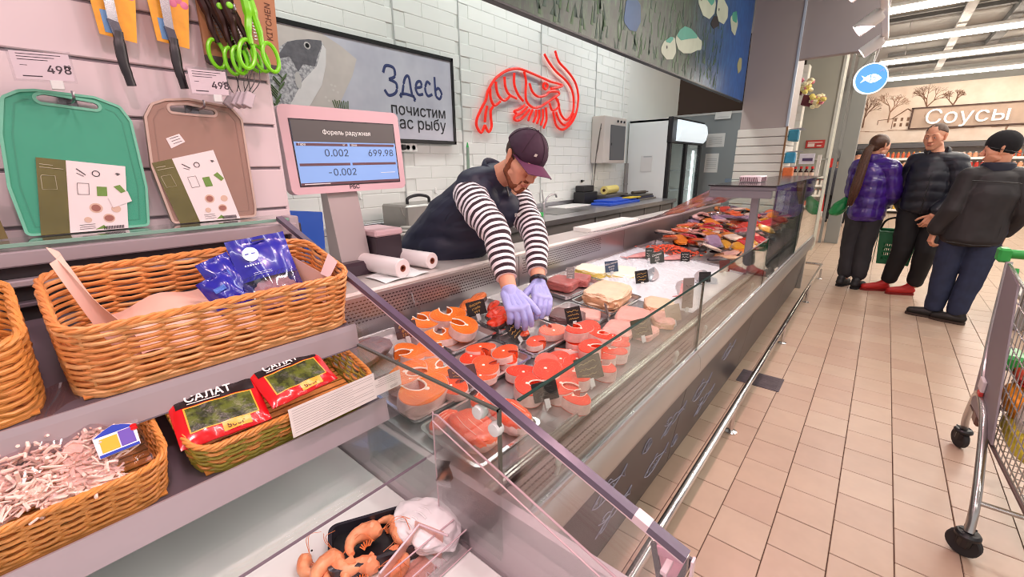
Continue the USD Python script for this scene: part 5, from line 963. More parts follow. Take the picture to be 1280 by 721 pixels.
card('tall grey card standing at the front glass before the ice', 2.05, .625, .02, .055, .15, -45, None, mat('card_taupe', '#857a74', .6), LOOKS['card_taupe'], 4)
card('black price card on a clamp at the glass beyond the tall grey card', 2.50, .68, .04, .07, .06, -45, None, None, CARDK, 8)
card('dark red price card under the far part of the glass', 2.83, .66, .04, .075, .075, -35, None, mat('card_maroon', '#5a2622', .5), LOOKS['card_maroon'], 10)
card('small dark price card standing by the tray of shrimps', 2.87, .92, .04, .06, .07, YA, None, None, WHI, 8)
# wrinkled film stretched from the top plate to the service rail
WRAP = pane('wrap_film', (0.88, 0.83, 0.88), 0.16, 0.8, 0.16)
def wrap(u, v):
    a = A_([3.03 + 2.40 * u, 0.862, 1.235]); b_ = A_([2.35 + 3.05 * u, 1.44, 0.972]); p = a * (1 - v) + b_ * v
    s_ = math.sin(math.pi * v); p[2] -= 0.05 * s_ - 0.006 * math.sin(22 * u + 14 * v) * s_ - 0.003 * math.sin(47 * u - 19 * v) * s_; p[1] += 0.004 * math.sin(37 * u + 5 * v) * s_; return tuple(p)
single('film_cover', sheet(wrap, 90, 24, 0.0008), WRAP, 'wrinkled clear film stretched from the far top plate down to the service rail', 'plastic film', smooth=40)
t = thing('striped_box', 'small white box with dark stripes lying on the far top plate', 'box', (3.62, .72, 1.268)); t.part('carton', bb((3.50, .66, 1.269), (3.70, .80, 1.312), .004), mat('box_white', '#ecdfe2', .5), smooth=False)
t.part('stripes', cat([frame(bb((-.003, 0, 0), (.003, .03, .0008)), (3.4992, .79 - .012 * i, 1.274), (0, -1, 0), (0.0, .25, 1)) for i in range(10)] + [frame(bb((-.003, 0, 0), (.003, .03, .0008)), (3.51 + .016 * i, .6592, 1.274), (1, 0, 0), (.25, 0, 1)) for i in range(11)]), mat('stripe_dark', '#5a2c3c', .5), smooth=False)
# ------------------------------------------------------------------ near white deck: shrimps on a foam tray, bag of ice, pink bin
SHR = mat('shrimp_cooked', '#e2703c', 0.35, noise=(30, 0.3), col2='#f0b48a'); SHRD = mat('shrimp_leg', '#d9783f', 0.4)
t = thing('foam_tray', 'black foam tray under the cooked shrimps on the near white deck', 'tray', (.37, .72, .60)); fo = rrect(.19, .13, .02, 5)
t.part('base', moved(ext(fo, .004), (.37, .715, .601), rz=-28), BLACK, smooth=False); t.part('rim', moved(ext(fo.difference(rrect(.174, .114, .016, 5)), .03), (.37, .715, .602), rz=-28), mat('foam_black', '#2a2730', .25, coat_weight=.5), smooth=False)
def shrimp(label, x, y, z, rz_, s_=1.0, ry_=0):
    t = thing('cooked_shrimp', label, 'shrimp', xf((x, y, z), rz=rz_, rx=ry_, s=s_)); a = np.linspace(-0.3, 2.6, 18); pts = [(.026 * math.cos(q), .026 * math.sin(q) * 1.15, .013) for q in a]; r_ = [(.0185 * (1 - .75 * (i / 17) ** 1.4) * (1 + .07 * math.sin(i * 2.4)), .0155 * (1 - .7 * (i / 17) ** 1.3)) for i in range(18)]; r_[0] = (.006, .006); r_[1] = (.011, .010)
    t.part('body', tube(pts, r_, 12), SHR, local=True); t.part('tail_fan', cat([moved(ext([(0, 0), (.004, .016), (-.004, .016)], .0015), (pts[-1][0], pts[-1][1], .011), rz=70 + 28 * k_) for k_ in range(3)]), SHR, local=True, smooth=False)
    t.part('legs', cat([tube(smoothline([(.014 * math.cos(q), .014 * math.sin(q), .008), (.006 * math.cos(q + .3), .006 * math.sin(q + .3), .003)], 2), .0012, 4) for q in np.linspace(0, 1.8, 6)]), SHRD, local=True)
    t.part('antennae', cat([tube(smoothline([(.026, -.010, .016), (.045, -.03 - .01 * k_, .03), (.05 - .02 * k_, -.06, .022)], 4), .0006, 4) for k_ in range(2)]), SHRD, local=True); t.part('eye', ball((.024, -.016, .018), .0022, 1), BLACK, local=True)
for x, y, z, rz_, s_, lb in [(.272, .700, .612, 60, 1.25, 'cooked shrimp standing up at the left end of the heap'), (.235, .735, .602, 200, 1.1, 'flat cooked shrimp at the lower left corner of the heap'), (.265, .765, .602, 120, 1.0, 'cooked shrimp lying flat on the white deck left of the foam tray'), (.315, .715, .607, 150, 1.15, 'pale cooked shrimp between the upright one and the foam tray'), (.345, .70, .62, 30, 1.3, 'large curled cooked shrimp in the middle of the foam tray'), (.395, .722, .607, 300, 1.0, 'cooked shrimp at the peak of the foam tray'), (.435, .672, .607, 80, 1.1, 'cooked shrimp at the right end of the foam tray'), (.30, .655, .602, 10, 1.2, 'cooked shrimp at the bottom edge of the picture'), (.355, .645, .602, 240, 1.1, 'cooked shrimp half behind the pink bin wall')]: shrimp(lb, x, y, z, rz_, s_)
PB = mat('bin_pink', '#f0b4a4', 0.3, alpha=0.62, transmission_weight=0.2)
t = thing('pink_tub', 'translucent pinkish plastic tub in front of the cooked shrimps', 'tub', (.36, .58, .60)); t.part('wall', sheet(lambda u, v: (.30 + .12 * u + .01 * v, .60 + .05 * u * (1 - .3 * v), .601 + .062 * v), 8, 5, .002), PB); t.part('side', sheet(lambda u, v: (.42 + .01 * v + .02 * u, .65 - .07 * u, .601 + .062 * v), 6, 5, .002), PB); t.part('floor', bb((.30, .57, .601), (.42, .62, .604)), PB, smooth=False)
t.part('lip', cat(tube([(.31, .60, .664), (.43, .635, .664)], .0025, 6), tube([(.43, .635, .664), (.45, .565, .664)], .0025, 6)), ACRL)
BAG = mat('bag_frost', '#f2eff1', 0.25, subsurface_weight=0.3, subsurface_radius=(.02, .02, .02))
t = thing('ice_bag', 'lumpy clear plastic bag of ice at the right corner of the near white deck', 'bag', (.53, .655, .60)); m = lump((.065, .085, .028), 4, .22, 2.2, 4); t.part('bag', moved(m, (.492 - .028, .655, .627)), BAG)
t.part('folds', cat([tube(smoothline([(.42 + .016 * i, .69, .648), (.425 + .016 * i, .667, .6545), (.424 + .016 * i, .645, .653)], 4), .0022, 5) for i in range(4)]), mat('fold_white', '#f5f2f4', .15))
# ------------------------------------------------------------------ work area behind the counter
TZ = 0.94
t = thing('work_table', 'long stainless work table along the white brick wall', 'table', (3.5, 2.5, 0))
t.part('table_top', bb((0.9, 2.15, TZ - .04), (6.06, 2.935, TZ), .004), STEEL, smooth=False); t.part('upstand', bb((0.9, 2.915, TZ), (6.06, 2.935, TZ + .05), .003), STEEL, smooth=False)
t.part('front_edge', bb((0.9, 2.146, TZ - .045), (6.06, 2.152, TZ + .001)), mat('edge_bright', '#cdc9c8', .2, .9), smooth=False)
for a, b_ in ((0.95, 1.9), (1.95, 2.75), (3.02, 3.9), (3.94, 4.45), (4.49, 5.1), (5.14, 5.6), (5.64, 6.02)): t.part('front_panel', bb((a, 2.19, .42), (b_, 2.21, TZ - .05), .004), mat('panel_grey', '#84807c', .45, .5, noise=(4, .06)), smooth=False)
for x in (1.92, 3.0, 3.92, 4.47, 5.12, 5.62, 6.04): t.part('leg', bb((x - .018, 2.18, 0), (x + .018, 2.22, TZ - .04)), STEELD, smooth=False)
t.part('sink_bowl', bb((3.45, 2.35, TZ), (4.05, 2.75, TZ + .003)), mat('sink_dark', '#6f6d6c', .3, .8), smooth=False)
tp = thing('tap', 'small steel mixer tap at the sink behind the fishmonger', 'tap', (3.36, 2.45, TZ))
tp.part('body', lathe([(0, 0), (.022, 0), (.02, .1), (.014, .12), (0, .12)], 14).apply_translation((3.36, 2.45, TZ)), STEEL); tp.part('spout', tube(smoothline([(3.36, 2.45, TZ + .08), (3.42, 2.44, TZ + .17), (3.52, 2.43, TZ + .19), (3.55, 2.43, TZ + .16)], 4), .009, 8), STEEL); tp.part('lever', tube([(3.36, 2.45, TZ + .12), (3.35, 2.46, TZ + .24)], .005, 6), STEEL)
tp.part('base_block', bb((3.18, 2.40, TZ), (3.30, 2.5, TZ + .035), .004), mat('sponge_green', '#3fae5a', .7), smooth=False)
m = thing('slicer', 'brushed steel boxy machine with a black carrying handle and round red badge', 'machine', (1.98, 2.62, TZ)); GM = mat('brushed', '#a09c96', .35, .6, noise=(6, .05))
m.part('housing', bb((1.80, 2.48, TZ + .012), (2.20, 2.78, TZ + .205), .012), GM, smooth=False); m.part('side_panel', bb((2.0, 2.472, TZ + .02), (2.195, 2.48, TZ + .20), .003), mat('brushed2', '#b4b0a8', .3, .6), smooth=False)
m.part('handle', tube(smoothline([(1.90, 2.6, TZ + .205), (1.91, 2.6, TZ + .245), (2.0, 2.6, TZ + .262), (2.09, 2.6, TZ + .245), (2.10, 2.6, TZ + .205)], 4), .011, 8), BLACK); m.part('badge', moved(lathe([(0, 0), (.022, 0), (.022, .002), (0, .002)], 20), (2.045, 2.472, TZ + .165), rx=90), mat('badge_red', '#d8382e', .4))
m.part('knob', moved(lathe([(0, 0), (.03, 0), (.028, .03), (0, .034)], 20), (2.165, 2.472, TZ + .07), rx=90), BLACK); m.part('lever', tube(smoothline([(1.80, 2.5, TZ + .12), (1.77, 2.49, TZ + .16), (1.76, 2.49, TZ + .2)], 4), .006, 6), GM)
for x in (1.83, 2.17): m.part('foot', lathe([(0, 0), (.014, 0), (.014, .012), (0, .012)], 10).apply_translation((x, 2.52, TZ)), BLACK)
t = thing('coiled_hose', 'coil of pale grey ribbed hose lying beside the steel machine', 'hose', (1.68, 2.4, TZ)); t.part('coil', tube([(1.68 + .006 * q + .055 * math.cos(q), 2.42 + .055 * math.sin(q), TZ + .02 + .003 * q) for q in np.linspace(0, 6 * math.pi, 80)], .009, 7), mat('hose_grey', '#b9b5ad', .5)); t.part('hose_end', tube(smoothline([(1.735, 2.42, TZ + .02), (1.80, 2.38, TZ + .012), (1.86, 2.36, TZ + .012)], 4), .009, 7), LOOKS['hose_grey'])
t = thing('desk_scale', 'small black two-tier kitchen scale on a white sheet by the wall', 'scale', (4.75, 2.82, TZ)); t.part('body', bb((4.60, 2.74, TZ + .003), (4.92, 2.9, TZ + .14), .008), BLACK, smooth=False); t.part('platform', bb((4.64, 2.78, TZ + .14), (4.90, 2.9, TZ + .215), .008), mat('black_soft', '#232225', .5), smooth=False); t.part('base', bb((4.58, 2.72, TZ), (4.94, 2.92, TZ + .004)), BLACK, smooth=False)
single('cutting_sheet', bb((4.0, 2.62, TZ + .001), (4.56, 2.86, TZ + .011), .003), mat('white_board', '#ecebe8', .4), 'thin white cutting sheet lying left of the small black scale', 'cutting board', smooth=False)
t = thing('chopping_board', 'thick blue plastic chopping board at the front of the work table', 'cutting board', (4.95, 2.5, TZ)); t.part('slab', bb((4.55, 2.36, TZ), (5.35, 2.62, TZ + .028), .006), mat('board_blue', '#1f4fc0', .4), smooth=False); t.part('upper_slab', bb((4.68, 2.40, TZ + .028), (5.33, 2.66, TZ + .05), .006), LOOKS['board_blue'], smooth=False)
single('yellow_board', bb((5.12, 2.38, TZ + .05), (5.42, 2.5, TZ + .062), .004), mat('board_yellow', '#e3c21e', .4), 'narrow yellow plastic strip lying on the blue chopping board', 'board', smooth=False)
t = thing('folder_stack', 'stack of dark folders and a clipboard beside the fridge', 'folders', (5.6, 2.6, TZ))
for i, (a, b_, c_) in enumerate([(5.38, 6.02, '#6f6a64'), (5.46, 5.98, '#2c2a45'), (5.52, 6.0, '#4b4844')]): t.part('folder', bb((a, 2.42 + .02 * i, TZ + .022 * i), (b_, 2.72, TZ + .022 * i + .02), .004), mat(f'folder_{i}', c_, .5), smooth=False)
t.part('clipboard', bb((5.0, 2.66, TZ + .06), (5.62, 2.86, TZ + .09), .004), mat('clip_grey', '#5d5954', .5), smooth=False)
t = thing('paper_roll', 'yellow paper roll lying on the folders under the electric box', 'paper roll', (5.25, 2.75, TZ + .09)); r_ = moved(lathe([(.02, -.22), (.052, -.22), (.052, .22), (.02, .22), (.02, -.22)], 20), (5.28, 2.76, TZ + .145), ry=90, rz=8); t.part('roll', r_, mat('roll_yellow', '#e2d07a', .6)); t.part('core', moved(lathe([(.012, -.222), (.021, -.222), (.021, .222), (.012, .222), (.012, -.222)], 16), (5.28, 2.76, TZ + .145), ry=90, rz=8), mat('core_brown', '#7a5b35', .7))
t = thing('dark_roller', 'dark wooden mallet lying on top of the folder stack', 'mallet', (5.8, 2.6, TZ + .09)); t.part('head', tube([(5.62, 2.60, TZ + .088), (5.96, 2.56, TZ + .088)], .021, 12), mat('mallet', '#4b4238', .5)); t.part('handle', tube([(5.96, 2.56, TZ + .088), (6.03, 2.55, TZ + .088)], .009, 8), LOOKS['mallet'])
# electric box with loose cable, socket, drain pipe
t = thing('switch_box', 'pale metal switch box with a dark grey door on the brick wall', 'electric box', (5.35, 2.85, 1.4)); t.part('case', bb((5.06, 2.76, 1.42), (5.66, 2.944, 1.99), .008), mat('box_beige', '#cfc6bd', .45), smooth=False)
t.part('door', bb((5.22, 2.752, 1.46), (5.62, 2.762, 1.89), .003), mat('door_grey', '#55575a', .4), smooth=False); t.part('lock', bb((5.235, 2.746, 1.64), (5.25, 2.753, 1.67)), BLACK, smooth=False); t.part('knob', cat(*[moved(lathe([(0, 0), (.016, 0), (.014, .014), (0, .016)], 12), (5.40 + .09 * i, 2.76, 1.94), rx=90) for i in range(3)]), BLACK)
t.part('cable', cat(*[tube(smoothline([(5.08, 2.80, 1.96 - .1 * k_), (5.05, 2.82, 1.8), (5.07 - .02 * k_, 2.86, 1.5), (5.10, 2.9, 1.25), (5.06, 2.9, 1.0)], 5), .006, 6) for k_ in range(2)]), mat('cable_grey', '#6d675f', .5))
t = thing('drain_pipe', 'short grey pipe standing at the wall beside the fridge', 'pipe', (5.98, 2.88, TZ)); t.part('pipe', tube([(5.98, 2.88, TZ), (5.98, 2.88, 1.42)], .03, 12), mat('pipe_grey', '#8f8b88', .4)); t.part('clamp', lathe([(.03, 0), (.036, 0), (.036, .02), (.03, .02)], 14).apply_translation((5.98, 2.88, 1.12)), STEELD)
t = thing('wall_stud', 'small dark hook on the brick wall left of the switch box', 'hook', (4.85, 2.93, 1.2)); t.part('plate', bb((4.835, 2.925, 1.19), (4.865, 2.944, 1.22), .003), BLACK, smooth=False); t.part('peg', cyl((4.85, 2.93, 1.205), (4.85, 2.90, 1.21), .006, 8), BLACK)
t = thing('power_socket', 'white double power socket under the corner of the framed sign', 'socket', (2.21, 2.93, 1.53)); t.part('plate', bb((2.10, 2.91, 1.515), (2.27, 2.944, 1.585), .006), mat('white_plastic', '', 0) if False else LOOKS['white_plastic'], smooth=False)
t.part('outlet', cat(*[moved(lathe([(0, 0), (.022, 0), (.022, .003), (.017, .003), (.017, .001), (0, .001)], 16), (2.175 + .055 * i, 2.911, 1.55), rx=90) for i in range(2)]), mat('outlet_grey', '#b9bab6', .4)); t.part('plug', moved(lathe([(0, 0), (.022, 0), (.019, .03), (0, .034)], 14), (2.125, 2.911, 1.55), rx=90), BLACK)
single('yellow_hook', cat(ball((1.62, 2.93, 1.215), (.022, .012, .03)), tube([(1.62, 2.935, 1.23), (1.62, 2.94, 1.27)], .012, 8)), mat('hook_yellow', '#e2c02a', .35), 'small yellow wall hook just under the price display', 'hook')
single('blue_folder', frame(moved(rbox(.30, .22, .02, .006), (0, 0, 0)), (1.06, 2.5, 1.06), (.94, .1, -.12), (.1, .1, 1)), mat('folder_blue', '#1d57c4', .4), 'blue plastic folder standing on the work table left of the display post', 'folder', smooth=False)
for i_, (x, lb) in enumerate(((1.73, 'small white wall hook, left one under the wall sockets'), (2.45, 'small white wall hook, right one beside the fishmonger'))): single('wall_hook', cat(ball((x, 2.935, 1.20), (.012, .008, .03)), tube([(x, 2.935, 1.19), (x, 2.915, 1.175)], .005, 6)), LOOKS['white_plastic'], lb, 'hook')
t = thing('spray_bottle', 'clear spray bottle standing behind the shoulder of the fishmonger', 'bottle', (2.62, 2.75, TZ)); t.part('bottle', lathe([(0, 0), (.04, 0), (.04, .30), (.015, .40), (.012, .62), (0, .62)], 16).apply_translation((2.72, 2.8, TZ)), mat('bottle_green', '#9fb8a5', .15, transmission_weight=.4)); t.part('nozzle', tube([(2.72, 2.8, TZ + .62), (2.72, 2.8, TZ + .66)], [.012, .004], 8), LOOKS['sponge_green'])
t = thing('meat_grinder', 'dark knobbed crank of a grinder beside the fishmonger back', 'machine', (2.36, 2.55, TZ)); t.part('crank', cat(*[ball((2.34 + .03 * i, 2.5, TZ + .2 + .02 * math.sin(2.2 * i)), .022, 1) for i in range(4)]), BLACK); t.part('column', tube([(2.36, 2.52, TZ), (2.37, 2.51, TZ + .2)], .03, 12), GM)
t = thing('storage_crate', 'dark grey crate under the work table by the sink', 'crate', (2.86, 2.3, .35)); t.part('bin', bb((2.77, 2.16, .35), (2.99, 2.5, TZ - .06), .01), mat('crate_dark', '#3b3836', .5), smooth=False); t.part('rib', cat(*[bb((2.80 + .05 * i, 2.155, .38), (2.815 + .05 * i, 2.162, TZ - .1)) for i in range(4)]), BLACK, smooth=False)

# framed sign with a printed fish
SGM = mat('sign_grey', '#bdbdca', .6, noise=(2.5, .16), col2='#d3d3dc'); s = thing('framed_sign', 'black framed poster of a raw fish with blue Здесь lettering on the brick wall', 'sign', (1.9, 2.9, 1.57))
s.part('panel', bb((1.08, 2.905, 1.60), (2.665, 2.925, 2.245)), SGM, smooth=False)
for p0, p1 in (((1.06, 2.895, 2.235), (2.685, 2.93, 2.262)), ((1.06, 2.895, 1.585), (2.685, 2.93, 1.612)), ((2.658, 2.895, 1.585), (2.685, 2.93, 2.262)), ((1.06, 2.895, 1.585), (1.087, 2.93, 2.262))): s.part('frame_bar', bb(p0, p1, .003), mat('frame_black', '#1d1b1c', .4), smooth=False)
def pr(poly, d, smooth=0.0): P = Polygon(poly).buffer(0); P = P.buffer(smooth).buffer(-smooth) if smooth else P; return xzplate(P, 2.905 - d, .0009)
s.part('board_print', pr([(1.09, 2.23), (1.561, 2.23), (1.685, 2.18), (1.796, 2.117), (1.751, 2.006), (1.616, 1.79), (1.50, 1.62), (1.09, 1.62)], .001), mat('stone_board', '#cfc6bf', .6, noise=(4, .12)), smooth=False)
s.part('fish_print', pr([(1.09, 1.90), (1.224, 1.99), (1.293, 2.106), (1.337, 2.139), (1.396, 2.160), (1.472, 2.178), (1.555, 2.186), (1.58, 2.141), (1.567, 2.045), (1.523, 1.921), (1.43, 1.795), (1.30, 1.66), (1.09, 1.63)], .002, .01), mat('scale_print', '#d0cecf', .6, noise=(55, .1), col2='#8d8b90'), smooth=False)
s.part('head_print', pr([(1.25, 2.03), (1.337, 2.139), (1.396, 2.160), (1.472, 2.178), (1.555, 2.186), (1.556, 2.164), (1.508, 2.067), (1.493, 2.026), (1.418, 2.03), (1.38, 1.98), (1.34, 2.06)], .003, .006), mat('head_print', '#6a686d', .6, noise=(30, .3)), smooth=False)
s.part('belly_print', pr([(1.561, 2.164), (1.58, 2.141), (1.567, 2.045), (1.523, 1.921), (1.43, 1.795), (1.30, 1.665), (1.22, 1.66), (1.40, 1.93), (1.502, 2.028)], .0034, .008), mat('belly_print', '#e6e2e0', .6, noise=(12, .06)), smooth=False)
s.part('eye_print', cat(xzplate([(1.458 + .021 * math.cos(q), 2.140 + .021 * math.sin(q)) for q in np.linspace(0, 6.28, 20)[:-1]], 2.901, .0009), xzplate([(1.372 + .02 * math.cos(q), 1.93 + .05 * math.sin(q)) for q in np.linspace(0, 6.28, 12)[:-1]], 2.9008, .0006)), mat('eye_ring', '#c9c4c0', .5), smooth=False); s.part('eye_print', xzplate([(1.458 + .013 * math.cos(q), 2.140 + .013 * math.sin(q)) for q in np.linspace(0, 6.28, 20)[:-1]], 2.9, .0009), BLACK, smooth=False)
rg = random.Random(4); s.part('rosemary_print', cat([tube([(1.20 + .005 * i, 2.9008, 1.75 + .012 * i), (1.20 + .005 * i + rg.choice((-1, 1)) * .035, 2.9008, 1.79 + .012 * i)], .004, 4) for i in range(16)] + [tube([(1.60 + .013 * i, 2.9035, 1.79), (1.585 + .016 * i, 2.9035, 1.835 + .006 * (i % 2))], .004, 4) for i in range(8)]), mat('herb', '#5d7346', .6), smooth=False, kind='stuff')
s.part('salt_print', cat([xzplate([(x + .01 * math.cos(q), z + .008 * math.sin(q)) for q in np.linspace(0, 6.28, 7)[:-1]], 2.9035, .0008) for x, z in ((1.60, 1.90), (1.615, 1.925), (1.59, 1.93), (1.63, 1.89), (1.56, 1.83), (1.54, 1.85))]), mat('salt', '#d9d2cb', .6), smooth=False, kind='stuff')
NAVY = mat('sign_navy', '#36406f', .6)
def stroke(pts, w): return tube([(x, 2.9042, z) for x, z in smoothline([(a, b_) for a, b_ in pts], 6)], [(w, .0014)] * (6 * (len(pts) - 1) + 1), 6, up=(0.3, 0, 1))
zx, zz, zs = 2.0, 1.925, .19
GL = [[(.0, .72), (.12, .98), (.40, .95), (.42, .66), (.2, .52)], [(.2, .52), (.46, .40), (.42, .08), (.15, -.06), (.0, .12)],
      [(.66, .05), (.80, .62), (.96, .74), (1.02, .3), (1.06, .04)], [(.58, .04), (.8, .07), (1.14, .02)], [(1.10, .02), (1.16, -.08), (1.12, -.16)], [(.58, .04), (.62, -.08)],
      [(1.24, .36), (1.46, .44), (1.44, .62), (1.30, .58), (1.22, .34), (1.32, .12), (1.52, .16)], [(1.86, .58), (1.72, .66), (1.62, .36), (1.72, .12), (1.92, .20)],
      [(2.06, .90), (2.06, .5), (2.08, .14)], [(2.08, .14), (2.24, .06), (2.34, .28), (2.22, .48), (2.08, .40)]]
s.part('lettering', cat(*[stroke([(zx + a * zs * 1.23, zz + b_ * zs) for a, b_ in g], .0105) for g in GL]), NAVY)
def wide(tx, x0, x1, z):
    m_ = textm(tx, .08, (0, 0, 0), (1, 0, 0), (0, 0, 1), .001); a, b_ = m_.bounds[:, 0]; k_ = (x1 - x0) / (b_ - a); m_.vertices = (m_.vertices - [a, 0, 0]) * [k_, 1, k_] + [x0, 2.9035, z]; return m_
SDK = mat('sign_ink', '#2a292d', .6); s.part('lettering', wide('почистим', 2.045, 2.575, 1.788), SDK, smooth=False); s.part('lettering', wide('вас рыбу', 2.045, 2.575, 1.690), SDK, smooth=False)
# neon shrimp
NEON = [[(3.066,1.767),(3.014,1.7),(2.959,1.748),(2.962,1.811),(3.023,1.903),(3.085,1.983),(3.117,2.061),(3.19,2.15),(3.284,2.221),(3.412,2.281),(3.578,2.318),(3.767,2.304),(3.942,2.287),(4.102,2.269),(4.241,2.267),(4.342,2.257),(4.228,2.221),(4.117,2.201)],[(3.066,1.767),(3.113,1.711),(3.156,1.759),(3.149,1.849),(3.151,1.901),(3.182,1.935)],[(3.067,1.793),(3.08,1.87),(3.102,1.935)],[(3.148,2.089),(3.155,2.003),(3.203,1.95),(3.287,1.99)],[(3.23,2.156),(3.238,2.087),(3.278,2.028),(3.352,2.007),(3.429,2.05)],[(3.353,2.215),(3.365,2.127),(3.418,2.068),(3.529,2.043)],[(3.499,2.267),(3.497,2.169),(3.553,2.083),(3.634,2.03)],[(3.652,2.302),(3.682,2.219),(3.675,2.109),(3.694,2.029),(3.792,1.984),(3.92,2.0),(4.052,2.055),(4.189,2.12),(4.273,2.159),(4.243,2.183),(4.104,2.17),(4.024,2.125),(3.893,2.097),(3.792,2.129),(3.738,2.205)],[(3.974,2.213),(4.008,2.243),(4.054,2.223),(4.023,2.183),(3.983,2.193),(3.974,2.213)],[(3.991,2.512),(4.071,2.452),(4.209,2.38),(4.414,2.311),(4.541,2.219),(4.579,2.097),(4.553,1.983),(4.432,1.903),(4.309,1.964),(4.246,2.111)],[(4.184,2.576),(4.262,2.482),(4.44,2.412),(4.598,2.319),(4.669,2.201),(4.661,2.056),(4.588,1.921),(4.466,1.833),(4.345,1.794),(4.225,1.835),(4.164,1.968)],[(4.221,1.973),(4.282,1.893),(4.404,1.845),(4.525,1.909),(4.585,1.985)],[(4.093,2.052),(4.15,1.982),(4.277,2.038),(4.217,2.116)],[(3.528,1.904),(3.494,1.922),(3.574,1.949),(3.657,1.991)],[(3.706,1.981),(3.598,1.91),(3.504,1.875),(3.504,1.841),(3.597,1.854),(3.742,1.956)],[(3.792,1.96),(3.742,1.892),(3.718,1.848)],[(3.855,1.965),(3.843,1.9),(3.805,1.839)],[(3.907,1.97),(3.908,1.904),(3.869,1.829)],[(3.973,1.982),(3.974,1.894),(3.935,1.818)],[(4.026,2.002),(4.041,1.884),(3.989,1.791)]]
NM = mat('neon_red', '#ec2a1c', .35, emission_color=lin('#ff2a16'), emission_strength=.3); sh_ = thing('neon_shrimp', 'red neon tube sign shaped like a shrimp on the white brick wall', 'neon sign', (3.8, 2.9, 1.7))
for l in NEON: sh_.part('neon_tube', tube([(x, 2.915, z) for x, z in smoothline(l, 5)], .0125, 8), NM)
sh_.part('acrylic_back', xzplate(Polygon([(2.94, 1.70), (3.14, 1.70), (3.2, 1.93), (3.66, 1.97), (3.95, 1.97), (4.3, 2.15), (4.36, 2.26), (3.9, 2.32), (3.5, 2.34), (3.15, 2.16)]), 2.934, .005), pane('neon_back', (.97, .98, .98), .05, .5, .05), smooth=False)
# underwater banner hung over the counter
n = {'g': ('geometry', {}), 'sx': ('separate_xyz', {}), 'mr': ('map_range', {'from_min': 4.0, 'from_max': 5.6}), 'no': ('noise_texture', {'scale': 5, 'detail': 6, 'roughness': .7}), 'mp': ('mapping', {'scale': (5.0, 1.0, 1.6)}), 'ra': ('rgb_ramp', {'ramp': [(0, lin('#0d1510')), (.42, lin('#16241a')), (.58, lin('#27442a')), (.75, lin('#46703f')), (1, lin('#6f9a5a'))]}),
     'rb': ('rgb_ramp', {'ramp': [(0, lin('#173a6e')), (.5, lin('#2a5ea6')), (1, lin('#3f86c4'))]}), 'mx': ('mix', {}), 'ad': ('math', {'math_type': 'multiply_add', 'value2': .55, 'value3': -.27}), 'a2': ('math', {'math_type': 'add', 'use_clamp': True}), 'p': ('principled_bsdf', {'roughness': .35})}
LOOKS['banner'] = usdkit.material(stage, '/World/Looks/banner', n, [('g.position', 'sx.vector'), ('g.position', 'mp.vector'), ('mp.vector', 'no.vector'), ('no.fac', 'ra.fac'), ('no.fac', 'rb.fac'), ('sx.x', 'mr.value'), ('no.fac', 'ad.value1'), ('mr.result', 'a2.value1'), ('ad.value', 'a2.value2'), ('a2.value', 'mx.fac'), ('ra.color', 'mx.color1'), ('rb.color', 'mx.color2'), ('mx.color', 'p.base_color')], surface='p.BSDF')
b = thing('underwater_banner', 'large printed panel of an underwater reef with reef fish over the counter', 'banner', (3.8, 1.45, 2.1)); BY = 1.445
b.part('panel', bb((.9, BY, 2.108), (5.985, BY + .03, 3.55)), LOOKS['banner'], smooth=False); b.part('bottom_trim', bb((.9, BY - .004, 2.098), (5.985, BY + .034, 2.11), .002), mat('trim_dark', '#2b2d30', .4), smooth=False)
def bp(poly, d, sm=.03): P = Polygon(poly).buffer(0).buffer(sm).buffer(-2 * sm).buffer(sm); return xzplate(P, BY - d, .0012)
rg = random.Random(9); bl = []
for i in range(330):
    x, z = rg.uniform(1.0, 4.9), 2.11 + abs(rg.gauss(0, .32)); h_ = rg.uniform(.05, .12); bl.append(xzplate([(x, z), (x + .026, z), (x + .01 + rg.uniform(-.03, .03), z + h_)], BY - .0015, .0008))
b.part('seaweed_print', cat(bl[:165]), mat('weed1', '#365c34', .5), smooth=False, kind='stuff'); b.part('seaweed_print', cat(bl[165:]), mat('weed2', '#2a4a3c', .5), smooth=False, kind='stuff')
TEALF, CRM, GRF = mat('fish_teal', '#3f9a86', .5, noise=(6, .2)), mat('fish_cream', '#b7c2ae', .5, noise=(5, .12)), mat('fish_yellow', '#a8a67a', .5)
F1 = [(3.43, 2.215), (3.50, 2.29), (3.62, 2.345), (3.71, 2.355), (3.76, 2.26), (3.70, 2.20), (3.58, 2.18)]; F2 = [(3.711, 2.35), (3.80, 2.43), (3.90, 2.474), (4.05, 2.485), (4.16, 2.47), (4.28, 2.45), (4.37, 2.45), (4.34, 2.41), (4.36, 2.38), (4.25, 2.36), (4.10, 2.31), (3.92, 2.28), (3.80, 2.29)]
b.part('fish_print', cat(bp(F1, .003), bp(F2, .003)), CRM, smooth=False); b.part('fish_back_print', cat(bp([(3.74, 2.375), (3.80, 2.43), (3.90, 2.474), (4.05, 2.485), (4.16, 2.472), (4.25, 2.455), (4.0, 2.40), (3.84, 2.36)], .004, .01), bp([(3.50, 2.29), (3.62, 2.345), (3.70, 2.352), (3.62, 2.30)], .004, .008)), TEALF, smooth=False)
F3 = [(4.14, 2.83), (4.16, 2.70), (4.30, 2.64), (4.48, 2.65), (4.60, 2.72), (4.62, 2.80), (4.5, 2.88), (4.3, 2.9)]; F4 = [(4.66, 2.74), (4.75, 2.69), (4.92, 2.70), (5.02, 2.78), (5.0, 2.86), (4.8, 2.9), (4.66, 2.85)]; F5 = [(5.1, 2.80), (5.2, 2.70), (5.34, 2.68), (5.4, 2.8), (5.3, 2.9)]
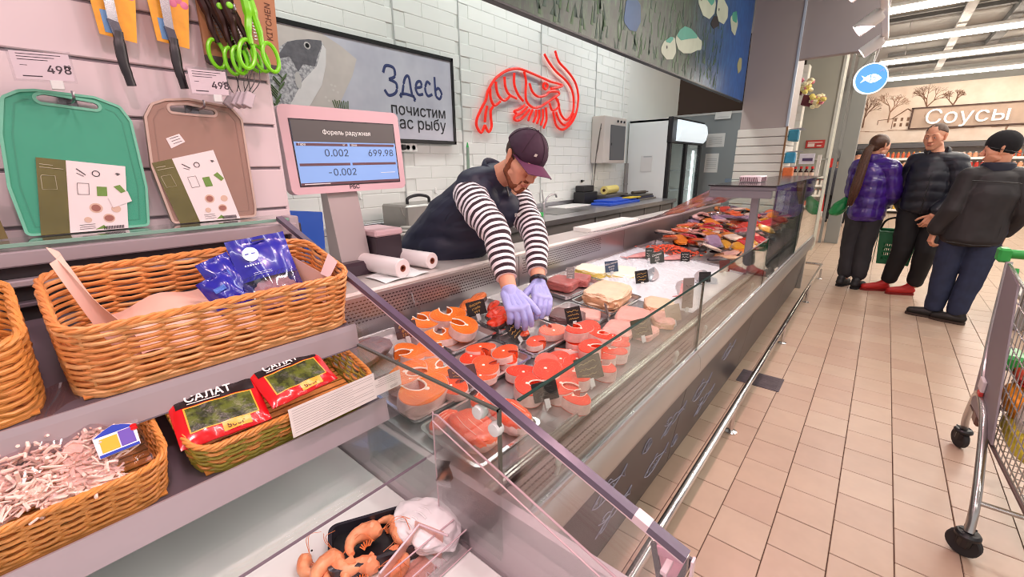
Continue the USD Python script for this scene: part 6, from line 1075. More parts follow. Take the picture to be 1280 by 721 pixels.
b.part('fish_print', cat(bp(F3, .003), bp(F4, .003), bp(F5, .003)), CRM, smooth=False); b.part('fish_back_print', cat(bp([(4.2, 2.86), (4.3, 2.78), (4.5, 2.76), (4.6, 2.82), (4.4, 2.9)], .004), bp([(5.12, 2.84), (5.2, 2.79), (5.38, 2.8), (5.3, 2.9)], .004)), TEALF, smooth=False)
b.part('fish_tail_print', cat(bp([(4.52, 2.62), (4.62, 2.60), (4.78, 2.66), (4.7, 2.72), (4.6, 2.70)], .0035, .01)), PBLK, smooth=False); b.part('coral_print', bp([(2.83, 2.28), (2.85, 2.40), (2.95, 2.46), (3.06, 2.43), (3.08, 2.33), (3.02, 2.26), (2.92, 2.25)], .0025), mat('coral_blue', '#3f5f8a', .5, noise=(6, .2)), smooth=False)
b.part('fish_print', cat(bp([(5.55, 2.44), (5.62, 2.52), (5.72, 2.53), (5.75, 2.42), (5.64, 2.36)], .003)), GRF, smooth=False); b.part('fish_eye_print', cat(*[xzplate([(x + .012 * math.cos(q), z + .012 * math.sin(q)) for q in np.linspace(0, 6.28, 10)[:-1]], BY - .0052, .0008) for x, z in ((3.56, 2.262), (4.22, 2.74), (4.72, 2.78))]), BLACK, smooth=False)

# tall glass-door fridge
fr = thing('glass_door_fridge', 'tall white glass-door fridge with a lit header against the wall', 'fridge', (6.7, 2.6, 0)); FW = mat('fridge_white', '#e3e4e2', .35)
fr.part('side_panel', bb((6.10, 2.36, .05), (6.13, 2.93, 2.0), .004), FW, smooth=False); fr.part('side_panel', bb((7.42, 2.36, .05), (7.45, 2.93, 2.0), .004), FW, smooth=False); fr.part('back_panel', bb((6.13, 2.90, .05), (7.42, 2.93, 2.0)), FW, smooth=False); fr.part('top_panel', bb((6.10, 2.36, 1.97), (7.45, 2.93, 2.0)), FW, smooth=False)
fr.part('header', bb((6.095, 2.30, 1.68), (7.46, 2.37, 2.02), .01), BLACK, smooth=False)
fr.part('light_box', frame(ext([(0, 0), (.28, 0), (.28, .02), (.24, .055), (.14, .075), (.04, .055), (0, .02)], 1.15), (6.26, 2.302, 1.71), (0, 0, 1), (0, -1, 0), (1, 0, 0)), mat('light_box', '#dfeaf0', .15, emission_color=(.85, .95, 1), emission_strength=.55))
for a, b_ in ((6.10, 6.17), (6.72, 6.80), (7.38, 7.45)): fr.part('door_frame', bb((a, 2.31, .1), (b_, 2.36, 1.68), .006), BLACK, smooth=False)
for a, b_ in ((6.17, 6.72), (6.80, 7.38)): fr.part('door_glass', bb((a, 2.33, .12), (b_, 2.338, 1.67)), GLASS, smooth=False)
for z in (.4, .7, 1.0, 1.3): fr.part('rack', cat(*[bb((6.14, 2.42 + .06 * i, z), (7.41, 2.426 + .06 * i, z + .006)) for i in range(8)]), STEEL, smooth=False)
fr.part('inner_lamp', bb((7.30, 2.38, .3), (7.34, 2.41, 1.6), .006), glow('fridge_lamp', '#f2fbff', 3.2), smooth=False); fr.part('plinth', bb((6.12, 2.40, 0), (7.43, 2.90, .05)), BLACK, smooth=False)
fr.part('label', bb((6.094, 2.55, 1.30), (6.0995, 2.72, 1.52)), mat('label_pale', '#d8d5d2', .5), smooth=False); fr.part('label', bb((6.093, 2.56, 1.50), (6.0995, 2.68, 1.51)), mat('print_grey', '', 0) if False else LOOKS['print_grey'], smooth=False)

# price-scale display, post, label printer and film rolls on the scale table
PKP = mat('display_shell', '#dfb9c0', .4); ps = thing('price_scale', 'counter price scale with a tilted display on a grey post', 'scale', (.97, 1.74, .955)); SCR = frame
o, u, v = A_([.722, 1.70, 1.302]), A_([1, 0.0, 0.012]), A_([-.016, 0.05, 1.0]); u = u / np.linalg.norm(u); v = v / np.linalg.norm(v); nv = np.cross(u, v)
DW, DH = .520, .325
ps.part('shell', frame(moved(ext(rrect(DW, DH, .025, 5), .045), (DW / 2, DH / 2, -.045)), o, u, v), PKP, smooth=False)
def scr(a0, b0, a1, b1, d, th=.0006): return frame(bb((DW * a0, DH * b0, d), (DW * a1, DH * b1, d + th)), o, u, v)
ps.part('screen_bezel', scr(.065, .085, .945, .855, .0004), mat('bezel_dark', '#3a2f36', .3), smooth=False)
ps.part('screen', scr(.075, .10, .935, .84, .001), mat('screen_blue', '#7fa2d8', .3, emission_color=lin('#86a9e0'), emission_strength=.35), smooth=False)
ps.part('screen_band', scr(.075, .60, .935, .84, .0016), mat('screen_band', '#55504f', .3, emission_color=lin('#6a6361'), emission_strength=.2), smooth=False)
ps.part('field_bar', cat(scr(.09, .555, .49, .585, .0022), scr(.51, .555, .92, .585, .0022), scr(.09, .325, .49, .355, .0022), scr(.51, .325, .92, .355, .0022), scr(.075, .10, .935, .13, .0022)), mat('field_bar', '#6b4a52', .4), smooth=False)
pt = lambda a, b_, d=.0024: o + u * (DW * a) + v * (DH * b_) + nv * d
ps.part('screen_text', textm('Форель радужная', .0175, pt(.30, .69), u, v, .0005), mat('text_pale', '#d6d2cd', .5, emission_color=(.9, .88, .85), emission_strength=.35), smooth=False)
for tx_, a_, b_ in (('0.002', .29, .435), ('699.98', .66, .435), ('-0.002', .29, .205)): ps.part('screen_text', textm(tx_, .027, pt(a_, b_), u, v, .0005), mat('text_dark', '#3b4a63', .5), smooth=False)
ps.part('field_caption', cat(textm('Тара', .009, pt(.10, .560, .003), u, v, .0004), textm('кг', .008, pt(.45, .560, .003), u, v, .0004), textm('Цена', .008, pt(.52, .560, .003), u, v, .0004), scr(.76, .22, .90, .226, .0024), scr(.10, .11, .3, .118, .003)), LOOKS['text_pale'], smooth=False)
ps.part('badge', textm('РБС', .017, pt(.455, .035, .0006), u, v, .0008, True), mat('badge_ink', '#3b3036', .5), smooth=False)
PG = mat('post_grey', '#b7a9a8', .4, .3); ps.part('post', hull([(x, y, z) for (x, z, y0, y1) in ((.872, 1.32, 1.735, 1.785), (1.008, 1.32, 1.735, 1.785), (.885, 1.0, 1.70, 1.80), (1.022, 1.0, 1.70, 1.80)) for y in (y0, y1)]), PG, smooth=False)
ps.part('base', hull([(x, y, z) for z, e in ((.957, 0), (1.0, -.004), (1.012, -.02)) for x in (.845 - e, 1.06 + e) for y in (1.64 - e, 1.86 + e)]), mat('base_plum', '#41323b', .4), smooth=False); ps.part('foot', cat(*[lathe([(0, 0), (.018, 0), (.018, .012), (0, .012)], 12).apply_translation((x, y, .955)) for x in (.86, 1.06) for y in (1.63, 1.84)]), BLACK)
ps.part('printer', bb((1.03, 1.655, .985), (1.165, 1.84, 1.105), .006), mat('printer_dark', '#372c33', .35), smooth=False); ps.part('printer_lid', bb((1.026, 1.65, 1.105), (1.17, 1.85, 1.135), .01), mat('printer_pink', '#cfaeb2', .4), smooth=False); ps.part('printer_foot', bb((1.04, 1.64, .957), (1.17, 1.85, .986), .004), mat('printer_pale', '#e6d3d6', .4), smooth=False); ps.part('printer_label', bb((1.075, 1.6385, .966), (1.13, 1.6402, .974)), INK, smooth=False)
RW = mat('film_roll', '#ece3e2', .25, subsurface_weight=.2, subsurface_radius=(.01, .01, .01)); RI = mat('roll_core', '#8a4a35', .6)
def roll(label, x, y, r_, ln, sk):
    t = thing('bag_roll', label, 'bag roll', (x, y, .957 + r_)); c_ = A_([x, y, .957 + r_]); d = A_([sk, 1, 0]); d /= np.linalg.norm(d); q = lathe([(.013, 0), (r_ - .002, 0), (r_, .003), (r_, ln - .003), (r_ - .002, ln), (.013, ln), (.013, 0)], 28)
    t.part('film', frame(q, c_, np.cross(d, [0, 0, 1]), (0, 0, 1), d), RW); t.part('core', frame(lathe([(.010, -.001), (.0145, -.001), (.0145, ln + .001), (.010, ln + .001), (.010, -.001)], 18), c_, np.cross(d, [0, 0, 1]), (0, 0, 1), d), RI)
    t.part('loose_end', sheet(lambda a, b_: tuple(c_ + d * (ln * (.02 + .9 * b_)) + A_([r_ * math.sin(2.2 + .9 * a) + .03 * a * a, 0, r_ * math.cos(2.2 + .9 * a) - .012 * a * a + .004])), 8, 3, .0006), RW)
roll('roll of clear plastic bags, the left one beside the label printer', 1.02, 1.46, .040, .40, -.1); roll('roll of clear plastic bags, the right one near the fishmonger', 1.20, 1.49, .037, .38, -.1)
single('paper_wad', sheet(lambda a, b_: (.92 + .22 * a, 1.44 + .16 * b_, .9575 + .006 * abs(math.sin(5 * a + 3 * b_))), 14, 10, .0008), PAPER, 'flat sheet of paper under the bag rolls on the service rail', 'paper')
single('white_pad', hull([(x, y, z) for x in (2.55, 3.3) for y in (1.46, 1.60) for z in (.957, .985)]), mat('pad_white', '#e9e4df', .5), 'white cloth pad lying on the service rail before the film', 'cloth', smooth=False)

# spots on a white track, hanging fish sign
t = thing('light_track', 'white light track with pinkish spot heads over the counter front', 'lamp track', (3, .21, 2.5)); t.part('track', bb((-1.0, .19, 2.50), (5.72, .235, 2.535), .004), mat('track_white', '#e9e4e2', .4), smooth=False)
for x in (-.5, 1.2, 3.4): t.part('hanger', cyl((x, .21, 2.53), (x, .21, 3.75), .006, 6), mat('track_white', '', 0) if False else LOOKS['track_white'])
SPG = glow('spot_glow', '#ffd9d6', 7)
for i, x in enumerate((2.8, 3.65, 4.62, 5.55)):
    h = thing('spot_lamp', ['white spot head nearest, cut by the top of the picture', 'white pink-lit spot head at the top edge, first of the three on the track', 'white pink-lit spot head in the middle of the three on the track', 'white pink-lit spot head above the round fish sign'][i], 'spot lamp', (x, .25, 2.44)); d = A_([-.05, .80, -.6]); d /= np.linalg.norm(d); c_ = A_([x, .24, 2.47])
    h.part('can', frame(lathe([(0, -.02), (.045, -.02), (.052, 0), (.052, .15), (.046, .15), (.046, .13), (0, .13)], 20), c_, np.cross(d, [1, 0, 0]), np.cross(d, np.cross(d, [1, 0, 0])), d), LOOKS['track_white']); h.part('lens', frame(lathe([(0, .138), (.045, .138), (.045, .144), (0, .144)], 20), c_, np.cross(d, [1, 0, 0]), np.cross(d, np.cross(d, [1, 0, 0])), d), SPG); h.part('bracket', tube([(x, .215, 2.505), (x, .24, 2.47)], .01, 8), LOOKS['track_white'])
sg = thing('fish_sign', 'round blue hanging sign with a white fish', 'sign', (5.72, .262, 2.17)); so = A_([5.70, .262, 2.172]); su, sv = A_([.42, -1, 0]), A_([0, 0, 1.0]); su = su / np.linalg.norm(su)
sg.part('disc', frame(lathe([(0, -.012), (.132, -.012), (.135, 0), (.132, .012), (0, .012)], 40), so, su, sv), mat('sign_blue', '#4a8fe0', .35, emission_color=lin('#5a9cf0'), emission_strength=.75), smooth=30); sg.part('rim', frame(lathe([(.128, -.014), (.138, -.014), (.138, .014), (.128, .014), (.128, -.014)], 40), so, su, sv), mat('sign_rim', '#dfe9fa', .3, emission_color=(.9, .95, 1), emission_strength=.8))
WF = mat('sign_fish', '#f4f8ff', .4, emission_color=(1, 1, 1), emission_strength=.9); sw = np.cross(su, sv); q_ = so + (sw * .0125)
fish = Polygon([(-.085, .03), (-.06, .0), (-.085, -.035), (-.045, -.015), (.0, -.04), (.045, -.03), (.085, 0), (.05, .03), (.02, .04), (-.03, .03), (-.05, .012)]); holes = shapely.union_all([Polygon([(.02 + .006 * math.cos(q), .008 + .006 * math.sin(q)) for q in np.linspace(0, 6.28, 10)[:-1]]) , LineString([(-.01, .028), (.0, 0), (-.01, -.03)]).buffer(.004), LineString([(.028, .02), (.034, 0), (.028, -.022)]).buffer(.003)])
sg.part('fish_emblem', frame(ext(fish.difference(holes), .002), q_, su, sv), WF, smooth=False); sg.part('fin_emblem', frame(ext(LineString([(.06, .06), (.085, .08), (.09, .06)]).buffer(.004), .002), q_, su, sv), mat('fin_blue', '#9cc4f5', .4), smooth=False); sg.part('hanger', tube([tuple(so + sv * .13), (5.68, .225, 2.50)], .006, 6), LOOKS['track_white'])
# goods on the column and the bottle stand beyond it
for i, (y0, z, c_, lb) in enumerate([(.92, 1.72, '#2a7d96', 'upper teal packs hanging on the side of the column'), (.925, 1.47, '#2f8bb0', 'lower teal packs hanging on the side of the column'), (.92, 1.30, '#d9703a', 'orange packs hanging on the side of the column'), (.925, 1.16, '#b9a24a', 'dull yellow packs hanging lowest on the side of the column')]):
    t = thing('hanging_packs', lb, 'packs', (6.2, .9, z)); PM = mat(f'hang_{i}', c_, .4, noise=(20, .2))
    for k_ in range(4): t.part('pack', bb((6.06 + .11 * k_, .83 + .012 * k_, z - .075), (6.10 + .11 * k_, .93, z + .045), .008), PM, smooth=False)
    t.part('hook', cat(*[tube([(6.08 + .11 * k_, .945, z + .05), (6.08 + .11 * k_, .80, z + .06)], .004, 6) for k_ in range(4)]), STEEL)
st_ = thing('bottle_stand', 'tiered white stand of dark sauce bottles beyond the counter end', 'stand', (7.3, .9, 0)); st_.part('shelf_board', bb((7.15, .70, 1.195), (7.5, 1.06, 1.21)), GW, smooth=False); st_.part('shelf_board', bb((7.15, .70, 1.045), (7.5, 1.06, 1.06)), GW, smooth=False); st_.part('post', cat(bb((7.44, .71, 0), (7.5, .75, 1.5)), bb((7.44, 1.0, 0), (7.5, 1.05, 1.5))), GW, smooth=False); st_.part('shelf_lip', bb((7.14, .70, 1.17), (7.15, 1.06, 1.215)), mat('lip_dark', '#5a2f2a', .5), smooth=False); st_.part('shelf_lip', bb((7.14, .70, 1.02), (7.15, 1.06, 1.065)), LOOKS['lip_dark'], smooth=False)
st_.part('header_card', bb((7.42, .78, 1.38), (7.43, .96, 1.52), .003), mat('header_white', '#d9d3dc', .5), smooth=False); st_.part('header_print', bb((7.413, .80, 1.42), (7.42, .92, 1.46)), mat('header_plum', '#4b3a5f', .5), smooth=False)
b0 = None; BT = [(r_, k_) for r_ in range(2) for k_ in range(5)]
for r_, k_ in BT:
    M = xf((7.2, 1.02 - .065 * k_, 1.21 if r_ == 0 else 1.06)); lb = f'{["leftmost","second","middle","fourth","rightmost"][k_]} dark sauce bottle with {["a red cap in the upper","its cap hidden in the lower"][r_]} row of the bottle stand'
    if b0 is None:
        b0 = thing('sauce_bottle', lb, 'bottle', M, 'bottles on the stand'); b0.part('bottle', lathe([(0, 0), (.026, 0), (.027, .07), (.012, .095), (.012, .11), (0, .11)], 14), mat('sauce_dark', '#33140f', .15), local=True); b0.part('label', lathe([(.0275, .015), (.0278, .015), (.0278, .062), (.0275, .062), (.0275, .015)], 14), mat('label_cream', '#e3c8b4', .5), local=True); b0.part('cap', lathe([(0, .108), (.017, .108), (.016, .14), (0, .14)], 12), mat('cap_red', '#cf2420', .35), local=True)
    else: copy(b0, M, lb)
for i, (x, y, z, lb) in enumerate([(7.62, 1.09, 2.40, 'bouquet of pink and yellow flowers in a dark wrap, upper one on the white pier'), (7.62, .94, 2.23, 'bouquet of pink and yellow flowers in a dark wrap, lower one on the white pier')]):
    t = thing('hanging_bouquet', lb, 'bouquet', (x, y, z)); rg = np.random.default_rng(i); t.part('wrap', hull([(x - .06, y + .13, z - .05), (x + .10, y + .13, z - .05), (x, y + .12, z + .09), (x - .05, y - .01, z - .09), (x + .06, y - .01, z - .09), (x, y, z + .06)]), mat('wrap_wine', '#5b1f2a', .6), smooth=False)
    for k_, (nm, c_) in enumerate((('petal_yellow', '#e6d271'), ('petal_pink', '#d9808f'), ('petal_cream', '#efe3b8'))): t.part('blossoms', cat(*[moved(lump((.035, .035, .03), 1, .5, 3, q), (x - .05 + rg.normal(0, .03), y - .05 + rg.normal(0, .045), z + rg.normal(0, .05))) for q in range(9)]), mat(nm, c_, .6))
    t.part('stalk', cyl((x + .05, y + .1, z), (8.56 if i else 7.9, y + .1, z + .02), .01, 6), STEELD)
t = thing('red_stand', 'tall red notice stand far down by the shelves', 'stand', (14.4, 1.15, 0)); t.part('panel', hull([(14.4 + d, y, z) for d in (0, .04) for y, z in ((1.30, 1.50), (1.07, 1.50), (1.26, 1.12), (1.07, 1.12))]), mat('stand_red', '#c12a26', .45), smooth=False); t.part('stem', hull([(14.4 + d, y, z) for d in (0, .04) for y, z in ((1.20, 1.12), (1.07, 1.12), (1.19, .12), (1.09, .12))]), LOOKS['stand_red'], smooth=False); t.part('foot', bb((14.2, .95, 0), (14.7, 1.3, .12), .01), GW, smooth=False)
# low white shelf far left under the column
t = thing('far_shelf', 'low white shelf with a rail far behind the counter end', 'shelf', (12, 1.7, 0)); t.part('board', cat(*[bb((11.8, 1.1, z), (12.3, 2.3, z + .03)) for z in (.55, .85, 1.1)]), GW, smooth=False); t.part('side', cat(bb((11.8, 1.08, 0), (12.3, 1.1, 1.2)), bb((11.8, 2.3, 0), (12.3, 2.32, 1.2))), GW, smooth=False); t.part('rail', tube([(11.75, 1.05, .95), (11.75, 2.3, .95)], .02, 8), STEEL)
# ------------------------------------------------------------------ people
_SPH = np.asarray(trimesh.creation.icosphere(2, 1.0).vertices)
def bone(p0, r0, p1, r1): return m3.Manifold.hull_points(np.vstack([_SPH * A_(r0) + A_(p0), _SPH * A_(r1) + A_(p1)]))
def chain(pts, rs): return [bone(pts[i], rs[i], pts[i + 1], rs[i + 1]) for i in range(len(pts) - 1)]
def union(ms): return m3.Manifold.batch_boolean(ms, m3.OpType.Add)
def smooth_mesh(man, edge, it, disp=None):
    m = from_manifold(man.refine_to_length(edge) if edge else man); m.merge_vertices()
    trimesh.smoothing.filter_taubin(m, lamb=0.5, nu=0.53, iterations=it)
    if disp is not None:
        n = m.vertex_normals; m.vertices = m.vertices + n * disp(np.asarray(m.vertices))[:, None]
    return TM(m.vertices, m.faces)
def folds(amp, f, seed): return lambda v: amp * (2 * meshkit.fbm(v * A_(f) + seed * 3.7 + 40, 3, seed) - 1)
def quilt(amp, pitch, seed, x0=0.0): return lambda v: amp * (np.abs(np.sin(np.pi * (v[:, 2] + 0.012 * np.sin(v[:, 0] * 40 + seed)) / pitch)) ** 0.6 - 0.6) + 0.4 * amp * (2 * meshkit.fbm(v * 14 + seed + 30, 2, seed) - 1)
SKN = mat('skin', '#d99a7c', 0.5, noise=(22, 0.06), subsurface_weight=0.12, subsurface_radius=(.012, .005, .003), subsurface_scale=.6)
EYEW, IRIS, LIP = mat('eye_white', '#e8e2dc', .3), mat('iris', '#3a2a20', .3), mat('lip', '#b5675a', .45)
class Head:
    """head in its own axes: x forward, y left, z up; origin between the ears at eye height"""
    def __init__(s, c, fwd, up, k=1.0):
        f = A_(fwd, float); f /= np.linalg.norm(f); u = A_(up, float); u = u - f * (u @ f); u /= np.linalg.norm(u); l = np.cross(u, f)
        s.R = np.stack([f, l, u], 1) * k; s.c = A_(c, float); s.k = k
    def P(s, *q): return s.c + s.R @ A_(q, float)
    def man(s, jaw=1.0, sockets=True):
        E = lambda c, r, sub=_SPH: m3.Manifold.hull_points(np.asarray(sub) * A_(r) + A_(c))
        H = lambda pts: m3.Manifold.hull_points(np.vstack([_SPH * r + A_(p) for p, r in pts]))
        parts = [E((-.008, 0, .048), (.100, .078, .088)), H([((.070, .034, .030), .024), ((.070, -.034, .030), .024), ((.052, .044, -.018), .028), ((.052, -.044, -.018), .028), ((-.01, 0, 0), .07)]),
                 H([((.052, .036, -.03), .03), ((.052, -.036, -.03), .03), ((.066, .014, -.098 * jaw), .019), ((.066, -.014, -.098 * jaw), .019), ((.005, .048, -.062), .022), ((.005, -.048, -.062), .022)]),
                 H([((.088, 0, .022), .009), ((.112, 0, -.026), .0105), ((.092, .013, -.030), .0085), ((.092, -.013, -.030), .0085)]), H([((.084, .03, .030), .010), ((.088, 0, .027), .009), ((.084, -.03, .030), .010)]), H([((.083, .016, -.058), .011), ((.083, -.016, -.058), .011), ((.086, 0, -.066), .011)])]
        for y in (1, -1): parts.append(H([((-.012, y * .079, .020), .010), ((-.018, y * .083, .030), .009), ((-.006, y * .075, -.024), .008)]))
        m = union(parts)
        if sockets:
            for y in (1, -1): m = m - E((.101, y * .032, .006), (.018, .019, .012))
        m = m.refine_to_length(.011)
        return m.transform(np.column_stack([s.R, s.c]))
    def neck(s, base, r=.055): return [bone(s.P(-.022, 0, -.05), r * s.k * .98, base, r * 1.08 * s.k)]
    def face(s, node, brow, closed=False, smile=False, lips=True):
        for y in (1, -1):
            e = node.part('eye', ball(s.P(.0755, y * .032, .006), .0125 * s.k), SKN if closed else EYEW)
            if not closed: e.part('iris', ball(s.P(.0865, y * .032 , .006), .0052 * s.k, 1), IRIS); e.part('eyelid', tube([s.P(.0885 - .006 * abs(t_), y * .032 + .013 * t_, .0125 - .004 * t_ * t_) for t_ in np.linspace(-1, 1, 7)], .0024 * s.k, 6), SKN)
            else: e.part('eyelash', tube([s.P(.0890 - .007 * abs(t_), y * .032 + .014 * t_, .0005 - .002 * (1 - t_ * t_)) for t_ in np.linspace(-1, 1, 7)], .0016 * s.k, 5), IRIS)
            node.part('eyebrow', tube([s.P(.0955 - .010 * t_, y * (.016 + .030 * t_), .031 + .005 * math.sin(2.4 * t_)) for t_ in np.linspace(0, 1, 7)], [(.0026 * s.k, .0042 * s.k)] * 6 + [(.0015, .002)], 6), brow)
        if lips:
            sm = .006 if smile else 0
            node.part('lips', cat(tube([s.P(.0945 - .010 * t_ * t_, .023 * t_, -.0605 + sm * t_ * t_) for t_ in np.linspace(-1, 1, 9)], [.0015] + [.004 * s.k] * 7 + [.0015], 6), tube([s.P(.0945 - .010 * t_ * t_, .021 * t_, -.0675 + sm * t_ * t_) for t_ in np.linspace(-1, 1, 9)], [.0015] + [.0045 * s.k] * 7 + [.0015], 6)), LIP)
def hand(W, d, back, thumb_side, k=1.0, curl=(25, 30, 25), spread=8, infl=0.0, fing=(0.070, .080, .075, .060), per=None):
    """bones of a hand. d: wrist to knuckles, back: normal of the back of the hand, thumb_side: towards the thumb"""
    d = A_(d, float) / np.linalg.norm(d); b_ = A_(back, float); b_ = b_ - d * (b_ @ d); b_ /= np.linalg.norm(b_); t_ = np.cross(d, b_); t_ = t_ if t_ @ A_(thumb_side) > 0 else -t_
    W = A_(W, float); out = []; kn = []
    for i in range(4):
        o = W + d * (.088 - .006 * abs(i - 1)) * k + t_ * (.030 - .0205 * i) * k; kn.append(o)
        out.append(bone(W + t_ * (.016 - .011 * i) * k, (.017 + infl) * k, o, (.0118 + infl) * k))
    out += [bone(kn[i], (.0118 + infl) * k, kn[i + 1], (.0118 + infl) * k) for i in range(3)]
    def rot(v, ax, deg): a = math.radians(deg); return v * math.cos(a) + np.cross(ax, v) * math.sin(a) + ax * (ax @ v) * (1 - math.cos(a))
    ax = np.cross(b_, d) * -1                       # bending towards the palm
    if (rot(d, ax, 30) @ b_) > 0: ax = -ax
    for i in range(4):
        v = rot(d, b_, (1.5 - i) * spread * .22 * (1 if np.cross(b_, d) @ t_ > 0 else -1)); p = kn[i]; L = fing[i] * k; cu = per[i] if per else curl
        for j, (fr_, r0, r1) in enumerate(((.45, .0105, .0096), (.31, .0096, .0088), (.24, .0088, .0078))):
            v = rot(v, ax, cu[j]); q = p + v * L * fr_; out.append(bone(p, (r0 + infl) * k, q, (r1 + infl) * k)); p = q
    p = W + d * .018 * k + t_ * .026 * k; v = d * .62 + t_ * .62 - b_ * .45; v /= np.linalg.norm(v)
    for L, r0, r1 in ((.040, .0155, .0125), (.032, .0122, .0108), (.026, .0108, .0088)):
        q = p + v * L * k; out.append(bone(p, (r0 + infl) * k, q, (r1 + infl) * k)); p = q; v = v + d * .22 - t_ * .12; v /= np.linalg.norm(v)
    return out
def shoe(node, heel, toe, w, m, sole, h=.075):
    a, b_ = A_(heel, float), A_(toe, float); d = b_ - a; L = np.linalg.norm(d[:2]); d = A_([d[0], d[1], 0]) / L; s_ = A_([-d[1], d[0], 0]); z0 = .0
    P = lambda t_, y, z: A_([a[0], a[1], z0]) + d * t_ * L + s_ * y + A_([0, 0, z])
    up = union([bone(P(.14, 0, .052), .040, P(.45, 0, .048), .044), bone(P(.45, 0, .048), .045, P(.86, 0, .040), .034), bone(P(.16, 0, .055), .038, P(.2, 0, h + .02), .040), bone(P(.2, 0, h + .01), .040, P(.5, 0, .05), .036)]).trim_by_plane((0, 0, 1), .016)
    node.part('shoe', smooth_mesh(up, .016, 6), m).part('shoe_sole', moved(ext(shapely.union_all([shapely.Point(.15 * L, 0).buffer(.039), shapely.Point(.8 * L, 0).buffer(.041), Polygon([(.15 * L, .039), (.8 * L, .043), (.8 * L, -.043), (.15 * L, -.039)]), shapely.Point(.88 * L, 0).buffer(.034)]), .022), (a[0], a[1], 0.0), rz=math.degrees(math.atan2(d[1], d[0]))), sole, smooth=False)

# --- the fishmonger: bent over the counter, both gloved hands at a steak
v = thing('person', 'fishmonger in a dark plum cap, navy vest and striped shirt bending over the fish', 'person', (1.46, 1.84, 0))
HD = Head((1.578, 1.275, 1.418), (-.17, -.80, -.56), (.10, -.52, .84), 1.0)
NB = A_([1.585, 1.455, 1.335]); S1, S2 = A_([1.395, 1.445, 1.275]), A_([1.745, 1.44, 1.225]); E1, E2 = A_([1.318, 1.205, 1.125]), A_([1.60, 1.215, 1.085]); W1, W2 = A_([1.205, 1.035, .925]), A_([1.425, 1.06, .900])
HIP = A_([1.46, 1.86, .93])
H1 = dict(W=W1, d=A_([1.150, .925, .862]) - W1, back=(-.45, -.55, .70), thumb_side=(.75, -.55, 0)); H2 = dict(W=W2, d=A_([1.335, .965, .856]) - W2, back=(-.2, -.7, .65), thumb_side=(-.85, .35, 0))
c1 = [(28, 28, 18), (38, 34, 22), (44, 36, 24), (50, 38, 24)]; H1['k'] = H2['k'] = 1.07; c2 = [(34, 30, 20), (30, 26, 18), (28, 24, 16), (26, 22, 16)]
arm = chain([S1, E1, W1], [.052, .042, .030]) + chain([S2, E2, W2], [.052, .042, .030])
tor = chain([HIP, (1.47, 1.74, 1.05), (1.555, 1.53, 1.22), NB], [(.16, .12, .12), (.14, .11, .12), (.15, .10, .12), .06]) + [bone(S1, .058, NB, .062), bone(S2, .058, NB, .062)]
legs = chain([(1.36, 1.87, .90), (1.35, 1.84, .48), (1.34, 1.90, .09)], [.085, .058, .042]) + chain([(1.56, 1.87, .90), (1.58, 1.85, .48), (1.59, 1.90, .09)], [.085, .058, .042]) + [bone((1.36, 1.87, .9), .085, HIP, .1), bone((1.56, 1.87, .9), .085, HIP, .1)]
body = union([HD.man(.98)] + HD.neck(NB, .056) + tor + arm + legs + [union(hand(**H1, per=c1)).refine_to_length(.006), union(hand(**H2, per=c2)).refine_to_length(.006)])
v.part('body', smooth_mesh(body, .022, 5), SKN, smooth=60)
HAIRB = mat('hair_brown', '#3a2418', .6, noise=(90, .3)); BEARD = mat('beard', '#7a4226', .7, noise=(110, .35), bump=(200, .5))
HD.face(v, HAIRB, closed=True, lips=True)
E_ = lambda c, r: m3.Manifold.hull_points(_SPH * A_(r) + A_(c)).refine_to_length(.012)
def inhead(H, m): return m.transform(np.column_stack([H.R, H.c]))
hb = [bone((.002, y * .066, .0), .013, (.004, y * .060, -.055), .017) for y in (1, -1)] + [bone((.004, y * .060, -.055), .018, (.050, y * .034, -.092), .018) for y in (1, -1)] + [bone((.050, y * .034, -.092), .018, (.070, 0, -.102), .020) for y in (1, -1)] + [bone((.050, .030, -.095), .020, (.050, -.030, -.095), .020), bone((.030, .04, -.075), .022, (.030, -.04, -.075), .022)]
hb += [bone((.094, 0, -.0475), .0045, (.082, y * .026, -.055), .0045) for y in (1, -1)] + [bone((.082, y * .026, -.055), .005, (.066, y * .030, -.085), .014) for y in (1, -1)] + [bone((.090, .006, -.084), .006, (.078, 0, -.098), .014)]
v.part('beard', smooth_mesh(inhead(HD, union(hb)), .009, 4, folds(.0022, 70, 3)), BEARD)
hr = E_((-.012, 0, .042), (.100, .0805, .088)).trim_by_plane((-1, 0, .0), -.022).trim_by_plane((0, 0, 1), -.005); v.part('hair', smooth_mesh(inhead(HD, hr), None, 1), HAIRB)
CAPM = mat('cap_plum', '#33152c', .75, noise=(60, .12)); VISM = mat('visor_plum', '#5a2748', .7, noise=(60, .1))
cp = E_((-.008, 0, .050), (.112, .092, .100)).trim_by_plane((.22, 0, 1), .042); cpn = v.part('cap', smooth_mesh(inhead(HD, cp), .012, 3, folds(.0025, 26, 8)), CAPM, smooth=60)
cpn.part('visor', sheet(lambda a, b_: tuple(HD.P(.080 + (.095 * math.sqrt(max(1 - (1.6 * (a - .5)) ** 2, 0.02))) * b_ - .02 * (1 - b_) * abs(2 * a - 1) - .055 * (2 * a - 1) ** 2 * (1 - b_), (a - .5) * .165 * (1 - .10 * b_), .048 - .022 * (2 * a - 1) ** 2 - .012 * b_)), 18, 10, .003), VISM, smooth=60)
cpn.part('cap_button', ball(HD.P(-.008, 0, .150), .007, 1), CAPM); cpn.part('cap_seam', cat(*[tube([HD.P(-.008 + .113 * math.sin(q) * math.cos(w), .093 * math.sin(q) * math.sin(w), .050 + .101 * math.cos(q)) for q in np.linspace(0.05, 1.45, 9)], .0014, 4) for w in (.0, 1.05, 2.1, 3.14, 4.2, 5.24)]), mat('cap_dark', '#26101f', .8))
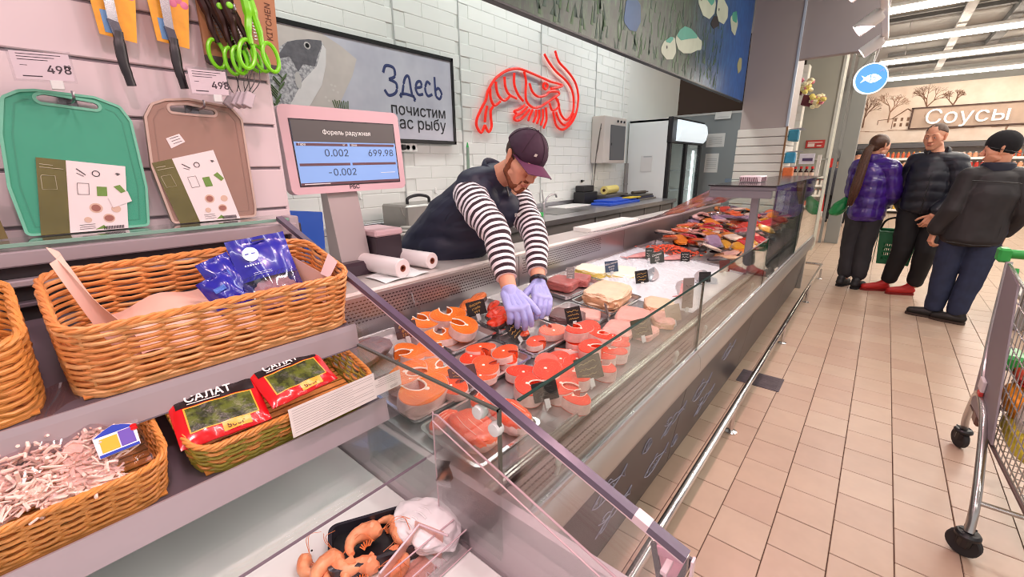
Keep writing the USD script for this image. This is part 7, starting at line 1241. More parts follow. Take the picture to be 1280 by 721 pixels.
cpn.part('cap_logo', frame(bb((-.006, -.008, 0), (.006, .008, .001)), HD.P(.092, -.045, .085), HD.R[:, 2] + .0, HD.R[:, 1] * -1), WHI, smooth=False)
n = {'tc': ('texture_coordinate', {}), 'sx': ('separate_xyz', {}), 'mu': ('math', {'math_type': 'multiply', 'value2': 1.0}), 'fr': ('math', {'math_type': 'fraction'}), 'gt': ('math', {'math_type': 'greater_than', 'value2': .50}), 'mx': ('mix', {'color1': lin('#efe6ea'), 'color2': lin('#2c1420')}), 'p': ('principled_bsdf', {'roughness': .85, 'sheen_weight': .2})}
LOOKS['stripes'] = usdkit.material(stage, '/World/Looks/stripes', n, [('tc.UV', 'sx.vector'), ('sx.x', 'mu.value1'), ('mu.value', 'fr.value1'), ('fr.value', 'gt.value1'), ('gt.value', 'mx.fac'), ('mx.color', 'p.base_color')], surface='p.BSDF')
def sleeve(node, pts, rs, count, seed, n=28):
    p = smoothline(pts, 16); s_ = np.concatenate([[0], np.cumsum(np.linalg.norm(np.diff(p, axis=0), axis=1))]); k_ = np.linspace(0, 1, len(pts)); r = np.interp(np.linspace(0, 1, len(p)), k_, rs)
    t_ = tube(p, r, n, cap=True); V = np.asarray(t_.vertices).copy(); U = np.concatenate([np.repeat(s_ / s_[-1], n), [0, 1]]) * count
    c_ = np.vstack([np.repeat(p, n, 0), p[:1], p[-1:]]); d_ = V - c_; w = 1 + .10 * (2 * meshkit.fbm(V * 26 + seed, 3, seed) - 1) + .035 * np.sin(U * 2.1 + 5 * meshkit.noise(V * 9 + seed)); V = c_ + d_ * w[:, None]
    path = numbered(node.path, 'sleeve'); Vl = V @ node.I[:3, :3].T + node.I[:3, 3]; usdkit.mesh(stage, path, TM(Vl, t_.faces), LOOKS['stripes'], smooth=True, uv=np.column_stack([U, np.zeros(len(U))])); return path
sleeve(v, [S1 + A_([.10, .05, .025]), S1 + A_([.025, .01, .0]), (S1 * .55 + E1 * .45), E1, (E1 + W1) / 2, W1 + (E1 - W1) * .24], [.060, .080, .073, .061, .051, .041], 21, 1)
sleeve(v, [S2 + A_([-.09, .04, .06]), S2 + A_([-.01, .0, .02]), (S2 * .55 + E2 * .45), E2, (E2 + W2) / 2, W2 + (E2 - W2) * .26], [.060, .078, .070, .060, .050, .041], 20, 2)
NAVYV = mat('vest_navy', '#1c2036', .55, noise=(5, .12)); VESTP = mat('vest_plum', '#2d1f3c', .55)
vb = chain([(1.46, 1.86, .86), (1.46, 1.80, 1.0), (1.50, 1.65, 1.14), (1.55, 1.525, 1.25)], [(.18, .14, .13), (.175, .14, .13), (.175, .14, .13), (.165, .125, .125)]) + [bone((1.55, 1.52, 1.25), .13, NB + A_([0, .01, .0]), .085), bone(S1 + A_([.045, .02, .035]), .078, NB, .080), bone(S1 + A_([.06, .0, .0]), .085, (1.53, 1.50, 1.2), .12), bone(S2 + A_([-.055, .03, .03]), .072, NB, .080), bone((1.50, 1.62, 1.12), .15, (1.600, 1.425, 1.19), .10), bone((1.46, 1.70, 1.0), .16, (1.56, 1.50, 1.08), .10)]
v.part('vest', smooth_mesh(union(vb).trim_by_plane((0, 0, 1), .80), .020, 8, lambda q: quilt(.006, .075, 2)(q) + folds(.008, 9, 4)(q)), NAVYV, smooth=60)
v.part('collar', tube([NB + A_([0, -.012, .035]) + .068 * (A_([1, 0, -.1]) * math.cos(w) + A_([.0, .75, .62]) * math.sin(w)) for w in np.linspace(-2.4, 5.0 - 1.0, 22)], [(.030, .010)] * 22, 10, up=(0, -.4, 1)), NAVYV)
v.part('vest_piping', cat(tube(smoothline([S1 + A_([.045, -.062, .035]), S1 + A_([.075, .0, .085]), S1 + A_([.08, .08, .06])], 6), .006, 6), tube(smoothline([S2 + A_([-.045, -.06, .03]), S2 + A_([-.075, .0, .08])], 6), .006, 6)), VESTP)
v.part('zip', tube(smoothline([NB + A_([.0, -.075, -.01]), (1.575, 1.352, 1.22), (1.545, 1.40, 1.12), (1.49, 1.52, 1.0)], 8), .004, 6), BLACK)
v.part('chest_logo', textm('РБС', .016, (1.575, 1.318, 1.165), (.80, -.45, .12), (.1, .1, 1), .002, True), WHI, smooth=False)
v.part('lanyard', cat(tube(smoothline([(1.50, 1.39, 1.16), (1.462, 1.36, 1.11), (1.445, 1.365, 1.085)], 5), .006, 6)), mat('lanyard_blue', '#2f7fb8', .5)).part('key_fob', lump((.014, .012, .026), 2), BLACK) if False else None
ln = v.part('lanyard', tube(smoothline([(1.52, 1.375, 1.15), (1.475, 1.365, 1.12), (1.452, 1.365, 1.09)], 5), .006, 6), mat('lanyard_blue', '#2f7fb8', .5)); ln.part('key_fob', moved(lump((.014, .012, .028), 2), (1.445, 1.362, 1.055)), BLACK)
v.part('trousers', smooth_mesh(union(chain([(1.36, 1.87, .92), (1.35, 1.84, .48), (1.34, 1.90, .06)], [.105, .08, .07]) + chain([(1.56, 1.87, .92), (1.58, 1.85, .48), (1.59, 1.90, .06)], [.105, .08, .07]) + [bone((1.36, 1.87, .92), .11, (1.56, 1.87, .92), .11)]).trim_by_plane((0, 0, 1), .04), .03, 6, folds(.008, 9, 6)), mat('trousers_dark', '#1b1c24', .8))
for x0, x1 in ((1.34, 1.33), (1.59, 1.60)): shoe(v, (x0, 1.95, 0), (x1, 1.70, 0), .08, BLACK, mat('sole_dark', '#141315', .8))
GLV = mat('glove_lilac', '#a3a6de', .38, noise=(16, .08), bump=(70, .25))
for H_, c_, E3, lb in ((H1, c1, E1, 'lilac rubber glove on the hand nearer the display'), (H2, c2, E2, 'lilac rubber glove under the wristwatch')):
    W = H_['W']; g = union(hand(**H_, per=c_, infl=.0032)); u_ = (E3 - W) / np.linalg.norm(E3 - W)
    g = g + bone(W - u_ * .005, .030, W + u_ * .012, .033); v.part('glove', smooth_mesh(g, .0055, 5, folds(.0016, 45, 7)), GLV, smooth=60, label=lb)
wd = (E2 - W2) / np.linalg.norm(E2 - W2); wc = W2 + wd * .030; wn = np.cross(wd, [0, 0, 1.0]); wn /= np.linalg.norm(wn); wu = np.cross(wn, wd)
ws_ = v.part('wristwatch', tube([wc + .036 * (wn * math.cos(q) + wu * math.sin(q)) for q in np.linspace(0, 2 * math.pi, 24, endpoint=False)], [(.010, .0035)] * 24, 8, closed=True, up=tuple(wd)), mat('watch_black', '#1e1a24', .4)); ws_.part('watch_case', moved(lump((.015, .015, .007), 2, 0), tuple(wc + wu * .036 - A_([.01, .02, 0]))), mat('watch_case', '#2a2530', .25))

# --- shopper with the purple jacket and long ponytail, seen from behind
w = thing('person', 'long-haired shopper in a shiny purple puffer jacket and dark trousers, back turned', 'person', (6.27, .10, 0))
Hw = Head((6.27, .095, 1.555), (.72, -.62, -.06), (0, 0, 1), .93); nb = A_([6.27, .12, 1.41])
SL, SR = A_([6.32, .235, 1.345]), A_([6.20, -.045, 1.335]); EL_, ER = A_([6.36, .245, 1.07]), A_([6.25, -.105, 1.07]); WL, WR = A_([6.45, .17, .93]), A_([6.42, -.07, .93])
hands = [union(hand(WL, (.3, -.6, -.6), (.5, .5, 0), (.5, -.5, .6), .9)), union(hand(WR, (.5, .2, -.7), (.3, -.9, 0), (.6, .3, .5), .9))]
KL, KR, AL, AR = A_([6.28, .165, .46]), A_([6.25, .045, .45]), A_([6.24, .16, .10]), A_([6.20, .03, .10])
body = union([Hw.man(.95)] + Hw.neck(nb, .048) + chain([(6.27, .09, .86), (6.27, .09, 1.08), (6.27, .10, 1.30), nb], [(.10, .14, .1), (.09, .12, .1), (.10, .14, .1), .05]) + [bone(SL, .05, nb, .055), bone(SR, .05, nb, .055)] + chain([SL, EL_, WL], [.045, .036, .027]) + chain([SR, ER, WR], [.045, .036, .027]) + chain([(6.27, .155, .86), KL, AL], [.08, .052, .038]) + chain([(6.27, .03, .86), KR, AR], [.08, .052, .038]) + hands)
w.part('body', smooth_mesh(body, .03, 4), SKN, smooth=60); Hw.face(w, HAIRB)
HAIRW = mat('hair_long', '#4a2c1b', .45, noise=(60, .25)); hc = E_((-.014, 0, .045), (.106, .086, .095)); hc = hc - E_((.085, 0, -.02), (.055, .075, .075)); w.part('hair', smooth_mesh(inhead(Hw, hc + bone((-.05, 0, 0), .06, (-.085, 0, .01), .035).refine_to_length(.012)), .014, 4, folds(.002, 60, 5)), HAIRW, smooth=60)
pn = smoothline([Hw.P(-.095, 0, .015), (6.155, .185, 1.50), (6.125, .205, 1.30), (6.115, .225, 1.10), (6.13, .245, .93)], 7); tl = []
for i in range(11):
    o_ = A_([math.cos(i * 2.4) * .018, math.sin(i * 2.4) * .030, 0]) * (.35 + .06 * i); tl.append(tube(pn + np.outer(np.interp(np.linspace(0, 1, len(pn)), [0, .3, .8, 1], [.4, 1, 1.2, .9]), o_), np.interp(np.linspace(0, 1, len(pn)), [0, .15, .7, 1], [.018, .020, .022, .004]), 8))
w.part('ponytail', cat(tl), HAIRW); w.part('hair_tie', tube([Hw.P(-.098 + .0 * q, .022 * math.cos(q), .016 + .022 * math.sin(q)) for q in np.linspace(0, 6.28, 14)[:-1]], .007, 6, closed=True), BLACK)
PUR = mat('jacket_purple', '#3d1f78', .24, noise=(9, .5), coat_weight=.5)
jk = chain([(6.27, .09, .82), (6.27, .085, 1.0), (6.265, .09, 1.20), (6.265, .10, 1.33)], [(.155, .175, .09), (.15, .165, .1), (.15, .17, .1), (.13, .16, .09)]) + [bone(SL, .085, (6.265, .1, 1.36), .10), bone(SR, .085, (6.265, .1, 1.36), .10)] + chain([SL, EL_, WL + A_([-.03, 0, .02])], [.085, .082, .062]) + chain([SR, ER, WR + A_([-.03, 0, .02])], [.085, .082, .062])
w.part('jacket', smooth_mesh(union(jk).trim_by_plane((0, 0, 1), .765), .022, 6, quilt(.013, .115, 1)), PUR, smooth=60)
w.part('collar', tube([nb + A_([.078 * math.cos(q), .082 * math.sin(q), .025]) for q in np.linspace(0, 6.28, 20)[:-1]], [(.045, .018)] * 19, 8, closed=True, up=(0, 0, 1)), PUR); w.part('shoulder_print', sheet(lambda a, b_: (6.155 + .02 * b_ + .012 * a, .045 - .05 * a - .02 * b_, 1.395 - .05 * a), 5, 4, .003), mat('print_pink', '#d77ba6', .4))
TRG = mat('trousers_grey', '#2a282c', .8, noise=(12, .15)); w.part('trousers', smooth_mesh(union(chain([(6.27, .155, .86), KL + A_([0, .005, 0]), AL + A_([0, .0, .06])], [.11, .088, .075]) + chain([(6.27, .03, .86), KR, AR + A_([0, 0, .06])], [.11, .088, .075]) + [bone((6.27, .155, .86), .11, (6.27, .03, .86), .11)]).trim_by_plane((0, 0, 1), .09), .026, 5, folds(.012, 11, 9)), TRG, smooth=60)
for a_, b_ in (((6.13, .20, 0), (6.36, .115, 0)), ((6.09, .065, 0), (6.30, -.03, 0))): shoe(w, a_, b_, .08, mat('trainer_black', '#19181b', .6), LOOKS['sole_dark'])
bg = thing('shopping_bag', 'crumpled green shopping bag held beside the purple jacket', 'bag', (6.35, .33, .82)); bg.part('bag', smooth_mesh(union(chain([(6.36, .30, .98), (6.37, .34, .90), (6.36, .37, .84)], [(.05, .035, .03), (.09, .08, .06), (.08, .07, .05)])), .02, 4, folds(.02, 16, 2)), mat('bag_bright', '#1d8f4c', .35)); bg.part('handle', tube(smoothline([(6.36, .29, .97), (6.40, .24, .99), (6.43, .20, .93)], 4), .008, 6), LOOKS['bag_bright'])

# --- smiling shopper in the dark padded jacket and red trainers
r = thing('person', 'smiling short-haired shopper in a dark padded jacket with red trainers', 'person', (6.19, -.32, 0))
Hr = Head((6.185, -.325, 1.625), (-.86, .42, -.12), (0, .02, 1), .98); nb = A_([6.21, -.365, 1.46])
SL, SR = A_([6.13, -.52, 1.385]), A_([6.23, -.245, 1.40]); EL_, ER = A_([6.11, -.60, 1.08]), A_([6.31, -.175, 1.12]); WL, WR = A_([6.00, -.435, .875]), A_([6.38, -.21, .885])
hands = [union(hand(WL, (-.1, .35, -.85), (-.8, -.3, .1), (-.3, .8, .1), 1.0, curl=(30, 35, 25))), union(hand(WR, (-.05, .0, -1), (.2, 1, 0), (-1, 0, 0), 1.0, curl=(55, 60, 35)))]
KL, KR, AL, AR = A_([6.12, -.465, .50]), A_([6.16, -.28, .50]), A_([6.20, -.445, .12]), A_([6.24, -.235, .12])
body = union([Hr.man(1.0)] + Hr.neck(nb, .058) + chain([(6.20, -.375, .92), (6.19, -.375, 1.12), (6.20, -.375, 1.36), nb], [(.11, .16, .11), (.11, .15, .1), (.11, .17, .1), .06]) + [bone(SL, .06, nb, .06), bone(SR, .06, nb, .06)] + chain([SL, EL_, WL], [.052, .042, .03]) + chain([SR, ER, WR], [.052, .042, .03]) + chain([(6.20, -.465, .9), KL, AL], [.09, .06, .042]) + chain([(6.20, -.285, .9), KR, AR], [.09, .06, .042]) + hands)
r.part('body', smooth_mesh(body, .03, 4), SKN, smooth=60); Hr.face(r, HAIRB, smile=True)
hc = E_((-.014, 0, .050), (.1035, .0825, .089)).trim_by_plane((-.35, 0, .94), .045) ; r.part('hair', smooth_mesh(inhead(Hr, hc), .014, 3, folds(.0015, 80, 3)), mat('hair_dark', '#4a3224', .6, noise=(90, .3)), smooth=60)
NJ = mat('jacket_navy', '#191b27', .42, noise=(8, .25))
jk = chain([(6.19, -.37, .93), (6.18, -.37, 1.10), (6.19, -.375, 1.28), (6.20, -.375, 1.38)], [(.16, .195, .09), (.16, .19, .1), (.16, .195, .1), (.14, .18, .09)]) + [bone(SL, .092, (6.2, -.37, 1.39), .11), bone(SR, .092, (6.2, -.37, 1.39), .11)] + chain([SL, EL_, WL + A_([.02, -.03, .05])], [.092, .088, .065]) + chain([SR, ER, WR + A_([.01, 0, .04])], [.092, .088, .065])
r.part('jacket', smooth_mesh(union(jk).trim_by_plane((0, 0, 1), .84), .022, 6, quilt(.010, .10, 3)), NJ, smooth=60)
r.part('collar', tube([nb + A_([.085 * math.cos(q), .088 * math.sin(q), .01 - .02 * math.cos(q)]) for q in np.linspace(-2.4, 2.4, 20)], [(.055, .018)] * 20, 8, up=(0, 0, 1)), NJ)
r.part('jacket_zip', tube(smoothline([(6.07, -.36, 1.38), (6.015, -.35, 1.2), (6.01, -.345, 1.0), (6.02, -.345, .88)], 5), .006, 6), BLACK)
TRB = mat('trousers_black', '#131216', .75, noise=(10, .2)); r.part('trousers', smooth_mesh(union(chain([(6.20, -.465, .92), KL, AL + A_([-.01, 0, .04])], [.115, .09, .072]) + chain([(6.20, -.285, .92), KR, AR + A_([-.01, 0, .04])], [.115, .09, .072]) + [bone((6.2, -.465, .92), .115, (6.2, -.285, .92), .115)]).trim_by_plane((0, 0, 1), .10), .026, 5, folds(.011, 10, 4)), TRB, smooth=60)
RSH = mat('trainer_red', '#b3201c', .55)
for a_, b_ in (((6.25, -.25, 0), (6.13, -.005, 0)), ((6.21, -.46, 0), (6.10, -.225, 0))): shoe(r, a_, b_, .08, RSH, mat('sole_red', '#7e1713', .7))
# green carrying basket in his hand
gbk = thing('hand_basket', 'green plastic shopping basket with slots, hanging from the hand of the smiling shopper', 'shopping basket', (6.22, -.20, .29)); GRB = mat('basket_green', '#0f6b3f', .4)
gx0, gx1, gy0, gy1, gz0, gz1 = 6.36, 6.66, -.40, -.065, .28, .64
for nm, pts in (('side', [(gx0, gy0), (gx1, gy0)]), ('side', [(gx1, gy0), (gx1, gy1)]), ('side', [(gx1, gy1), (gx0, gy1)]), ('side', [(gx0, gy1), (gx0, gy0)])):
    (xa, ya), (xb, yb) = pts; L = math.hypot(xb - xa, yb - ya); pl = Polygon([(.03, 0), (L - .03, 0), (L, gz1 - gz0), (0, gz1 - gz0)]); hl = [shapely.box(.06 + .034 * i, .05 + .052 * j, .06 + .034 * i + .020, .05 + .052 * j + .034) for i in range(int((L - .12) / .034)) for j in range(4)]
    gbk.part(nm, frame(ext(pl.difference(shapely.union_all(hl)), .005), (xa, ya, gz0), (xb - xa, yb - ya, 0), (0, 0, 1)), GRB, smooth=False)
gbk.part('floor', bb((gx0 + .03, gy0 + .03, gz0), (gx1 - .03, gy1 - .03, gz0 + .006)), GRB, smooth=False); gbk.part('rim', tube([(gx0, gy0, gz1), (gx1, gy0, gz1), (gx1, gy1, gz1), (gx0, gy1, gz1)], .012, 8, closed=True), GRB)
gbk.part('handle', tube(smoothline([(6.51, gy0, gz1), (6.46, gy0 + .04, .76), (6.42, -.21, .80), (6.46, gy1 - .04, .76), (6.51, gy1, gz1)], 6), .011, 8), mat('handle_black', '#151515', .4))

# --- older shopper in a black beanie and long dark jacket, back turned
o = thing('person', 'shopper in a black beanie, long dark jacket and blue jeans, back turned, on the right', 'person', (5.37, -.62, 0))
Ho = Head((5.365, -.69, 1.475), (.16, .95, -.06), (0, -.08, 1), .97); nb = A_([5.37, -.70, 1.345])
SL, SR = A_([5.33, -.56, 1.265]), A_([5.37, -.84, 1.25]); EL_, ER = A_([5.30, -.505, 1.00]), A_([5.36, -.905, 1.0]); WL, WR = A_([5.34, -.425, .785]), A_([5.46, -.86, .79])
hands = [union(hand(WL, (.05, .12, -1), (-.3, .9, 0), (.9, .2, 0), .98, curl=(35, 40, 30))), union(hand(WR, (.3, .1, -.9), (.2, -.9, 0), (.9, .2, 0), .98, curl=(35, 40, 30)))]
KL, KR, AL, AR = A_([5.37, -.565, .45]), A_([5.33, -.735, .44]), A_([5.36, -.555, .10]), A_([5.31, -.695, .10])
body = union([Ho.man(1.0)] + Ho.neck(nb, .056) + chain([(5.37, -.66, .80), (5.37, -.675, 1.0), (5.37, -.69, 1.23), nb], [(.13, .15, .1), (.12, .15, .1), (.12, .16, .1), .06]) + [bone(SL, .055, nb, .06), bone(SR, .055, nb, .06)] + chain([SL, EL_, WL], [.05, .04, .03]) + chain([SR, ER, WR], [.05, .04, .03]) + chain([(5.37, -.58, .80), KL, AL], [.09, .06, .042]) + chain([(5.36, -.74, .80), KR, AR], [.09, .06, .042]) + hands)
o.part('body', smooth_mesh(body, .03, 4), SKN, smooth=60); Ho.face(o, HAIRB)
BN = mat('beanie_black', '#17161a', .9, noise=(60, .2)); hc = E_((-.010, 0, .055), (.112, .092, .100)).trim_by_plane((.32, 0, 1), .012) if False else E_((-.010, 0, .055), (.110, .090, .112)).trim_by_plane((-.34, 0, 1), -.020); bn = o.part('beanie', smooth_mesh(inhead(Ho, hc), .014, 3, folds(.0025, 40, 6)), BN, smooth=60)
bn.part('beanie_seam', tube([Ho.P(-.010 + .1115 * math.cos(q), .0915 * math.sin(q), .010 + .34 * (-.010 + .112 * math.cos(q))) for q in np.linspace(0, 6.28, 28)[:-1]], .0022, 5, closed=True), BLACK)
DJ = mat('jacket_charcoal', '#221d1f', .6, noise=(10, .25)); jk = chain([(5.36, -.66, .76), (5.36, -.67, .95), (5.36, -.69, 1.13), (5.365, -.70, 1.25)], [(.185, .20, .10), (.175, .19, .1), (.17, .19, .1), (.14, .165, .09)]) + [bone(SL, .088, (5.37, -.70, 1.27), .10), bone(SR, .088, (5.37, -.70, 1.27), .10)] + chain([SL, EL_, WL + A_([-.01, -.01, .04])], [.09, .085, .066]) + chain([SR, ER, WR + A_([-.01, 0, .04])], [.09, .085, .066])
o.part('jacket', smooth_mesh(union(jk).trim_by_plane((0, .05, 1), .665), .022, 6, folds(.011, 8, 3)), DJ, smooth=60)
o.part('collar', tube([nb + A_([.082 * math.cos(q), .088 * math.sin(q), -.005]) for q in np.linspace(0, 6.28, 22)[:-1]], [(.045, .018)] * 21, 8, closed=True, up=(0, 0, 1)), mat('collar_navy', '#1f2233', .7))
o.part('jacket_seam', tube(smoothline([(5.185, -.50, .735), (5.17, -.66, .72), (5.185, -.83, .73)], 5), .004, 5), BLACK); o.part('jacket_seam', tube(smoothline([(5.215, -.56, 1.24), (5.20, -.70, 1.235), (5.23, -.84, 1.22)], 5), .004, 5), BLACK)
JN = mat('jeans', '#232b45', .8, noise=(14, .25)); o.part('jeans', smooth_mesh(union(chain([(5.37, -.58, .82), KL, AL + A_([0, 0, .02])], [.12, .088, .070]) + chain([(5.36, -.74, .82), KR, AR + A_([0, 0, .02])], [.12, .088, .070]) + [bone((5.37, -.58, .8), .12, (5.36, -.74, .8), .12)]).trim_by_plane((0, 0, 1), .075), .026, 5, folds(.011, 10, 8)), JN, smooth=60)
SHB = mat('shoe_black', '#1b1817', .5)
for a_, b_ in (((5.35, -.63, 0), (5.39, -.375, 0)), ((5.28, -.765, 0), (5.34, -.54, 0))): shoe(o, a_, b_, .09, SHB, mat('sole_brown', '#3a2c24', .8))

# --- far shoppers, only partly seen between the stand and the purple jacket
def far_person(label, x, y, h, coat, hat, bagc):
    t = thing('person', label, 'person', (x, y, 0)); k_ = h / 1.7; H_ = Head((x, y, h - .13 * k_), (.9, .3, -.2), (0, 0, 1), k_); nb = A_([x, y, h - .28 * k_]); sh = [A_([x - .03, y + s_ * .17 * k_, 1.36 * k_]) for s_ in (1, -1)]; el = [A_([x + .02, y + s_ * .23 * k_, 1.10 * k_]) for s_ in (1, -1)]; wr = [A_([x + .12, y + s_ * .19 * k_, .90 * k_]) for s_ in (1, -1)]
    B_ = union([H_.man()] + H_.neck(nb, .055) + chain([(x, y, .9 * k_), (x, y, 1.3 * k_), nb], [(.11, .15, .1), (.11, .16, .1), .06]) + [m_ for i in range(2) for m_ in [bone(sh[i], .055, nb, .06)] + chain([sh[i], el[i], wr[i]], [.05, .04, .03])] + [m_ for s_ in (1, -1) for m_ in chain([(x, y + s_ * .09, .88 * k_), (x, y + s_ * .09, .48 * k_), (x, y + s_ * .09, .08)], [.09, .06, .045])] + [union(hand(wr[i], (.3, 0, -1), (0, (1, -1)[i], 0), (1, 0, 0), .95)) for i in range(2)])
    t.part('body', smooth_mesh(B_, .05, 3), SKN, smooth=60); H_.face(t, HAIRB)
    jk = chain([(x, y, .78 * k_), (x, y, 1.08 * k_), (x, y, 1.32 * k_)], [(.17, .2, .1), (.16, .19, .1), (.15, .18, .1)]) + [m_ for i in range(2) for m_ in [bone(sh[i], .085, (x, y, 1.34 * k_), .1)] + chain([sh[i], el[i], wr[i] + A_([-.02, 0, .04])], [.085, .08, .06])]
    t.part('coat', smooth_mesh(union(jk).trim_by_plane((0, 0, 1), .72 * k_), .035, 5, folds(.01, 8, 2)), coat, smooth=60); t.part('trousers', smooth_mesh(union([m_ for s_ in (1, -1) for m_ in chain([(x, y + s_ * .09, .85 * k_), (x, y + s_ * .09, .48 * k_), (x, y + s_ * .09, .1)], [.11, .085, .07])]).trim_by_plane((0, 0, 1), .07), .04, 4), TRB, smooth=60)
    hc = E_((-.010, 0, .052), (.110, .09, .10)).trim_by_plane((.18, 0, 1), .02); t.part('hat', smooth_mesh(inhead(H_, hc), .016, 2), hat, smooth=60)
    for s_ in (1, -1): shoe(t, (x - .08, y + s_ * .09, 0), (x + .17, y + s_ * .1, 0), .09, SHB, LOOKS['sole_dark'])
    if bagc is not None: t.part('shoulder_bag', smooth_mesh(bone((x - .12, y - .16, .80 * k_), (.07, .13, .13), (x - .12, y - .15, .98 * k_), (.05, .11, .05)), .04, 3, folds(.01, 10, 4)), bagc)
far_person('far shopper in grey with a knitted hat and teal bag beside the red stand', 13.0, .84, 1.50, mat('coat_grey', '#4a4a52', .8), mat('hat_grey', '#6e6a68', .9), mat('bag_teal', '#5d8f98', .6)); far_person('far shopper in black half hidden by the purple jacket', 12.2, .50, 1.62, mat('coat_black', '#17181c', .7), BN, None)

# ------------------------------------------------------------------ shopping trolley at the right edge
c = thing('shopping_trolley', 'chrome shopping trolley with green fittings cut by the right edge', 'trolley', (2.4, -.7, 0)); CH = mat('trolley_chrome', '#b9b6b4', .22, .9); TGR = mat('trolley_green', '#2f9a42', .35); TGY = mat('trolley_grey', '#857b81', .45)
def caster(x, y, ang):
    q = c.part('caster', cat(lathe([(0, .112), (.030, .112), (.036, .104), (.036, .094), (.026, .090), (0, .090)], 20).apply_translation((x, y, 0)), tube([(x, y, .09), (x + .012, y, .05)], .022, 10)), BLACK); w_ = lathe([(.012, -.013), (.046, -.013), (.050, -.008), (.050, .008), (.046, .013), (.012, .013), (.012, -.013)], 24); q.part('wheel', frame(w_, (x + .018, y, .050), (math.cos(ang), math.sin(ang), 0), (0, 0, 1)), mat('tyre', '#2b292b', .7)); q.part('fork', cat(*[frame(moved(bb((-.018, -.035, -.002), (.018, .035, .002), .001), (0, .035, s_ * .018)), (x + .016, y, .045), (math.cos(ang), math.sin(ang), 0), (0, 0, 1)) for s_ in (1, -1)]), BLACK, smooth=False)
caster(2.00, -.452, 1.1); caster(2.87, -.52, .4); caster(2.02, -1.0, 1.1); caster(2.88, -1.06, .4)
for dy in (0, -.55):
    c.part('side_frame', tube(smoothline([(2.00, -.452 + dy, .11), (2.06, -.455 + dy, .22), (2.28, -.462 + dy, .40), (2.42, -.466 + dy, .445), (2.58, -.475 + dy, .42), (2.78, -.50 + dy, .22), (2.87, -.52 + dy, .11)], 7), .0145, 12), CH)
    c.part('upright', tube(smoothline([(2.45, -.468 + dy, .44), (2.62, -.47 + dy, .62), (2.74, -.472 + dy, .98)], 6), .012, 10), CH)
c.part('cross_bar', tube([(2.05, -.455, .21), (2.06, -1.005, .21)], .009, 10), CH); c.part('cross_bar', tube([(2.42, -.466, .44), (2.42, -1.016, .44)], .009, 10), CH)
P0, P1 = A_([2.60, -.472, .36]), A_([2.735, -.472, .975]); Q0, Q1 = A_([1.62, -.50, .40]), A_([1.55, -.50, .80])
c.part('side_plate', hull([tuple(p + A_([0, d, 0])) for p in (P0, P1, A_([2.18, -.478, .385]), A_([2.50, -.476, .93])) for d in (0, .006)]), TGY, smooth=False)
wr = [tube([P0 + (Q0 - P0) * 0 + (P1 - P0) * s_, Q0 + (Q1 - Q0) * s_], .0022, 6) for s_ in np.linspace(0, 1, 9)] + [tube([P0 + (Q0 - P0) * s_, P1 + (Q1 - P1) * s_], .0018, 6) for s_ in np.linspace(0, 1, 26)]
c.part('wire_side', cat(wr), CH, kind='stuff'); c.part('wire_side', moved(cat(wr), (0, -.52, 0)), CH, kind='stuff'); c.part('wire_floor', cat([tube([(1.62 + .05 * i, -.50, .40 - .002 * i), (1.62 + .05 * i, -1.0, .40 - .002 * i)], .002, 6) for i in range(20)] + [tube([(1.62, -.50 - .06 * i, .40), (2.60, -.50 - .06 * i, .36)], .0022, 6) for i in range(9)]), CH, kind='stuff')
c.part('basket_rim', tube([tuple(P1), tuple(Q1), tuple(Q1 + A_([0, -.49, 0])), tuple(P1 + A_([0, -.52, 0]))], .006, 8), CH); c.part('lower_rail', tube([tuple(P0 + A_([0, 0, -.01])), tuple(Q0 + A_([0, 0, -.01]))], .007, 8), mat('rail_brown', '#5b4640', .4)); c.part('rail_bracket', bb((2.44, -.50, .325), (2.52, -.465, .375), .008), mat('bracket', '#6e5148', .4), smooth=False)
c.part('handle_bar', tube([(2.775, -.45, 1.01), (2.79, -1.05, 1.01)], .020, 14), TGR); c.part('handle_end', bb((2.74, -.475, .975), (2.81, -.435, 1.035), .008), TGR, smooth=False); c.part('green_tube', tube([(2.70, -.49, .96), (2.585, -.495, .70)], .010, 8), TGR); c.part('hinge', bb((2.555, -.515, .655), (2.60, -.475, .70), .006), CH, smooth=False); c.part('green_corner', bb((2.46, -.56, .585), (2.60, -.478, .65), .012), TGR, smooth=False); c.part('coin_lock', bb((2.45, -.468, .475), (2.52, -.455, .525), .004), mat('lock_white', '#ddd2d4', .4), smooth=False); c.part('coin_lock_tab', bb((2.445, -.466, .458), (2.485, -.452, .477), .003), mat('lock_red', '#c23a33', .4), smooth=False)
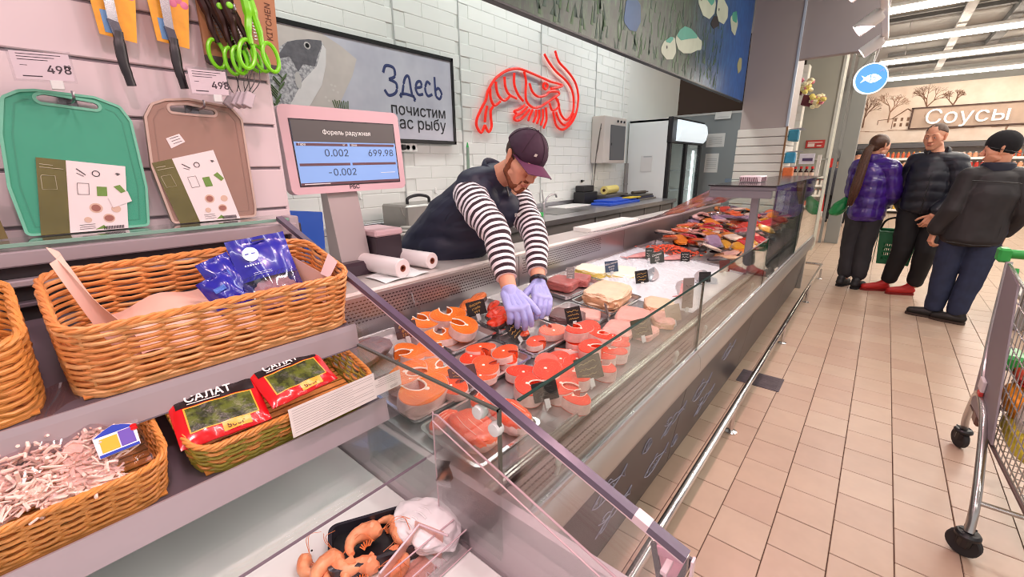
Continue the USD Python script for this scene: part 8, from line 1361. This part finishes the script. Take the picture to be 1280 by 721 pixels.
for nm, lb, m_, p, r_, sd in (('grocery_pack', 'orange fruit bag in the trolley', mat('g_orange', '#e8901e', .4, noise=(30, .2)), (2.36, -.58, .515), (.10, .08, .055), 1), ('grocery_pack', 'red packet lying on the orange bag in the trolley', mat('g_red', '#b52a24', .35), (2.40, -.60, .595), (.11, .08, .022), 2), ('grocery_pack', 'yellow green bag at the bottom of the trolley', mat('g_yellow', '#c2b22f', .4, noise=(25, .2)), (2.24, -.60, .425), (.20, .09, .045), 3), ('grocery_pack', 'white packet by the side wires of the trolley', mat('g_white', '#e2dcd6', .4), (2.22, -.545, .50), (.06, .02, .06), 4), ('grocery_pack', 'pale box on top in the trolley', mat('g_box', '#cfc4bd', .5), (2.10, -.62, .57), (.10, .07, .05), 5), ('grocery_pack', 'brown tub at the far end of the trolley', mat('g_brown', '#7d5a45', .4), (2.47, -.58, .55), (.045, .045, .03), 6)):
    t = thing(nm, lb, 'groceries', p); mm = lump(r_, 3, .16 if sd != 5 else .03, 2.5, sd, .6); t.part('pack', moved(mm, p), m_); t.part('pack_seam', tube([A_(p) + A_([r_[0] * .8 * math.cos(q), r_[1] * .8 * math.sin(q), r_[2] * .55]) for q in np.linspace(0, 3.1, 9)], .003, 5), WHI)
t = thing('wrapped_pallet', 'stack of goods wrapped in grey film at the right edge behind the trolley', 'stacked goods', (5.6, -1.35, 0)); t.part('wrap', smooth_mesh(bone((5.7, -1.45, .45), (.28, .3, .2), (5.8, -1.5, .95), (.25, .28, .16)), .04, 4, folds(.03, 7, 3)), mat('grey_film', '#b5aeb3', .3, noise=(6, .2))); t.part('carton', bb((5.6, -1.42, .9), (5.9, -1.25, 1.08), .01), mat('carton_pink', '#d5a9b4', .6), smooth=False); t.part('leg', bb((5.36, -1.12, 0), (5.42, -1.06, .35), .006), STEELD, smooth=False); t.part('leg', bb((5.7, -1.3, 0), (5.76, -1.24, .35), .006), STEELD, smooth=False); t.part('shelf', bb((5.3, -1.9, .22), (6.1, -1.08, .26), .006), STEELD, smooth=False)
